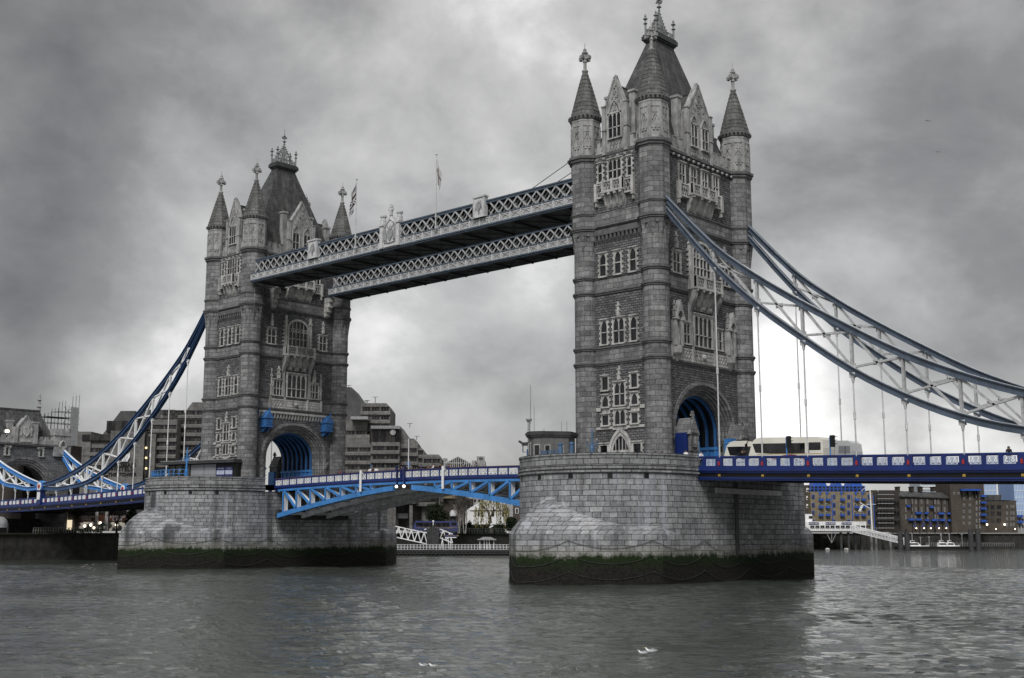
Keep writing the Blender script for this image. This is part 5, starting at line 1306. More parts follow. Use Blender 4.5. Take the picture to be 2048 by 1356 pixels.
# scaffold on the roof behind the abutment
scf = thing('roof_scaffold', 'steel pole scaffold against the sky above the abutment roof', 'scaffolding', (-186, 12, 26)); m = MB()
for ix in range(6):
    for iy in range(3): m.tube((iy*1.6, -4.5+ix*1.7, 0), (iy*1.6, -4.5+ix*1.7, (7.2, 7.6, 8.8, 10.6, 9.6, 12.2)[ix]), .055, 5)
for z in (3.5, 5.2, 6.6, 8): 
    for iy in range(3): m.bar((iy*1.6, -4.8+(z > 7)*3.4, z), (iy*1.6, 4.3, z), .08)
for k in range(5): m.bar((0, 1.9, k*1.9), (0, 4, k*1.9+1.9), .07); m.bar((0, 4, k*1.9), (0, 1.9, k*1.9+1.9), .07)
m.build('pole', 'dark_iron', scf); m = MB(); m.box(-.2, 3.4, -3.5, 1.8, 6.5, 6.62); m.build('deck_board', 'dark_iron', scf); m = MB(); m.box(3.3, 3.4, 1.9, 4.0, 0, 9.2); m.build('sheeting', 'iron_grey', scf)
m = MB(); m.box(-200, -184, 4, 18, 5.4, 26); m.prism([(4, 26), (22, 26), (22, 27.2), (10, 31), (4, 31.5)], -200, -184, 'dz') if 0 else m.box(-199, -185, 5, 17, 26, 28); tag(m.build('rear_building', 'brick_dark'), 'plain dark building under the scaffold behind the abutment tower', 'building')
# ---------------------------------------------------------------- trees
plain('bark', (.07, .06, .05), .9, .3, 2); plain('bark_pale', (.30, .29, .27), .9, .3, 2)
def leafmat(name, a, c):
    m, b = newmat(name); pos = b.n('ShaderNodeNewGeometry').outputs['Position']
    finish(b, b.mix(b.ramp(b.noise(pos, 1.3, 3), [(.35, 0), (.65, 1)]), a, c), .8, spec=.15)
leafmat('leaf_dark', (.006, .010, .005), (.028, .04, .018)); leafmat('leaf_willow', (.14, .125, .045), (.24, .21, .085)); leafmat('leaf_mid', (.03, .05, .015), (.07, .10, .03)); leafmat('twig', (.05, .045, .04), (.10, .09, .08))
def branches(m, p, d, L, r, lev, spread=.6, rnd=None, tips=None):
    q = p+d*L; m.tube(tuple(p), tuple(q), r, 5, r*.65)
    if lev == 0:
        if tips is not None: tips.append(q)
        return
    for k in range(3 if lev > 1 else 4):
        n = (d+Vector((rnd.uniform(-1, 1), rnd.uniform(-1, 1), rnd.uniform(-.35, .75)))*spread).normalized()
        branches(m, p+d*L*rnd.uniform(.6, 1), n, L*rnd.uniform(.6, .8), r*.55, lev-1, spread, rnd, tips)
def tree(label, D, px, py_top, kind, seed, group, wpx, name):
    rnd = random.Random(seed); P = PD(px, 1066, D); zt = PD(px, py_top, D).z; h = zt-5.4; t = thing(name, label, 'tree', (P.x, P.y, 5.4), 0, group); W_ = wpx/FPX*D/2
    m = MB(); tips = []
    if kind == 'round':
        m.tube((0, 0, 0), (0, 0, h*.45), .35, 7, .2); branches(m, Vector((0, 0, h*.3)), Vector((0, 0, 1)), h*.2, .16, 2, .8, rnd); m.build('trunk', 'bark', t)
        m = MB(); cl = [(Vector((rnd.uniform(-.6, .6)*W_, rnd.uniform(-.6, .6)*W_, h*(.3+.52*rnd.random()))), W_*rnd.uniform(.3, .52)) for _ in range(22)]
        for c, r in cl:
            for _ in range(170):
                v = Vector((rnd.gauss(0, 1), rnd.gauss(0, 1), rnd.gauss(0, 1))).normalized()*r*rnd.uniform(.55, 1.08); leafq(m, c+v, .26, rnd)
        m.build('crown', 'leaf_dark', t)
    elif kind == 'bare':
        for k in range(2):
            d = Vector((rnd.uniform(-.12, .12), rnd.uniform(-.12, .12), 1)).normalized(); branches(m, Vector((k*.5, 0, 0)), d, h*.36, .16, 4, .42, rnd, tips)
        m.build('trunk', 'bark_pale' if seed % 2 else 'bark', t)
        m = MB()
        for q in tips:
            for _ in range(3): e = q+Vector((rnd.uniform(-.8, .8), rnd.uniform(-.8, .8), rnd.uniform(-.5, .9))); m.bar(tuple(q), tuple(e), .05)
        m.build('crown', 'twig', t)
    else:
        m.tube((0, 0, 0), (-.6, 0, h*.4), .5, 8, .36); branches(m, Vector((-.6, 0, h*.38)), Vector((-.5, 0, 1)).normalized(), h*.26, .26, 2, .9, rnd, tips); branches(m, Vector((-.6, 0, h*.38)), Vector((.6, 0, .9)).normalized(), h*.26, .24, 2, .9, rnd, tips)
        m.build('trunk', 'bark', t); m = MB()
        for _ in range(190):
            a = rnd.uniform(0, 2*math.pi); f = math.sqrt(rnd.random()); x, y = W_*f*math.cos(a)*RH.x, W_*f*math.cos(a)*RH.y; ex = FH*W_*f*math.sin(a)*.8; x += ex.x; y += ex.y
            z1 = h*(1-.42*f**2.2)-rnd.uniform(0, .5); L = h*rnd.uniform(.18, .62)*(.35+.65*f); n = int(L/.38)
            for k in range(n): leafq(m, Vector((x+rnd.uniform(-.1, .1), y+rnd.uniform(-.1, .1), z1-.38*k)), .21, rnd, True)
        m.build('crown', 'leaf_willow', t)
    return t
def leafq(m, c, s, rnd, hang=False):
    a = Vector((rnd.gauss(0, 1), rnd.gauss(0, 1), rnd.gauss(0, 1)*(.25 if hang else 1))).normalized(); b_ = a.cross(Vector((rnd.gauss(0, 1), rnd.gauss(0, 1), rnd.gauss(0, 1)))).normalized()
    if hang: b_ = (Vector((0, 0, -1))+b_*.3).normalized()*1.5
    m.face([tuple(c-a*s*.6), tuple(c-b_*s*.1+a*s*.6), tuple(c+b_*s*1.1+a*s*.3), tuple(c+b_*s-a*s*.4)])
tree('dark round evergreen tree on the quay, left of the bare birches', 330, 875, 999, 'round', 3, 'trees on the far quay', 46, 'evergreen_tree')
tree('bare pale birch left of two, seen under the bridge', 328, 916, 985, 'bare', 5, 'trees on the far quay', 20, 'birch_tree'); tree('bare pale birch with forked stem beside the willow', 326, 928, 983, 'bare', 7, 'trees on the far quay', 20, 'birch_tree')
tree('yellow green weeping willow on the quay beside the nearer pier', 325, 983, 986, 'willow', 11, 'trees on the far quay', 74, 'willow_tree')
tree('bare dark plane tree between the abutment and the coffee shop', 262, 150, 1006, 'bare', 12, 'trees on the far quay', 30, 'plane_tree'); tree('bare dark plane tree before the right shop sign', 262, 232, 1008, 'bare', 14, 'trees on the far quay', 30, 'plane_tree')
tree('dark small evergreen behind the cutwater of the farther pier', 262, 262, 1012, 'round', 15, 'trees on the far quay', 26, 'evergreen_tree'); tree('small dark evergreen at the left side of the nearer pier', 318, 1024, 1032, 'round', 16, 'trees on the far quay', 26, 'evergreen_tree')
# ================================================================ far bank, centre
def simple(name, label, cat, D, px, mk, mat, zb=5.4, group=None, yaw=0.):
    s = Site(name, label, cat, D, px, group, zb, yaw); return s
s = Site('glasshouse', 'pale glasshouse gable showing over the bascule rail', 'building', 480, 915)
m = MB(); a, zt = s.uz(890, 926); b_, _ = s.uz(941, 926); c, za = s.uz(916, 913); m.prism([(a, 0), (b_, 0), (b_, zt), (c, za), (a, zt)], 0, 20); m.build('wall', 'glass_far', s.t)
m = MB()
for k in range(14): f = k/13; uu = a+(b_-a)*f; zz_ = zt+(za-zt)*(1-abs(2*f-1)); m.bar((uu, -.1, 5), (uu, -.1, zz_), .22)
for z in (10, 14, 18, zt): m.bar((a, -.12, z), (b_, -.12, z), .2)
m.bar((a, -.1, zt), (c, -.1, za), .4); m.bar((b_, -.1, zt), (c, -.1, za), .4); m.build('glazing_bar', 'iron_pale', s.t)
s = Site('office_block', 'plain pale grey block with plant room beside the glasshouse gable', 'building', 500, 957)
m = MB(); s.pbox(m, 943, 970, 921, 1060, 0, 18); s.pbox(m, 953, 968, 912, 921, 2, 10); s.pbox(m, 884, 892, 915, 1060, 5, 9); m.build('wall', 'dressing_grey', s.t)
m = MB()
for x in (958, 962): s.pbox(m, x, x+3, 914, 919, 1.8, 2.1)
m.build('louvre', 'dark_iron', s.t)
s = Site('white_terrace', 'white flat roofed building with small windows under the bascule arch', 'building', 420, 905, None)
m = MB(); s.pbox(m, 886, 916, 980, 991, 0, 8); m.build('wall', 'white_paint', s.t); m = MB()
for x in (891, 899, 903.5, 908): s.pbox(m, x, x+3.2, 984, 988, -.1, .1)
m.build('window', 'glass_far', s.t); m = MB(); s.pbox(m, 880, 922, 991, 997, -2, 10); m.build('balcony_wall', 'brick_yellow', s.t); m = MB(); s.pbox(m, 880, 945, 997, 1060, 0, 10); m.build('ground_storey', 'brick_dark', s.t)
m = MB(); s.pbox(m, 916, 945, 981, 997, 2, 8); m.build('wing', 'pale_cladding', s.t)
for k, x in enumerate((952, 960, 968)): pass
s = Site('grey_apartments', 'grey flats with a row of dark windows behind the willow', 'building', 440, 975)
m = MB(); s.pbox(m, 940, 1030, 982, 1060, 0, 10); m.build('wall', 'dressing_grey', s.t); m = MB()
for k in range(9): s.pbox(m, 948+k*8.4, 952+k*8.4, 988, 993, -.1, .1); s.pbox(m, 948+k*8.4, 952+k*8.4, 999, 1004, -.1, .1)
m.build('window', 'glass_far', s.t)
s = Site('boat_house', 'white pavilion with sloped white roof and arched windows behind the willow', 'pavilion', 360, 970)
m = MB(); a, z0 = s.uz(931, 1030); b_, _ = s.uz(1012, 1030); p1, z1 = s.uz(936, 1018); p2, z2 = s.uz(968, 999); p3, z3 = s.uz(1012, 1001); m.prism([(a, 0), (b_, 0), (b_, z3), (p2, z2), (p1, z1), (a, z1-1)], 0, 9); m.build('wall', 'white_paint', s.t)
m = MB()
for x in (955, 962, 976, 984, 1004): s.pbox(m, x, x+4, 1024, 1033, -.1, .1)
m.build('window', 'glass_far', s.t); m = MB()
for x in (945, 955, 965, 975): s.pbox(m, x-5, x+30, 1020, 1021, -.3, -.1)
m.build('rail', 'iron_grey', s.t)
s = Site('brick_house', 'brown brick house with white arched windows at the edge of the nearer pier', 'building', 350, 1033)
m = MB(); s.pbox(m, 1026, 1060, 990, 1066, 0, 9); m.build('wall', 'brick_brown', s.t)
for y in (1000, 1019): m = MB(); s.pbox(m, 1030.5, 1037, y-3, y+8, -.15, .1); o = m.build('window', 'iron_white', s.t); m = MB(); s.pbox(m, 1031.5, 1036, y-2, y+7, -.2, -.1); m.build('pane', 'glass_far', o)
s = Site('quay_hedge', 'clipped dark hedge mass on the quay between the trees', 'hedge', 332, 950); m = MB(); rnd = random.Random(5)
for (x0, x1, y0) in ((925, 1012, 1046), (900, 925, 1052), (856, 880, 1056), (930, 945, 1050)):
    for _ in range(900):
        xx = rnd.uniform(x0, x1); f = rnd.random(); a, zt = s.uz(xx, y0+4*math.sin(xx*.3)); leafq(m, Vector((a, rnd.uniform(-1.5, 1.5), zt*f)), .3, rnd)
m.build('foliage', 'leaf_dark', s.t); m = MB()
for (x0, x1, y0) in ((926, 1010, 1049), (901, 924, 1055)): s.pbox(m, x0, x1, y0, 1068, -1, 1)
m.build('core', 'leaf_dark', s.t)
s = Site('domed_sculpture', 'pale glass dome kiosk between the round tree and the birches', 'kiosk', 330, 906)
a, z0 = s.uz(899, 1032); b_, _ = s.uz(914, 1032); _, z1 = s.uz(906, 1019); m = MB(); c = (a+b_)/2; r = (b_-a)/2
m.lathe([(r, z0), (r*.95, z0+.5*(z1-z0)), (r*.6, z0+.85*(z1-z0)), (.05, z1)], c, 0, 12); m.build('dome', 'iron_pale', s.t, True); m = MB(); m.lathe([(r*.7, 0), (r*.7, z0-.2)], c, 0, 10); m.lathe([(r*1.3, z0-.2), (r*1.3, z0)], c, 0, 12); m.build('base', 'dark_iron', s.t)
def coach(name, label, loc, rz, body, skirt, stripe, L=12.0, H=3.5, group=None, pane='glass'):
    """coach: nose to local -x, near side to -y"""
    t = thing(name, label, 'coach', loc, rz, group); W = 1.25
    prof = [(0, .35), (0, 1.0), (.08, 1.3), (.55, 2.9), (.95, 3.3), (1.6, H), (L-.6, H-.05), (L-.15, H-.35), (L, 2.2), (L, .4)]
    m = MB(); n = len(prof)
    for y, s_ in ((-W, -1), (W, 1)): m.face([(x, y, z) for x, z in (prof if s_ < 0 else prof[::-1])])
    for i in range(n):
        a, b_ = prof[i], prof[(i+1) % n]; m.face([(a[0], -W, a[1]), (b_[0], -W, b_[1]), (b_[0], W, b_[1]), (a[0], W, a[1])])
    bo = m.build('body', body, t)
    m = MB(); g = W+.012
    for s_ in (-1, 1):
        y0, y1 = sorted((s_*W, s_*g))
        m.prism([(1.0, 1.75), (3.0, 1.62), (L-2.2, 1.62), (L-2.2, 2.75), (1.35, 2.78), (.62, 2.75)], y0, y1)
        m.box(L-1.7, L-.3, y0, y1, 1.95, 2.8)
    m.face([(.0, -1.1, 1.32), (.52, -1.1, 2.86), (.52, 1.1, 2.86), (.0, 1.1, 1.32)]); m.prism([(-.02, 1.35), (.0, 1.3), (.56, 2.9), (.5, 2.9)], -1.12, 1.12)
    w = m.build('window', pane, t)
    m = MB()
    for s_ in (-1, 1):
        y0, y1 = sorted((s_*g, s_*(g+.01)))
        for x in (2.9, 4.5, 6.1, 7.7): m.box(x-.04, x+.04, y0, y1, 1.64, 2.75)
    m.build('pillar', 'dark_iron', w)
    m = MB()
    for s_ in (-1, 1):
        y0, y1 = sorted((s_*W, s_*(g+.005))); P = [(2.4+.5*k, 1.5-.0*k-.0025*(k-5)**2*(k > 5)*4) for k in range(12)]
        top = [(3.0+.42*k, 1.05+.45*math.sin(math.pi*k/11)) for k in range(12)]; bot = [(3.0+.42*k, .8+.42*math.sin(math.pi*k/11)) for k in range(12)]
        m.prism(top+bot[::-1], y0, y1)
    m.build('swoosh', stripe, bo)
    m = MB()
    for s_ in (-1, 1):
        y0, y1 = sorted((s_*W, s_*(g+.008))); A = [(6.8+.5*k, 1.0+.42*math.sin(math.pi*.5*k/8)) for k in range(9)]; m.prism(A+[(x, z-.07) for x, z in A[::-1]], y0, y1)
        m.box(1.2, L-.1, y0, y1, 1.55, 1.6)
    m.build('trim_line', 'gold', bo)
    for x in (2.3, L-3.2):
        for s_ in (-1, 1):
            m = MB(lambda a, b_, c: (x+a, s_*(W-.32)+s_*c, .5+b_)); m.lathe([(.0, 0), (.5, 0), (.5, .34), (.3, .345), (.0, .345)], 0, 0, 18); wl = m.build('wheel', 'black', t); m = MB(lambda a, b_, c: (x+a, s_*(W-.32)+s_*c, .5+b_)); m.lathe([(.3, .346), (.26, .36), (0, .36)], 0, 0, 14, cap=False); m.build('rim', 'iron_grey', wl)
    for s_ in (-1, 1):
        m = MB(); m.tube((.8, s_*1.1, 3.05), (.2, s_*1.45, 3.1), .05, 6); m.tube((.2, s_*1.45, 3.1), (-.05, s_*1.5, 2.7), .05, 6); m.box(-.15, .05, s_*1.5-.13, s_*1.5+.13, 2.1, 2.75); m.build('mirror', 'black', t)
        m = MB(); m.box(-.03, .06, s_*.95-.22, s_*.95+.22, .75, 1.0); m.build('headlight', 'iron_white', t)
    return t
plain('coach_cream', (.76, .74, .66), .25, .04, .5); plain('coach_grey', (.62, .63, .64), .35, .04, .5); plain('coach_navy', (.05, .06, .16), .3, .1, .5); plain('coach_red', (.25, .03, .03), .3, .1, 1)
P = PD(826, 1062, 322); coach('parked_coach', 'dark blue and white coach parked on the far quay below the evergreen', (P.x, P.y, 5.45), RZ, 'coach_navy', 'iron_white', 'iron_white', 12, 3.2)
s = Site('quay_railing', 'dark iron railing along the quay edge under the bridge', 'railing', 310, 910); m = MB(); a, zt = s.uz(800, 1056); b_, _ = s.uz(1040, 1056); zt = 1.25
m.bar((a, 0, zt), (b_, 0, zt), .09); m.bar((a, 0, .7), (b_, 0, .7), .06)
for k in range(46): uu = a+(b_-a)*k/45; m.box(uu-.05, uu+.05, -.05, .05, 0, zt)
m.build('rail', 'dark_iron', s.t)
# floating pier under the bascule
s = Site('floating_pier', 'long floating pontoon with white railing and a row of black tyres', 'pontoon', 300, 905, None, 0.); m = MB(); a, _ = s.uz(770, 1100); b_, _ = s.uz(1045, 1100); m.box(a, b_, 0, 9, .1, 1.35); m.build('hull', 'black', s.t)
m = MB(); m.box(a, b_, 0, 9, 1.36, 1.45); m.build('deck', 'iron_grey', s.t); zz_ = 1.45
m = MB()
for z in (zz_+.45, zz_+.8, zz_+1.2): m.bar((a, .2, z), (b_, .2, z), .07)
for k in range(44): uu = a+(b_-a)*k/43; m.box(uu-.05, uu+.05, .15, .25, zz_, zz_+1.22)
m.build('railing', 'iron_white', s.t)
ty = None
for k in range(34):
    uu = a+(b_-a)*(k+.5)/34
    if ty is None:
        m = MB(lambda x, y, z: (x, -z, y))
        for i in range(14): t0, t1 = 2*math.pi*i/14, 2*math.pi*(i+1)/14; m.tube((.38*math.cos(t0), .38*math.sin(t0), 0), (.38*math.cos(t1), .38*math.sin(t1), 0), .15, 6)
        ty = m.build('tyre', 'dark_iron', s.t); o = ty
    else: o = ty.copy(); COL.objects.link(o); o.parent = s.t
    o.location = (uu, -.18, .72)
sh = Site('pontoon_shelter', 'small flat roofed waiting shelter on the pontoon near the right pier', 'shelter', 303, 974, None, 1.45); m = MB(); x0, z1 = sh.uz(958, 1080); x1, _ = sh.uz(989, 1080); m.box(x0-.4, x1+.4, -.5, 3.2, z1, z1+.25); m.prism([(x0, z1+.25), (x1, z1+.25), (x1-1, z1+.75), (x0+1, z1+.75)], 0, 2.6); m.build('roof', 'iron_grey', sh.t)
m = MB()
for uu in (x0+.2, x0+1.3, (x0+x1)/2, x1-1.3, x1-.2): m.box(uu-.12, uu+.12, .2, .4, 0, z1)
m.build('post', 'iron_pale', sh.t); m = MB(); m.box(x0+.2, x1-.2, 1.8, 1.9, .2, z1); m.build('glass_screen', 'glass_far', sh.t)
def gangway(name, label, D, A, Bp, h, mat, n=9, D2=None, w=1.6):
    """lattice gangway between two points of the photo, A=(px,py) upper end bottom chord"""
    p, q = PD(*A, D), PD(*Bp, D2 or D); t = thing(name, label, 'gangway', tuple(p), 0); d = q-p
    off = FH*w; m = MB(); o_ = Vector((0, 0, 0)); H_ = Vector((0, 0, h))
    for e in (o_, off):
        m.bar(o_+e, d+e, .2); m.bar(H_+e, d+H_+e, .2)
        for k in range(n):
            a, b_, c = d*(k/n)+e, d*((k+.5)/n)+e, d*((k+1)/n)+e
            m.bar(a, b_+H_, .13); m.bar(b_+H_, c, .13)
    m.build('truss', mat, t); m = MB(); m.bar(off*.5, d+off*.5, w*.9, .1); m.build('walkway', 'iron_grey', t); return t
gangway('access_gangway', 'white lattice gangway sloping down beside the farther pier', 305, (790, 1074), (854, 1088), 2.7, 'iron_white', 5)
gangway('short_gangway', 'short white lattice gangway end right of the dark piles', 303, (880, 1076), (905, 1086), 2.2, 'iron_white', 2)
s = Site('pile_cluster', 'cluster of dark mooring piles between the two white gangways', 'mooring piles', 302, 866, None, 0)
for x, y in ((857, 1056), (862, 1054), (866.5, 1050), (871, 1055), (875.5, 1057)):
    a, zt = s.uz(x, y); m = MB(); m.tube((a, 0, -3), (a, 0, zt), .42, 10); m.build('pile', 'dark_iron', s.t)
a, zt = s.uz(866.5, 1043); m = MB(); m.tube((a, 0, zt-1), (a, 0, zt), .12, 6); m.ball((a, 0, zt), .3, 8, 5); m.build('lamp', 'iron_white', s.t)
s = Site('pier_sign', 'blue board with yellow lettering on a white frame above the pontoon', 'sign', 300.5, 903, None, 1.45); m = MB(); x0, x1 = s.uz(889, 1071)[0], s.uz(915.5, 1071)[0]; z0, z1 = s.uz(900, 1074)[1], s.uz(900, 1069)[1]; m.box(x0, x1, 0, .12, z0, z1); bd = m.build('board', 'deep_blue', s.t)
textobj('lettering', 'ST KATHARINES PIER', .42, 'gold', bd, ((x0+x1)/2, -.03, (z0+z1)/2), (math.pi/2, 0, 0), .01)
m = MB()
for a, b_ in ((892, 896), (898, 895), (908, 906), (911, 911)): m.bar((s.uz(a, 1)[0], .1, 0), (s.uz(b_, 1)[0], .1, z0-.1), .16)
m.bar((x0+.3, .1, z0-.12), (x1-.3, .1, z0-.12), .2); m.build('frame', 'iron_white', s.t)
s = Site('steel_sculpture', 'white slanted steel fins leaning over the quay near the pier', 'sculpture', 312, 990); m = MB()
for A, Bp in (((981, 1049), (993, 1043)), ((979, 1055), (986, 1051))): a, z0 = s.uz(*A); b_, z1 = s.uz(*Bp); m.bar((a, 0, z0), (b_, 0, z1), .5, .35)
m.build('fin', 'iron_white', s.t); m = MB(); a, z = s.uz(986, 1048); m.bar((a, 0, z), (a+1.4, 0, 0), .1); m.bar((a, 0, z), (a-1.2, 0, 0), .1); m.build('strut', 'dark_iron', s.t)
# ---------------------------------------------------------------- coffee shop by the abutment
s = Site('coffee_shop', 'shopfront with two brown name boards and lit windows under the hotel', 'shop', 268, 195)
m = MB(); s.pbox(m, 128, 262, 1009, 1062, .3, 8); m.build('wall', 'concrete', s.t)
for x0, x1 in ((157, 190), (194, 210), (219, 252)):
    m = MB(); s.pbox(m, x0, x1, 1019, 1028, 0, .4, 'k'); m.build('window', 'glass_far', s.t); m = MB(); s.pbox(m, x0, x1, 1044, 1062, .05, .4, 'k'); m.build('shop_window', 'shop_window', s.t)
    m = MB(); a, b_, z0, z1 = s.pbox(m, x0, x1, 1030, 1042, -.15, .3); fb = m.build('fascia', 'wood_red', s.t)
    if x1-x0 > 20:
        for txt, f in (('STARBUCKS', .68), ('COFFEE', .25)): textobj('lettering', txt, .62, 'iron_white', fb, ((a+b_)/2, -.17, z0+(z1-z0)*f), (math.pi/2, 0, 0), .02, bold=.015)
m = MB(); 
for x in (129, 191, 211, 254): s.pbox(m, x, x+6, 1009, 1062, -.3, .3)
m.build('column', 'dressing', s.t)
m = MB(); s.pbox(m, 131, 143, 1040, 1060, -.05, .35); m.build('lit_doorway', 'shop_light', s.t)
m = MB(); rnd = random.Random(2)
for x, y in ((182, 1050), (201, 1046), (233, 1049), (170, 1052), (189, 1056)): a, z = s.uz(x, y); m.ball((a, -.2, z), .28, 8, 5)
m.build('lamp', 'lamp_warm', s.t)
s = Site('cafe_parasol', 'dark green parasol outside the coffee shop', 'parasol', 262, 205); a, z = s.uz(205, 1048); m = MB(); m.lathe([(1.15, z-.35), (.6, z), (.02, z+.35)], a, 0, 8); plain('parasol_green', (.01, .09, .07), .7, .2, 1); m.build('canopy', 'parasol_green', s.t); m = MB(); m.tube((a, 0, 0), (a, 0, z+.3), .05, 6); m.build('pole', 'dark_iron', s.t)
s = Site('terrace_railing', 'thin railing and hedge strip in front of the coffee shop', 'railing', 250, 190); a, b_ = s.uz(135, 1)[0], s.uz(262, 1)[0]; m = MB(); m.bar((a, 0, 1.1), (b_, 0, 1.1), .06); m.bar((a, 0, .6), (b_, 0, .6), .05)
for k in range(28): uu = a+(b_-a)*k/27; m.box(uu-.04, uu+.04, -.04, .04, 0, 1.1)
m.build('rail', 'iron_grey', s.t); m = MB(); rnd = random.Random(9)
for _ in range(700): leafq(m, Vector((rnd.uniform(a, b_), rnd.uniform(.5, 1.3), rnd.uniform(.1, .85))), .22, rnd)
m.build('hedge', 'leaf_mid', s.t)
# ================================================================ far bank, right: jetty and warehouses
def arched_window(s, par, x0, x1, y0, y1, mat='glass_far', fr='warehouse_blue', d=-.08, arch=True, bars=True):
    m = MB(); a, b_, z0, z1 = 0, 0, 0, 0
    a, z1 = s.uz(x0, y0); b_, z0 = s.uz(x1, y1); w = (b_-a)/2; c = (a+b_)/2
    top = [(c-w*math.cos(math.pi*i/6), z1-w*.45+w*.45*math.sin(math.pi*i/6)) for i in range(7)] if arch else [(a, z1), (b_, z1)]
    m.prism([(b_, z0), (a, z0)]+top, d-.08, d+.1); o = m.build('window', fr, par)
    m = MB(); t = max(.12, w*.14)
    for e in ((a+t, c-t*.35), (c+t*.35, b_-t)): m.box(e[0], e[1], d-.12, d-.05, z0+t, z1-w*.5)
    m.build('pane', mat, o); return o
def balcony_b(s, par, x0, x1, y0, y1, mat='warehouse_blue', pr=1.2):
    a, z1 = s.uz(x0, y0); b_, z0 = s.uz(x1, y1); m = MB(); m.box(a, b_, -pr, 0, z0, z0+.18); m.box(a, b_, -pr, -pr+.08, z1-.1, z1)
    n = max(3, int((b_-a)/.35))
    for k in range(n+1): uu = a+(b_-a)*k/n; m.box(uu-.06, uu+.06, -pr, -pr+.07, z0, z1)
    m.box(a, a+.07, -pr, 0, z0, z1); m.box(b_-.07, b_, -pr, 0, z0, z1); m.box(a, b_, -pr+.1, -pr+.13, z0+.15, z1-.15)
    return m.build('balcony', mat, par)
s = Site('yellow_warehouse', 'yellow brick warehouse flats with small blue balconies and blue glazed attic', 'building', 436, 1684)
m = MB(); s.pbox(m, 1622, 1747, 983.5, 1064, 0, 16); m.build('wall', 'brick_yellow', s.t)
m = MB(); a, b_, z0, z1 = s.pbox(m, 1622, 1731, 972, 983.5, 1.2, 14); m.build('attic', 'glass_far', s.t)
m = MB()
for k in range(15): uu = a+(b_-a)*k/14; m.box(uu-.14, uu+.14, .9, 1.2, z0, z1)
for f in (0, .5, 1): m.box(a, b_, .95, 1.25, z0+(z1-z0)*f-.12, z0+(z1-z0)*f+.12)
for x0, x1 in ((1628, 1656), (1671, 1686), (1700, 1727)): q0, q1 = s.uz(x0, 972)[0], s.uz(x1, 972)[0]; zt = z1; m.prism([(q0, zt), (q1, zt), (q1-1, zt+2.2), (q0+1, zt+2.2)], 1, 9)
m.build('attic_frame', 'warehouse_blue', s.t)
for x in (1626, 1668, 1697, 1738):
    for y in (993, 1009.5, 1025, 1043): arched_window(s, s.t, x-2.8, x+3.2, y-4.2, y+5, fr='warehouse_blue')
for x in (1639, 1653, 1682, 1710.5, 1724):
    for y in (996, 1011, 1027):
        arched_window(s, s.t, x-2.6, x+2.6, y-5, y+5, fr='dressing'); balcony_b(s, s.t, x-2.2, x+6.5, y+1, y+5.5)
    a, z = s.uz(x, 987); m = MB(); m.box(a-.3, a+.3, -.5, 0, z-.5, z+.6); m.bar((a, -.3, z+.3), (a+1.1, -.6, z+.75), .2); m.build('hoist', 'warehouse_blue', s.t)
m = MB()
for x in (1663, 1703, 1746): a, zt = s.uz(x, 990); m.box(a-.12, a+.12, -.3, -.05, 0, zt)
m.build('drain_pipe', 'warehouse_blue', s.t)
s = Site('corner_house', 'narrow brown brick house with white windows beside the nearer pier', 'building', 440, 1617); m = MB(); s.pbox(m, 1590, 1621.5, 970, 1064, 0, 10); m.build('wall', 'brick_brown', s.t)
for y in (980, 996, 1012): 
    m = MB(); s.pbox(m, 1612.5, 1617.5, y-4, y+4, -.12, .1); o = m.build('window', 'white_paint', s.t); m = MB(); s.pbox(m, 1613.3, 1616.7, y-.2, y+3, -.15, -.05); m.build('pane', 'glass_far', o)
# jetty
s = Site('pier_office', 'long white single storey office with three blue name boards on the jetty', 'building', 416, 1675, None, 6.2)
m = MB(); s.pbox(m, 1608, 1733, 1043, 1062, 0, 7); m.build('wall', 'white_paint', s.t)
m = MB(); s.pbox(m, 1612, 1626, 1028, 1043, 1, 6); m.build('lantern', 'white_paint', s.t)
for k in range(12):
    x = 1620.5+k*10.15; m = MB(); s.pbox(m, x-.0, x+8, 1051, 1056.8, -.1, .1); o = m.build('window', 'glass_far', s.t); m = MB(); a, b_, z0, z1 = s.pbox(m, x+3.9, x+4.2, 1051, 1056.8, -.16, -.08); m.build('glazing_bar', 'iron_grey', o)
for x, w, tx in ((1627.5, 20, 'ROYAL NAVY'), (1661, 20, 'HMS PRESIDENT'), (1693, 20, 'ROYAL NAVY')):
    m = MB(); a, b_, z0, z1 = s.pbox(m, x-w/2, x+w/2, 1044.3, 1049, -.15, 0); bd = m.build('name_board', 'navy', s.t); textobj('lettering', tx, .62 if len(tx) < 11 else .5, 'iron_white', bd, ((a+b_)/2, -.17, (z0+z1)/2), (math.pi/2, 0, 0), .015, bold=.012)
m = MB(); s.pbox(m, 1619, 1626, 1032, 1037, .9, 1.0); m.build('lantern_window', 'glass_far', s.t)
s = Site('jetty', 'dark timber jetty on piles under the white office', 'jetty', 414, 1680, None, 0); m = MB(); a, b_, z0, z1 = s.pbox(m, 1600, 1750, 1062, 1065, -2, 12); m.build('deck', 'concrete_dark', s.t)
for k, x in enumerate((1634, 1648, 1660, 1672, 1690, 1698.5, 1712, 1725, 1742)): uu = s.uz(x, 1)[0]; m = MB(); m.box(uu-.35, uu+.35, -1.2, -.4, -3, z0); m.build('pile', ('dark_iron', 'dressing_grey')[x in (1690, 1698.5, 1725)], s.t)
m = MB(); uu, zm = s.uz(1661, 1086)
for x in (1652, 1661, 1669): q0, z_ = s.uz(x, 1068); m.bar((uu, -1.5, zm), (q0, -1.5, z_), .16)
m.build('brace', 'iron_grey', s.t); m = MB(); m.bar((a, -1.9, z1+1.1), (b_, -1.9, z1+1.1), .08)
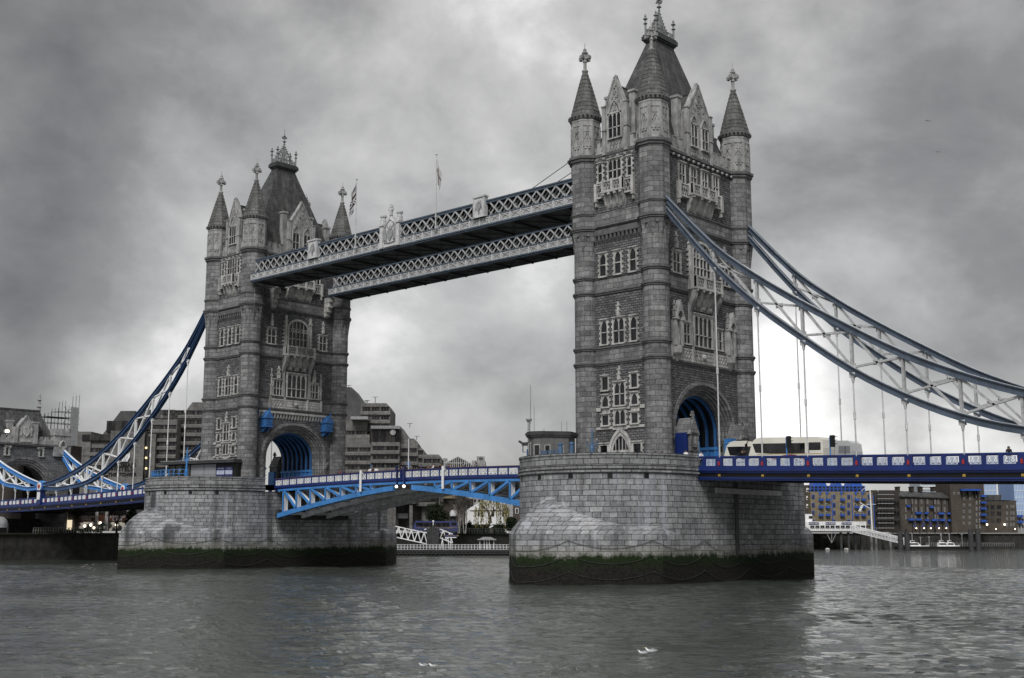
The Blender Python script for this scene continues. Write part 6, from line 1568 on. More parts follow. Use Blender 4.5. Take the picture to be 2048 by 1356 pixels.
for k in range(40): uu = a+(b_-a)*k/39; m.box(uu-.04, uu+.04, -1.95, -1.87, z1, z1+1.1)
m.build('railing', 'iron_grey', s.t)
s = Site('signal_mast', 'white ship mast with yard and drooping white flag on the jetty', 'mast', 412, 1743, None, 6); a, z0 = s.uz(1744, 1048); b_, z1 = s.uz(1740, 980); m = MB(); m.tube((a, 0, 0), (b_, 0, z1), .26, 8, .2); f, fz = s.uz(1720, 1005); g, gz = s.uz(1740, 1017); m.bar((g, 0, gz), (f, 0, fz), .2); g0, gz = s.uz(1733, 1008.5); g1, _ = s.uz(1752, 1008.5); m.bar((g0, 0, gz), (g1, 0, gz), .16); m.build('spar', 'iron_white', s.t)
m = MB(); q = None
for e in (-1, 1):
    q = None
    for k in range(8): an = math.pi*k/7*.8; p = (b_+e*(1.6-1.6*math.cos(an)), 0, z1+.9*math.sin(an)-1.0*(k > 4)*(k-4)/3); (q and m.bar(q, p, .13)); q = p
m.build('lamp_arm', 'iron_white', s.t)
m = MB()
for k in range(6): x0_, zz0 = s.uz(1722-k*.9, 1010+k*2); m.face([(x0_, -.05+.15*(k % 2), zz0), (x0_+.9, .1-.15*(k % 2), zz0+.1), (x0_+.75, .12*(k % 2), zz0-.45), (x0_-.15, -.1, zz0-.45)])
m.build('flag', 'iron_white', s.t)
gangway('jetty_gangway', 'long white lattice gangway sloping from the jetty to the pontoon', 409, (1704, 1063), (1815, 1090), 2.1, 'iron_white', 20)
s = Site('scaffolded_house', 'dark building wrapped in scaffold between the two brick warehouses', 'building', 436, 1775); m = MB(); s.pbox(m, 1747, 1802, 980, 1064, 1.5, 14); m.build('wall', 'brick_dark', s.t); m = MB()
for x in (1748, 1755, 1762, 1769, 1776, 1783, 1790, 1797): a, zt = s.uz(x, 982); m.bar((a, -.6, 0), (a, -.6, zt), .12); m.bar((a, .8, 0), (a, .8, zt), .12)
m.build('pole', 'dark_iron', s.t); m = MB()
for y in (989, 997.5, 1007, 1016.5, 1026.5, 1036, 1046, 1056): a, z = s.uz(1754, y); b_, _ = s.uz(1787, y); m.bar((a, -.7, z), (b_, -.7, z), .22)
m.build('guard_rail', 'iron_grey', s.t); m = MB()
for y in (1000, 1019, 1038): s.pbox(m, 1749, 1799, y, y+1.2, -.6, .8)
m.build('deck_board', 'dark_iron', s.t)
s = Site('long_warehouse', 'long brown brick warehouse with slate roof and two rows of blue balconies', 'building', 440, 1866); m = MB(); s.pbox(m, 1800, 1932, 992, 1066, 0, 14); m.build('wall', 'brick_brown', s.t)
m = MB(); a, z1 = s.uz(1796, 980); b_, z2 = s.uz(1925, 992); c_, z3 = s.uz(1905, 984); _, zl = s.uz(1800, 991); _, zr = s.uz(1925, 996)
m.face([(a, -.8, zl), (b_, -.8, zr), (c_, 7, z3), (a, 7, z1)]); m.face([(a, -.8, zl-.4), (b_, -.8, zr-.4), (b_, -.8, zr), (a, -.8, zl)]); m.face([(b_, -.8, zr), (b_, 14, zr), (c_, 7, z3)]); m.build('roof', 'slate', s.t)
for x in (1806, 1834, 1852, 1878): m = MB(); s.pbox(m, x-2.6, x+2.8, 972, 982, 5, 8); s.pbox(m, x-3.2, x+3.4, 972, 973.5, 4.7, 8.3); m.build('chimney', 'brick_dark', s.t)
for x in (1812, 1824, 1831.5, 1843, 1855, 1870, 1876.5, 1889, 1901, 1913, 1920):
    for y, hh_ in ((1003, 5), (1019, 4.5), (1034, 4.5)): arched_window(s, s.t, x-1.7, x+1.7, y-hh_, y+hh_, fr='dressing_grey')
for x in (1829, 1846, 1861, 1875, 1893, 1917): m = MB(); s.pbox(m, x-2, x+2, 1044, 1055, -.08, .05); m.build('loading_door', 'coach_navy', s.t); 
for x in (1812, 1831, 1848, 1870, 1891, 1908, 1922): m = MB(); s.pbox(m, x-2, x+2, 1058, 1063, -.08, .05); m.build('ground_opening', 'black', s.t)
for x0, x1, y in ((1812, 1819, 1010), (1858, 1865, 1012), (1901, 1916, 1014), (1830, 1842, 1024), (1848, 1855, 1024), (1875, 1887, 1025), (1893, 1900, 1025), (1920, 1930, 1027), (1815, 1827, 1037), (1831, 1842, 1037), (1849, 1856, 1038), (1862, 1873, 1038), (1877, 1888, 1038), (1894, 1901, 1038.5), (1904, 1917, 1039), (1920, 1931, 1039.5)): balcony_b(s, s.t, x0, x1, y, y+4)
m = MB()
for x in (1822, 1836, 1850, 1866, 1882, 1896, 1912): a, zt = s.uz(x, 1000); m.box(a-.12, a+.12, -.25, -.03, 0, zt)
m.build('drain_pipe', 'black', s.t)
m = MB()
for x in (1832, 1847.5, 1861, 1877.5, 1892, 1906): a, z = s.uz(x, 1056.5); m.ball((a, -.4, z), .22, 6, 4)
m.build('wall_lamp', 'lamp_warm', s.t)
s = Site('tall_warehouse', 'tall brown brick warehouse tower with a long blue balcony near its top', 'building', 438, 1938); m = MB(); s.pbox(m, 1902, 1970, 955, 1066, 0, 15); m.build('wall', 'brick_brown', s.t)
for x in (1927.5, 1939.5):
    for y in (986, 998, 1010, 1022.5, 1035, 1047): arched_window(s, s.t, x-2.2, x+2.2, y-2.6, y+3, fr='dressing_grey')
for x in (1908, 1917): arched_window(s, s.t, x-2, x+2, 984, 989, fr='dressing_grey')
for y in (992, 1005, 1017, 1029, 1041, 1053): arched_window(s, s.t, 1951.5, 1954.5, y-3, y+4, fr='dressing_grey'); arched_window(s, s.t, 1958, 1961, y-4, y+4, fr='dressing_grey')
for y in (990, 1003, 1015, 1027.5, 1040): balcony_b(s, s.t, 1960, 1971, y, y+4)
balcony_b(s, s.t, 1919, 1958, 978, 982, pr=1.8); m = MB()
for x in (1923, 1935, 1948, 1953): s.pbox(m, x-.6, x+.6, 982, 995, -1.2, 0)
m.build('bracket', 'black', s.t)
s = Site('end_warehouse', 'brown brick block with dark slate roof at the right edge, lamps along its foot', 'building', 446, 2008); m = MB(); s.pbox(m, 1968, 2034, 1003, 1066, 0, 14); s.pbox(m, 2018, 2034, 1001, 1003, 0, 14); m.build('wall', 'brick_brown', s.t)
m = MB(); a, z0 = s.uz(1968, 1000); b_, _ = s.uz(2004, 1000); c_, z1 = s.uz(2006, 989.5); m.prism([(a, z0-1), (b_, z0-1), (b_, z0), (c_, z1), (a, z1)], 1, 10); m.build('roof', 'slate', s.t); m = MB(); s.pbox(m, 1970, 2022, 1000, 1003, .3, .6); m.build('attic_window', 'glass_far', s.t)
for x in (1975, 1985, 1998):
    for y in (1014, 1027, 1041): m = MB(); s.pbox(m, x-(4 if x > 1980 else 2), x+(4 if x > 1980 else 2), y-4, y+4, -.1, .05); m.build('window', 'glass_far' , s.t)
for x in (2014, 2022, 2027):
    for y in (1013, 1026, 1037, 1049): arched_window(s, s.t, x-1.6, x+1.6, y-3, y+3.5, fr='dressing_grey')
m = MB()
for x in (1972, 1990, 2007, 2028): a, z = s.uz(x, 1049 if x in (1972, 2007) else 1058); m.ball((a, -1, z), .35 if x in (1972, 2007) else .2, 8, 5)
m.build('wall_lamp', 'lamp_warm', s.t)
s = Site('riverside_flats', 'low pale flats with blue balconies at the extreme right', 'building', 452, 2045); m = MB(); s.pbox(m, 2034, 2110, 1030, 1066, 0, 10); m.build('wall', 'dressing_grey', s.t); balcony_b(s, s.t, 2030, 2043, 1030, 1034.5); balcony_b(s, s.t, 2031, 2044, 1041.5, 1046)
m = MB(); 
for x in (2038, 2044): s.pbox(m, x, x+3, 1037, 1042, -.1, .05); s.pbox(m, x, x+3, 1050, 1056, -.1, .05)
m.build('window', 'glass_far', s.t)
def glass_tower(label, D, x0, x1, y0):
    s = Site('glass_tower', label, 'skyscraper', D, (x0+x1)/2, 'pale glass towers far behind'); m = MB(); a, b_, z0, z1 = s.pbox(m, x0, x1, y0, 1062, 0, 30); m.build('wall', 'tower_glass', s.t)
    m = MB(); n = 9; r = int((z1-z0)/5)
    for k in range(n+1): uu = a+(b_-a)*k/n; m.box(uu-.22, uu+.22, -.3, 0, z0, z1)
    for k in range(r+1): m.box(a, b_, -.25, 0, z0+k*5-.3, z0+k*5+.3)
    m.build('mullion', 'tower_frame', s.t)
plain('tower_glass', (.25, .38, .62), .35, .1, .05); plain('tower_frame', (.55, .62, .72), .6, .05, .05)
glass_tower('pale blue glass tower rising behind the end warehouse roof', 900, 1969, 1994, 940); glass_tower('pale blue glass tower at the right edge of the photo', 900, 2030, 2058, 940)
s = Site('white_office', 'white and blue banded office behind the long warehouse roof', 'building', 560, 1870); m = MB(); s.pbox(m, 1842, 1900, 960, 1062, 0, 15); m.build('wall', 'pale_cladding', s.t); m = MB()
for y in (966, 971.5, 977): s.pbox(m, 1842, 1900, y, y+2, -.3, 0)
m.build('band', 'white_paint', s.t); m = MB(); s.pbox(m, 1888, 1900, 976, 980, -.5, 0); m.build('corner_panel', 'warehouse_blue', s.t)
# river furniture on the right
s = Site('mooring_pontoon', 'long low dark pontoon moored off the right hand wall', 'pontoon', 390, 1880, None, 0); m = MB(); s.pbox(m, 1796, 1967, 1093, 1099, 0, 4); m.build('hull', 'black', s.t); m = MB(); a, b_ = s.uz(1800, 1)[0], s.uz(1965, 1)[0]; zt = s.uz(1880, 1086)[1]; zd = s.uz(1880, 1093)[1]; m.bar((a, 3.5, zt), (b_, 3.5, zt), .07)
for k in range(50): uu = a+(b_-a)*k/49; m.box(uu-.04, uu+.04, 3.46, 3.54, zd, zt)
m.build('railing', 'iron_grey', s.t); m = MB()
for x, y in ((1845, 1074), (1862, 1073), (1886, 1069), (1928, 1068)): uu, z_ = s.uz(x, y); m.tube((uu, 2, zd), (uu, 2, z_), .1, 6); m.box(uu-.3, uu+.3, 1.9, 2.1, z_-.25, z_)
m.build('lamp_post', 'iron_grey', s.t)
for x, y, lb in ((1800, 1062, 'left of the pair beside the gangway foot'), (1813, 1062, 'right of the pair beside the gangway foot'), (1941, 1058, 'left of the pair at the pontoon end'), (1955, 1058, 'right of the pair at the pontoon end')):
    s = Site('mooring_pile', 'thick dark mooring pile, '+lb, 'mooring pile', 388, x, 'mooring piles on the right', 0); _, zt = s.uz(x, y); m = MB(); m.tube((0, 0, -4), (0, 0, zt), .85, 12); m.build('pile', 'dark_iron', s.t)
def motor_boat(label, px, py, L, seed):
    s = Site('motor_boat', label, 'boat', 392, px, 'white boats at the pontoon', 0.3); t = s.t
    m = MB(); sec = [(-L/2, .0, .9), (-L/2+.2, 1.1, .95), (L*.1, 1.3, 1.05), (L*.38, .8, 1.3), (L/2, .05, 1.5)]
    for (x0, w0, z0), (x1, w1, z1) in zip(sec, sec[1:]):
        for e in (-1, 1): m.face([(x0, e*w0, z0), (x1, e*w1, z1), (x1*.95, e*w1*.6, 0), (x0*.95, e*w0*.6, 0)])
        m.face([(x0, -w0, z0), (x1, -w1, z1), (x1, w1, z1), (x0, w0, z0)])
    m.build('hull', 'white_paint', t)
    m = MB(); m.prism([(-L*.3, 1.0), (L*.2, 1.1), (L*.08, 2.2), (-L*.26, 2.25)], -.85, .85); m.prism([(-L*.2, 2.25), (0, 2.2), (-L*.03, 2.9), (-L*.2, 2.9)], -.6, .6); cb_ = m.build('cabin', 'white_paint', t)
    m = MB()
    for e in (-1, 1): a, b_ = sorted((e*.85, e*.87)); m.prism([(-L*.25, 1.5), (L*.1, 1.5), (L*.06, 2.0), (-L*.24, 2.0)], a, b_)
    m.prism([(-L*.18, 2.4), (-.1, 2.4), (-.1, 2.8), (-L*.18, 2.8)], -.63, .63); m.build('window', 'glass', cb_); m = MB(); m.tube((-L*.1, 0, 2.8), (-L*.1, 0, 5.2), .05, 5); m.build('mast', 'iron_white', t)
motor_boat('white motor cruiser moored just right of the gangway foot', 1829, 1090, 9, 1); motor_boat('white motor boat with raised cabin in the middle of the pontoon', 1886, 1091, 7, 2); motor_boat('small white motor boat behind the pontoon railing, rightmost of three', 1901, 1091, 5.5, 3)
for x, y in ((1653.5, 1095.5), (1691, 1096)):
    s = Site('mooring_buoy', 'small pale yellow mooring buoy afloat under the jetty', 'buoy', 405, x, 'buoys under the jetty', 0); m = MB(); m.lathe([(.1, -.3), (.75, -.05), (.8, .3), (.5, .55), (.1, .6)], 0, 0, 12); o = m.build('float', 'dressing', s.t, True)
# ================================================================ things on the piers and deck
def ring_pts(X, a0, a1, r, n): return [(X+r*math.cos(math.radians(a0+(a1-a0)*k/n)), -12+r*math.sin(math.radians(a0+(a1-a0)*k/n))) for k in range(n+1)]
RAIL = 'sky_blue'
def blue_railing(X, a0, a1, label, solid=False, n=10, r=9.75, H=2.2):
    P = ring_pts(X, a0, a1, r, n); t = thing('terrace_railing', label, 'railing', (P[0][0], P[0][1], Z0), 0, 'blue railings on the pier terraces'); o = Vector(t.location); m = MB()
    for (ax, ay), (bx, by) in zip(P, P[1:]):
        for z in (H-.65, H): m.bar(Vector((ax, ay, Z0+z))-o, Vector((bx, by, Z0+z))-o, .07)
        m.bar(Vector((ax, ay, Z0+.6))-o, Vector((bx, by, Z0+.6))-o, .05)
    for ax, ay in P: m.box(ax-o.x-.05, ax-o.x+.05, ay-o.y-.05, ay-o.y+.05, 0, H+.02)
    m.build('rail', RAIL, t)
    if solid:
        m = MB()
        for (ax, ay), (bx, by) in zip(P, P[1:]): m.bar(Vector((ax, ay, Z0+1.2))-o, Vector((bx, by, Z0+1.2))-o, .03, .75)
        m.build('sheet', 'rail_sheet', t)
plain('cabin_stone', (.13, .13, .13), .85, .2, 2, grime=.4); plain('rail_sheet', (.07, .135, .24), .5, .2, 1)
# control cabin on the nearer pier
cb = thing('control_cabin', 'grey stone control cabin with flat roof and bay front on the nearer pier', 'cabin', (-6.3, -15.4, Z0))
plan = [(x*.74, y*.74) for x, y in ((-4.0, 1.6), (-3.5, -.9), (-2.4, -2.6), (-.9, -3.1), (.5, -2.6), (3.1, .9), (2.2, 3.6), (-2.6, 4.2))]
m = MB(); m.prism(plan, 0, 3.35, 'ud') if 0 else [m.face([(a[0], a[1], 0), (b_[0], b_[1], 0), (b_[0], b_[1], 3.7), (a[0], a[1], 3.7)]) for a, b_ in zip(plan, plan[1:]+plan[:1])]
m.build('wall', 'cabin_stone', cb)
def grow(pl, d): return [(x*(1+d/3.2), y*(1+d/3.2)) for x, y in pl]
m = MB(); m.prism(grow(plan, .35), 3.7, 3.9, 'ud'); m.prism(grow(plan, .5), 3.9, 4.2, 'ud'); m.prism(grow(plan, .3), 4.2, 4.35, 'ud'); rf = m.build('roof', 'dark_iron', cb)
m = MB()
for x, y, h in ((.5, 1.5, 1.3), (1.1, 1.8, 1.4), (-1, 0, .5)): m.tube((x, y, 4.35), (x, y, 4.35+h), .04, 5)
m.build('aerial', 'iron_grey', rf)
for i, (f0, f1, z0, z1) in ((0, (.3, .8, .9, 3.0)), (1, (.2, .8, .9, 3.0)), (2, (.1, .45, .9, 3.0)), (3, (.1, .75, 0, 2.75)), (4, (.1, .3, .9, 2.7)), (4, (.62, .8, .9, 2.6))):
    a, b_ = Vector(plan[i]+(0,)), Vector(plan[i+1]+(0,)); d = (b_-a).normalized(); nrm = Vector((d.y, -d.x, 0)); p, q2 = a.lerp(b_, f0)+nrm*.04, a.lerp(b_, f1)+nrm*.04
    m = MB(); m.face([(p.x, p.y, z0), (q2.x, q2.y, z0), (q2.x, q2.y, z1), (p.x, p.y, z1)]); w = m.build('window' if z0 else 'door', 'glass', cb)
    m = MB()
    for e, g in ((p, p), (q2, q2)): m.bar((e.x, e.y, z0), (e.x, e.y, z1), .12)
    m.bar((p.x, p.y, z1), (q2.x, q2.y, z1), .12); m.bar((p.x, p.y, z0), (q2.x, q2.y, z0), .12); m.build('frame', 'dressing_grey', w)
mt = thing('radar_mast', 'tall thin mast with lamps and aerials beside the control cabin', 'mast', (-9.55, -15.6, Z0)); m = MB(); m.tube((0, 0, 0), (0, 0, 5.8), .22, 8, .16); m.lathe([(.16, 5.7), (.38, 6.0), (.38, 6.15), (.1, 6.2)], 0, 0, 8); m.tube((.25, 0, 5.5), (.25, 0, 10.3), .06, 6, .04); m.tube((.85, 0, 3.2), (.85, 0, 7.6), .04, 5); m.bar((.0, 0, 4.4), (1.6, .4, 4.4), .06); m.build('pole', 'iron_grey', mt)
m = MB(); m.box(-1.0, .1, -.2, .2, 2.9, 3.3); m.bar((-1.6, 0, 3.5), (-.9, 0, 3.1), .3, .2); m.box(-1.0, 0, -.05, .05, 2.1, 2.15); m.box(-1.02, -.96, -.05, .05, 2.1, 3.0); m.box(1.5, 1.75, .25, .55, 4.0, 4.3); m.build('lamp', 'dark_iron', mt)
RAIL = 'rail_sheet'
blue_railing(0, 196, 219, 'blue railing with solid lower panels round the control cabin', True, 8)
blue_railing(0, 247, 268, 'low blue railing between the control cabin and the tower', False, 8, 9.0, 1.65)
for x, y, lb in ((-3.2, -17.2, 'left'), (-1.5, -17.2, 'right')):
    t = thing('bollard', 'stout pale blue post by the control cabin, %s of the pair' % lb, 'post', (x, y, Z0), 0, 'blue posts by the cabin'); m = MB(); m.lathe([(.28, 0), (.24, 2.5), (.3, 2.55), (.3, 2.7), (.1, 2.85)], 0, 0, 10); m.build('post', 'rail_sheet', t, True)
def lamp_standard(x, y, label, h=4.4):
    t = thing('lamp_standard', label, 'lamp post', (x, y, Z0), 0, 'blue lamp standards'); m = MB(); m.lathe([(.42, 0), (.42, .9), (.28, 1.0), (.26, 2.3), (.16, 2.5), (.12, h), (.05, h+1.4)], 0, 0, 8); m.bar((-.75, 0, h-.6), (.75, 0, h-.6), .12)
    for e in (-1, 1): m.tube((e*.75, 0, h-.6), (e*.75, 0, h-.1), .06, 6); m.bar((e*.1, 0, h-1.2), (e*.5, 0, h-.65), .08)
    m.build('post', 'sky_blue' if x < -20 else 'rail_sheet', t); m = MB()
    for e in (-1, 1): m.ball((e*.75, 0, h), .14, 8, 5)
    m.build('lamp', 'iron_grey', t); return t
lamp_standard(-1.0, -14.0, 'sky blue twin armed lamp standard before the side door of the nearer tower', 3.2)
lamp_standard(-81.2, -17.8, 'sky blue lamp standard with floodlights before the glass kiosk', 4.6)
lamp_standard(-66.5, 8.3, 'blue lamp standard beyond the bascule rail beside the farther tower', 2.4)
fm = thing('white_mast', 'thin white mast beside a blue stand, behind the bascule rail', 'mast', (-56, 7.2, 13.6)); m = MB(); m.tube((0, 0, 0), (0, 0, 7.0), .1, 8, .07); m.build('pole', 'iron_white', fm); m = MB(); m.box(-.9, .9, -.3, .3, 1.7, 1.85); m.bar((-.5, 0, 1.85), (.5, 0, 1.85), .3, .2); m.build('crosstree', 'iron_white', fm); m = MB(); m.bar((-.45, 0, 0), (-.2, 0, 3.2), .12); m.bar((.45, 0, 0), (.2, 0, 3.2), .12); m.bar((-.4, 0, 1), (.35, 0, 1.7), .08); m.build('stand', 'sky_blue', fm)
# glass ticket kiosk on the farther pier
A = Vector((-82.3-8.3, -15.3, Z0)); Bv = Vector((-82.3+6.2, -11.9, Z0)); Lk = (Bv-A).length
kk = thing('ticket_kiosk', 'low glass and grey panel kiosk with flat dark roof and posters on the farther pier', 'kiosk', tuple(A), math.atan2(Bv.y-A.y, Bv.x-A.x))
m = MB(); m.box(0, Lk, 0, 3.6, 0, 3.6); m.build('wall', 'black', kk)
m = MB(); m.box(-1.6, Lk+.3, -.9, 3.9, 3.6, 3.75); m.box(-1.2, Lk+.1, -.7, 3.8, 3.75, 4.15); m.build('roof', 'dark_iron', kk)
m = MB(); m.box(-1.2, Lk+.1, -.72, -.68, 4.1, 4.18); m.build('roof_edge', 'iron_grey', kk)
plain('panel_grey', (.27, .28, .30), .5, .08, .4)
m = MB(); m.box(.1, 5.0, -.05, .05, .1, 3.4); gl = m.build('glazing', 'glass_far', kk); m = MB()
for x in (.1, 1.6, 3.3, 5.0): m.box(x-.07, x+.07, -.12, -.04, 0, 3.6)
m.build('mullion', 'black', gl); m = MB(); rnd = random.Random(8)
for _ in range(9): x = rnd.uniform(.3, 4.7); z = rnd.choice((.8, 1.0, 1.3, 2.5)); m.box(x, x+rnd.uniform(.15, .5), -.07, -.055, z, z+rnd.uniform(.15, .6))
m.build('notice', 'iron_pale', gl); m = MB()
for x0, x1 in ((5.15, 8.0), (8.1, 10.6)):
    for k in range(4): m.box(x0, x1, -.08, .02, .1+.85*k, .1+.85*k+.81)
m.build('panel', 'panel_grey', kk)
plain('poster_navy', (.03, .035, .13), .5, .1, 1); plain('poster_sky', (.42, .46, .58), .5, .3, .9)
for x0, x1, tx in ((10.8, 12.5, 'Tower Bridge'), (12.65, 14.2, 'Exhibition')):
    m = MB(); m.box(x0, x1, -.08, .02, 1.2, 3.0); po = m.build('poster', 'poster_navy', kk); textobj('lettering', tx, .26, 'iron_pale', po, ((x0+x1)/2, -.095, 2.72), (math.pi/2, 0, 0), .005)
    m = MB(); m.box(x0+.02, x1-.02, -.1, -.08, 1.75, 2.4); m.build('picture', 'poster_sky', po)
for x, h in ((2.2, .6), (3.9, .45), (5.6, .35), (8.8, .5), (9.8, .4)): m = MB(); m.box(x-.15, x+.15, 1.0, 1.3, 4.15, 4.15+h); m.build('roof_fitting', 'iron_grey', kk)
RAIL = 'sky_blue'
blue_railing(-82.3, 205, 300, 'blue railing in front of the glass kiosk', False, 16)
# coaches
def zr(x): return 12.9+deck_z(x)
sl_ = math.atan(-.0325)
def put_coach(label, nose, y, L, body, stripe, H=3.45):
    o = coach('coach', label, (nose, y, zr(nose)+.01), 0, body, body, stripe, L, H, 'coaches on the side span', 'panel_grey' if body == 'coach_grey' else 'glass'); o.rotation_euler = (0, math.atan(.0325), 0); return o
put_coach('cream coach with rounded front, half out of the tower arch behind the other cream one', 9.0, -.4, 12, 'coach_cream', 'coach_red')
put_coach('cream coach with red and gold swoosh along its side, nearest the rail', 15.0, -4.6, 9.4, 'coach_cream', 'coach_red')
put_coach('pale grey coach behind the two cream ones, farthest to the right', 15.6, 2.6, 8.6, 'coach_grey', 'iron_white')  # solid stand-in for a see-through motion ghost, coloured near the sky to look faint
def traffic_light(x, y, label):
    t = thing('traffic_light', label, 'traffic light', (x, y, zr(x)), 0, 'traffic lights on the side span'); m = MB(); m.tube((0, 0, 0), (0, 0, 3.35), .075, 8); m.build('post', 'sky_blue', t)
    m = MB(); m.box(.1, .5, -.2, .2, 2.2, 3.45)
    for k in range(3): m.box(.5, .78, -.17, .17, 2.52+k*.38, 2.56+k*.38); m.box(.5, .7, -.17, -.13, 2.36+k*.38, 2.54+k*.38)
    m.box(.05, .55, -.26, .26, 2.15, 3.5) if 0 else None
    hd = m.build('signal_head', 'black', t); m = MB()
    for k in range(3): m.box(.5, .53, -.11, .11, 2.3+k*.38, 2.5+k*.38)
    m.build('lens', 'dark_iron', hd)
traffic_light(20.9, -7.4, 'black traffic light on a blue post in front of the cream coach'); traffic_light(26.0, -7.2, 'black traffic light on a blue post right of the coaches')
# ---------------------------------------------------------------- people
plain('skin', (.45, .28, .20), .6, .1, 5); plain('hair_dark', (.02, .016, .013), .6, .2, 5)
CL = {'coat_black': (.012, .012, .014), 'coat_navy': (.02, .03, .09), 'coat_grey': (.13, .13, .14), 'coat_white': (.7, .7, .72), 'coat_red': (.42, .04, .03), 'coat_brown': (.10, .07, .05)}
for k, v in CL.items(): plain(k, v, .85, .2, 4)
plain('trousers', (.02, .022, .03), .85, .2, 4)
def body_mesh(pose):
    J = {'pel': (0, 0, .95), 'sp': (0, .0, 1.15), 'ch': (0, 0, 1.36), 'nk': (0, 0, 1.5), 'hd': (0, -.02, 1.60), 'tp': (0, -.01, 1.72)}
    E = [('pel', 'sp'), ('sp', 'ch'), ('ch', 'nk'), ('nk', 'hd'), ('hd', 'tp')]
    Rr = {'pel': .15, 'sp': .14, 'ch': .165, 'nk': .06, 'hd': .105, 'tp': .075}
    for s, n in ((-1, 'l'), (1, 'r')):
        J['h'+n] = (s*.1, 0, .9); J['k'+n] = (s*.11, -.02, .5); J['a'+n] = (s*.11, .02, .09); J['t'+n] = (s*.12, -.15, .04)
        E += [('pel', 'h'+n), ('h'+n, 'k'+n), ('k'+n, 'a'+n), ('a'+n, 't'+n)]; Rr.update({'h'+n: .1, 'k'+n: .068, 'a'+n: .048, 't'+n: .04})
        if pose == 'stand': arm = ((s*.2, 0, 1.42), (s*.26, .03, 1.14), (s*.25, -.08, .9), (s*.24, -.12, .82))
        elif pose == 'camera': arm = ((s*.2, 0, 1.42), (s*.36, -.12, 1.36), (s*.12, -.28, 1.62), (s*.06, -.32, 1.66))
        else: arm = ((s*.2, 0, 1.4), (s*.27, -.08, 1.16), (s*.14, -.34, 1.12), (s*.07, -.38, 1.14))
        for nm, p, r in zip(('s', 'e', 'w', 'f'), arm, (.075, .055, .04, .038)): J[nm+n] = p; Rr[nm+n] = r
        E += [('ch', 's'+n), ('s'+n, 'e'+n), ('e'+n, 'w'+n), ('w'+n, 'f'+n)]
        for q in range(4): J['g%s%d' % (n, q)] = tuple(Vector(arm[3])+Vector((.022*(q-1.5), -.03-.008*(q in (1, 2)), -.055 if pose == 'stand' else .03))); Rr['g%s%d' % (n, q)] = .011; E.append(('f'+n, 'g%s%d' % (n, q)))
        J['u'+n] = tuple(Vector(arm[3])+Vector((-s*.045, -.035, -.01))); Rr['u'+n] = .012; E.append(('f'+n, 'u'+n))
    ks = list(J); me = bpy.data.meshes.new('person'); me.from_pydata([J[k] for k in ks], [(ks.index(a), ks.index(b_)) for a, b_ in E], [])
    o = bpy.data.objects.new('person_tmp', me); COL.objects.link(o); md = o.modifiers.new('skin', 'SKIN'); md.use_smooth_shade = True
    for i, k in enumerate(ks): me.skin_vertices[0].data[i].radius = (Rr[k], Rr[k]*(.72 if k in ('ch', 'sp', 'pel') else 1)); me.skin_vertices[0].data[i].use_root = (k == 'pel')
    sb = o.modifiers.new('sub', 'SUBSURF'); sb.levels = 1; sb.render_levels = 1
    dg = bpy.context.evaluated_depsgraph_get(); out = bpy.data.meshes.new_from_object(o.evaluated_get(dg)); bpy.data.objects.remove(o); bpy.data.meshes.remove(me)
    return out
BODY = {p: body_mesh(p) for p in ('stand', 'camera', 'lean')}
def person(x, y, z, rz, pose, coat, label, hair='hair_dark', group='people on the bridge'):
    me = BODY[pose].copy(); me.materials.clear()
    for k in (coat, 'skin', 'trousers'): me.materials.append(MATS[k])
    hands = {'stand': .86, 'camera': 9, 'lean': 9}[pose]
    for p in me.polygons:
        c = p.center; p.use_smooth = True
        p.material_index = 1 if c.z > 1.49 and abs(c.x) < .2 else (2 if c.z < .86 and abs(c.x) < .2 else 0)
        if pose == 'camera' and c.y < -.26: p.material_index = 1
        if pose == 'lean' and c.y < -.33: p.material_index = 1
        if pose == 'stand' and c.z < .86 and abs(c.x) > .2: p.material_index = 1
    o = bpy.data.objects.new('person', me); link(o); o.location = (x, y, z); o.rotation_euler = (0, 0, rz); tag(o, label, 'person', group)
    m = MB(); m.lathe([(.112, 1.6), (.118, 1.66), (.1, 1.72), (.06, 1.755), (.0, 1.765)], 0, .012, 12, cap=False)
    for a in range(5): t = math.pi*(.1+.8*a/4); m.box(.1*math.cos(t)-.035, .1*math.cos(t)+.035, .012+.1*math.sin(t)-.02, .012+.1*math.sin(t)+.02, 1.52, 1.64)
    m.build('hair', hair, o, True)
    m = MB(); m.box(-.018, .018, -.15, -.11, 1.585, 1.635)
    for e in (-1, 1): m.ball((e*.038, -.112, 1.645), .014, 6, 4); m.box(e*.11-.012, e*.11+.012, -.02, .03, 1.59, 1.65)
    m.box(-.03, .03, -.12, -.1, 1.555, 1.565); m.build('face', 'skin', o)
    if pose == 'camera': m = MB(); m.box(-.07, .07, -.4, -.32, 1.62, 1.72); m.build('held_camera', 'black', o)
    return o
zt = Z0
person(-2.1, -11.6, zt, .3, 'stand', 'coat_black', 'person in black coat, taller of two outside the side door of the nearer tower')
person(-2.9, -11.9, zt, -.4, 'stand', 'coat_brown', 'person in brown coat, shorter of two outside the side door of the nearer tower')
for i, (x, y, c, lb) in enumerate(((3.9, -15.6, 'coat_brown', 'brown coated person, leftmost of the heads over the pier parapet'), (5.6, -14.6, 'coat_navy', 'person in navy coat showing above the pier parapet, second head from the left'), (6.3, -14.2, 'coat_white', 'person in white over the pier parapet, third head from the left'), (7.5, -13.2, 'coat_navy', 'dark blue coated person over the pier parapet, in front of the blue gate leaf'), (8.0, -12.6, 'coat_grey', 'person in grey over the pier parapet, just right of the blue gate leaf'))):
    person(x, y, zt-.2, .2+i*.5, 'lean' if i % 2 else 'stand', c, lb)
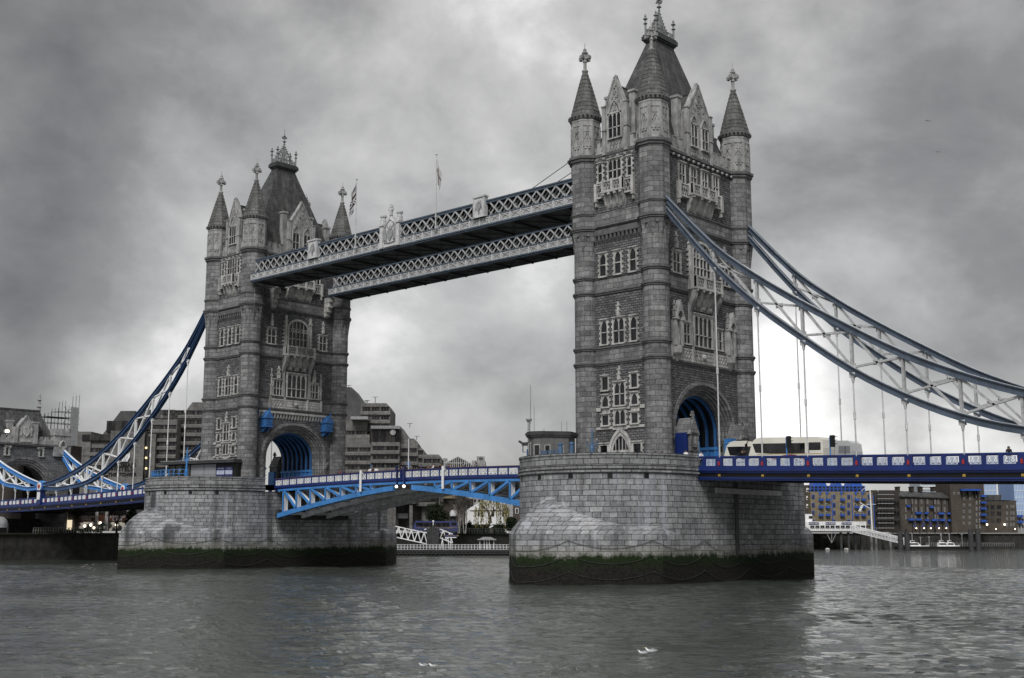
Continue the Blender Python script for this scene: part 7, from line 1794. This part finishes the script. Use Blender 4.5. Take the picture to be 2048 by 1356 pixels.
person(9.4, -9.9, zt, .6, 'stand', 'coat_white', 'person in white below the stone gatehouse beside the parapet end'); person(10.5, -8.5, zr(10.7)+.1, 1.2, 'lean', 'coat_white', 'person in white at the very start of the side span rail')
person(15.9, -8.3, zr(15.9)+.15, .7, 'camera', 'coat_black', 'person in black raising a camera in front of the cream coach'); person(45.2, -8.6, zr(45.2)+.1, .5, 'stand', 'coat_black', 'person in dark coat alone on the right hand span')
person(-55.9, -7.0, bz(-55.9)-1.1, 2.4, 'stand', 'coat_red', 'person in red coat near the farther arch on the bascule'); person(-55.0, -7.0, bz(-55)-1.1, .4, 'stand', 'coat_navy', 'person in navy beside the red coated one on the bascule')
for i, (x, c, lb) in enumerate(((-48.9, 'coat_white', 'person in white, leftmost of three by the left marker board'), (-48.2, 'coat_black', 'person in black between two in white by the left marker board'), (-47.5, 'coat_white', 'person in white, rightmost of three by the left marker board'))): person(x, -7.0, bz(x)-1.08, .3+i*.3, 'lean', c, lb)
rnd = random.Random(21)
for i in range(13):
    x = -43.6+i*.95+rnd.uniform(-.3, .3); c = ('coat_black', 'coat_navy', 'coat_brown', 'coat_black', 'coat_grey')[i % 5]
    if i == 9: c = 'coat_white'
    person(x, -6.9+rnd.uniform(-.2, .9), bz(x)-1.12+rnd.uniform(-.08, .06), rnd.uniform(-1, 1), ('stand', 'lean')[i % 2], c, 'person in pale coat among the dark crowd over mid span' if i == 9 else 'dark coated person in the row leaning on the rail at mid span')
for x, lb in ((-29.5, 'left'), (-27.0, 'right')): person(x, -6.9, bz(x)-1.12, .4, 'stand', 'coat_grey', 'grey coated person right of the white marker board, %s of two' % lb)
# ---------------------------------------------------------------- gulls
def gull(px, py, label, rz, s=1.):
    P = on(px, py, 'z', .02); t = thing('gull', label, 'gull', tuple(P), rz, 'gulls on the water'); V = [(-.30*s, 0, .11*s), (-.12*s, 0, .085*s), (.05*s, 0, .085*s), (.13*s, 0, .12*s), (.155*s, 0, .20*s), (.19*s, 0, .205*s)]; Rr = (.015, .06, .085, .05, .04, .012)
    me = bpy.data.meshes.new('g'); me.from_pydata(V, [(i, i+1) for i in range(5)], []); o = bpy.data.objects.new('g', me); COL.objects.link(o); o.modifiers.new('s', 'SKIN')
    for i in range(6): me.skin_vertices[0].data[i].radius = (Rr[i]*s, Rr[i]*s*.9)
    o.modifiers.new('u', 'SUBSURF').render_levels = 1; dg = bpy.context.evaluated_depsgraph_get(); out = bpy.data.meshes.new_from_object(o.evaluated_get(dg)); bpy.data.objects.remove(o)
    for p in out.polygons: p.use_smooth = True
    out.materials.clear(); out.materials.append(MATS['iron_white']); b_ = bpy.data.objects.new('body', out); link(b_, t)
    m = MB()
    for e in (-1, 1): m.face([(.08*s, e*.08*s, .13*s), (-.1*s, e*.085*s, .14*s), (-.34*s, e*.03*s, .115*s), (-.12*s, e*.06*s, .19*s)])
    m.build('wing', 'iron_grey', t); m = MB(); m.bar((.2*s, 0, .205*s), (.26*s, 0, .195*s), .02*s); m.build('beak', 'gold', t)
gull(1300, 1306, 'white gull afloat below the nearer pier, right and larger of two', math.pi+.5, 1.15); gull(1284, 1309, 'white gull afloat below the nearer pier, left and smaller of two', math.pi+.5, .95)
gull(845, 1334, 'small white gull afloat at bottom centre, left of two', math.pi+.9, .8); gull(865, 1335, 'small white gull afloat at bottom centre, right of two', math.pi+.4, .8)
def flying(px, py, D, s, tilt, label):
    P = PD(px, py, D); t = thing('flying_bird', label, 'bird', tuple(P), RZ, 'birds in the sky'); m = MB(); m.lathe([(0, -.3*s), (.08*s, -.1*s), (.07*s, .15*s), (0, .3*s)], 0, 0, 6); m.T = None
    for v in m.v: v.xyz = (v.x, v.z, v.y)
    m.build('body', 'dark_iron', t)
    for e in (-1, 1): m = MB(); m.face([(0, -.12*s, .02), (e*.5*s, -.16*s, (.12+tilt*e)*s), (e*1.0*s, .0, (.06+2*tilt*e)*s), (e*.5*s, .08*s, (.10+tilt*e)*s), (0, .12*s, .02)]); m.face([(0, -.12*s, 0), (e*.5*s, -.16*s, (.09+tilt*e)*s), (e*1.0*s, .0, (.05+2*tilt*e)*s), (e*.5*s, .08*s, (.07+tilt*e)*s), (0, .12*s, 0)]); m.build('wing', 'dark_iron', t)
flying(1856, 242, 150, .4, -.12, 'dark bird gliding at right, upper of two'); flying(1876, 304, 160, .36, 0, 'dark bird gliding at right, lower of two'); flying(1143, 770, 140, .2, .1, 'tiny dark bird between the two towers')
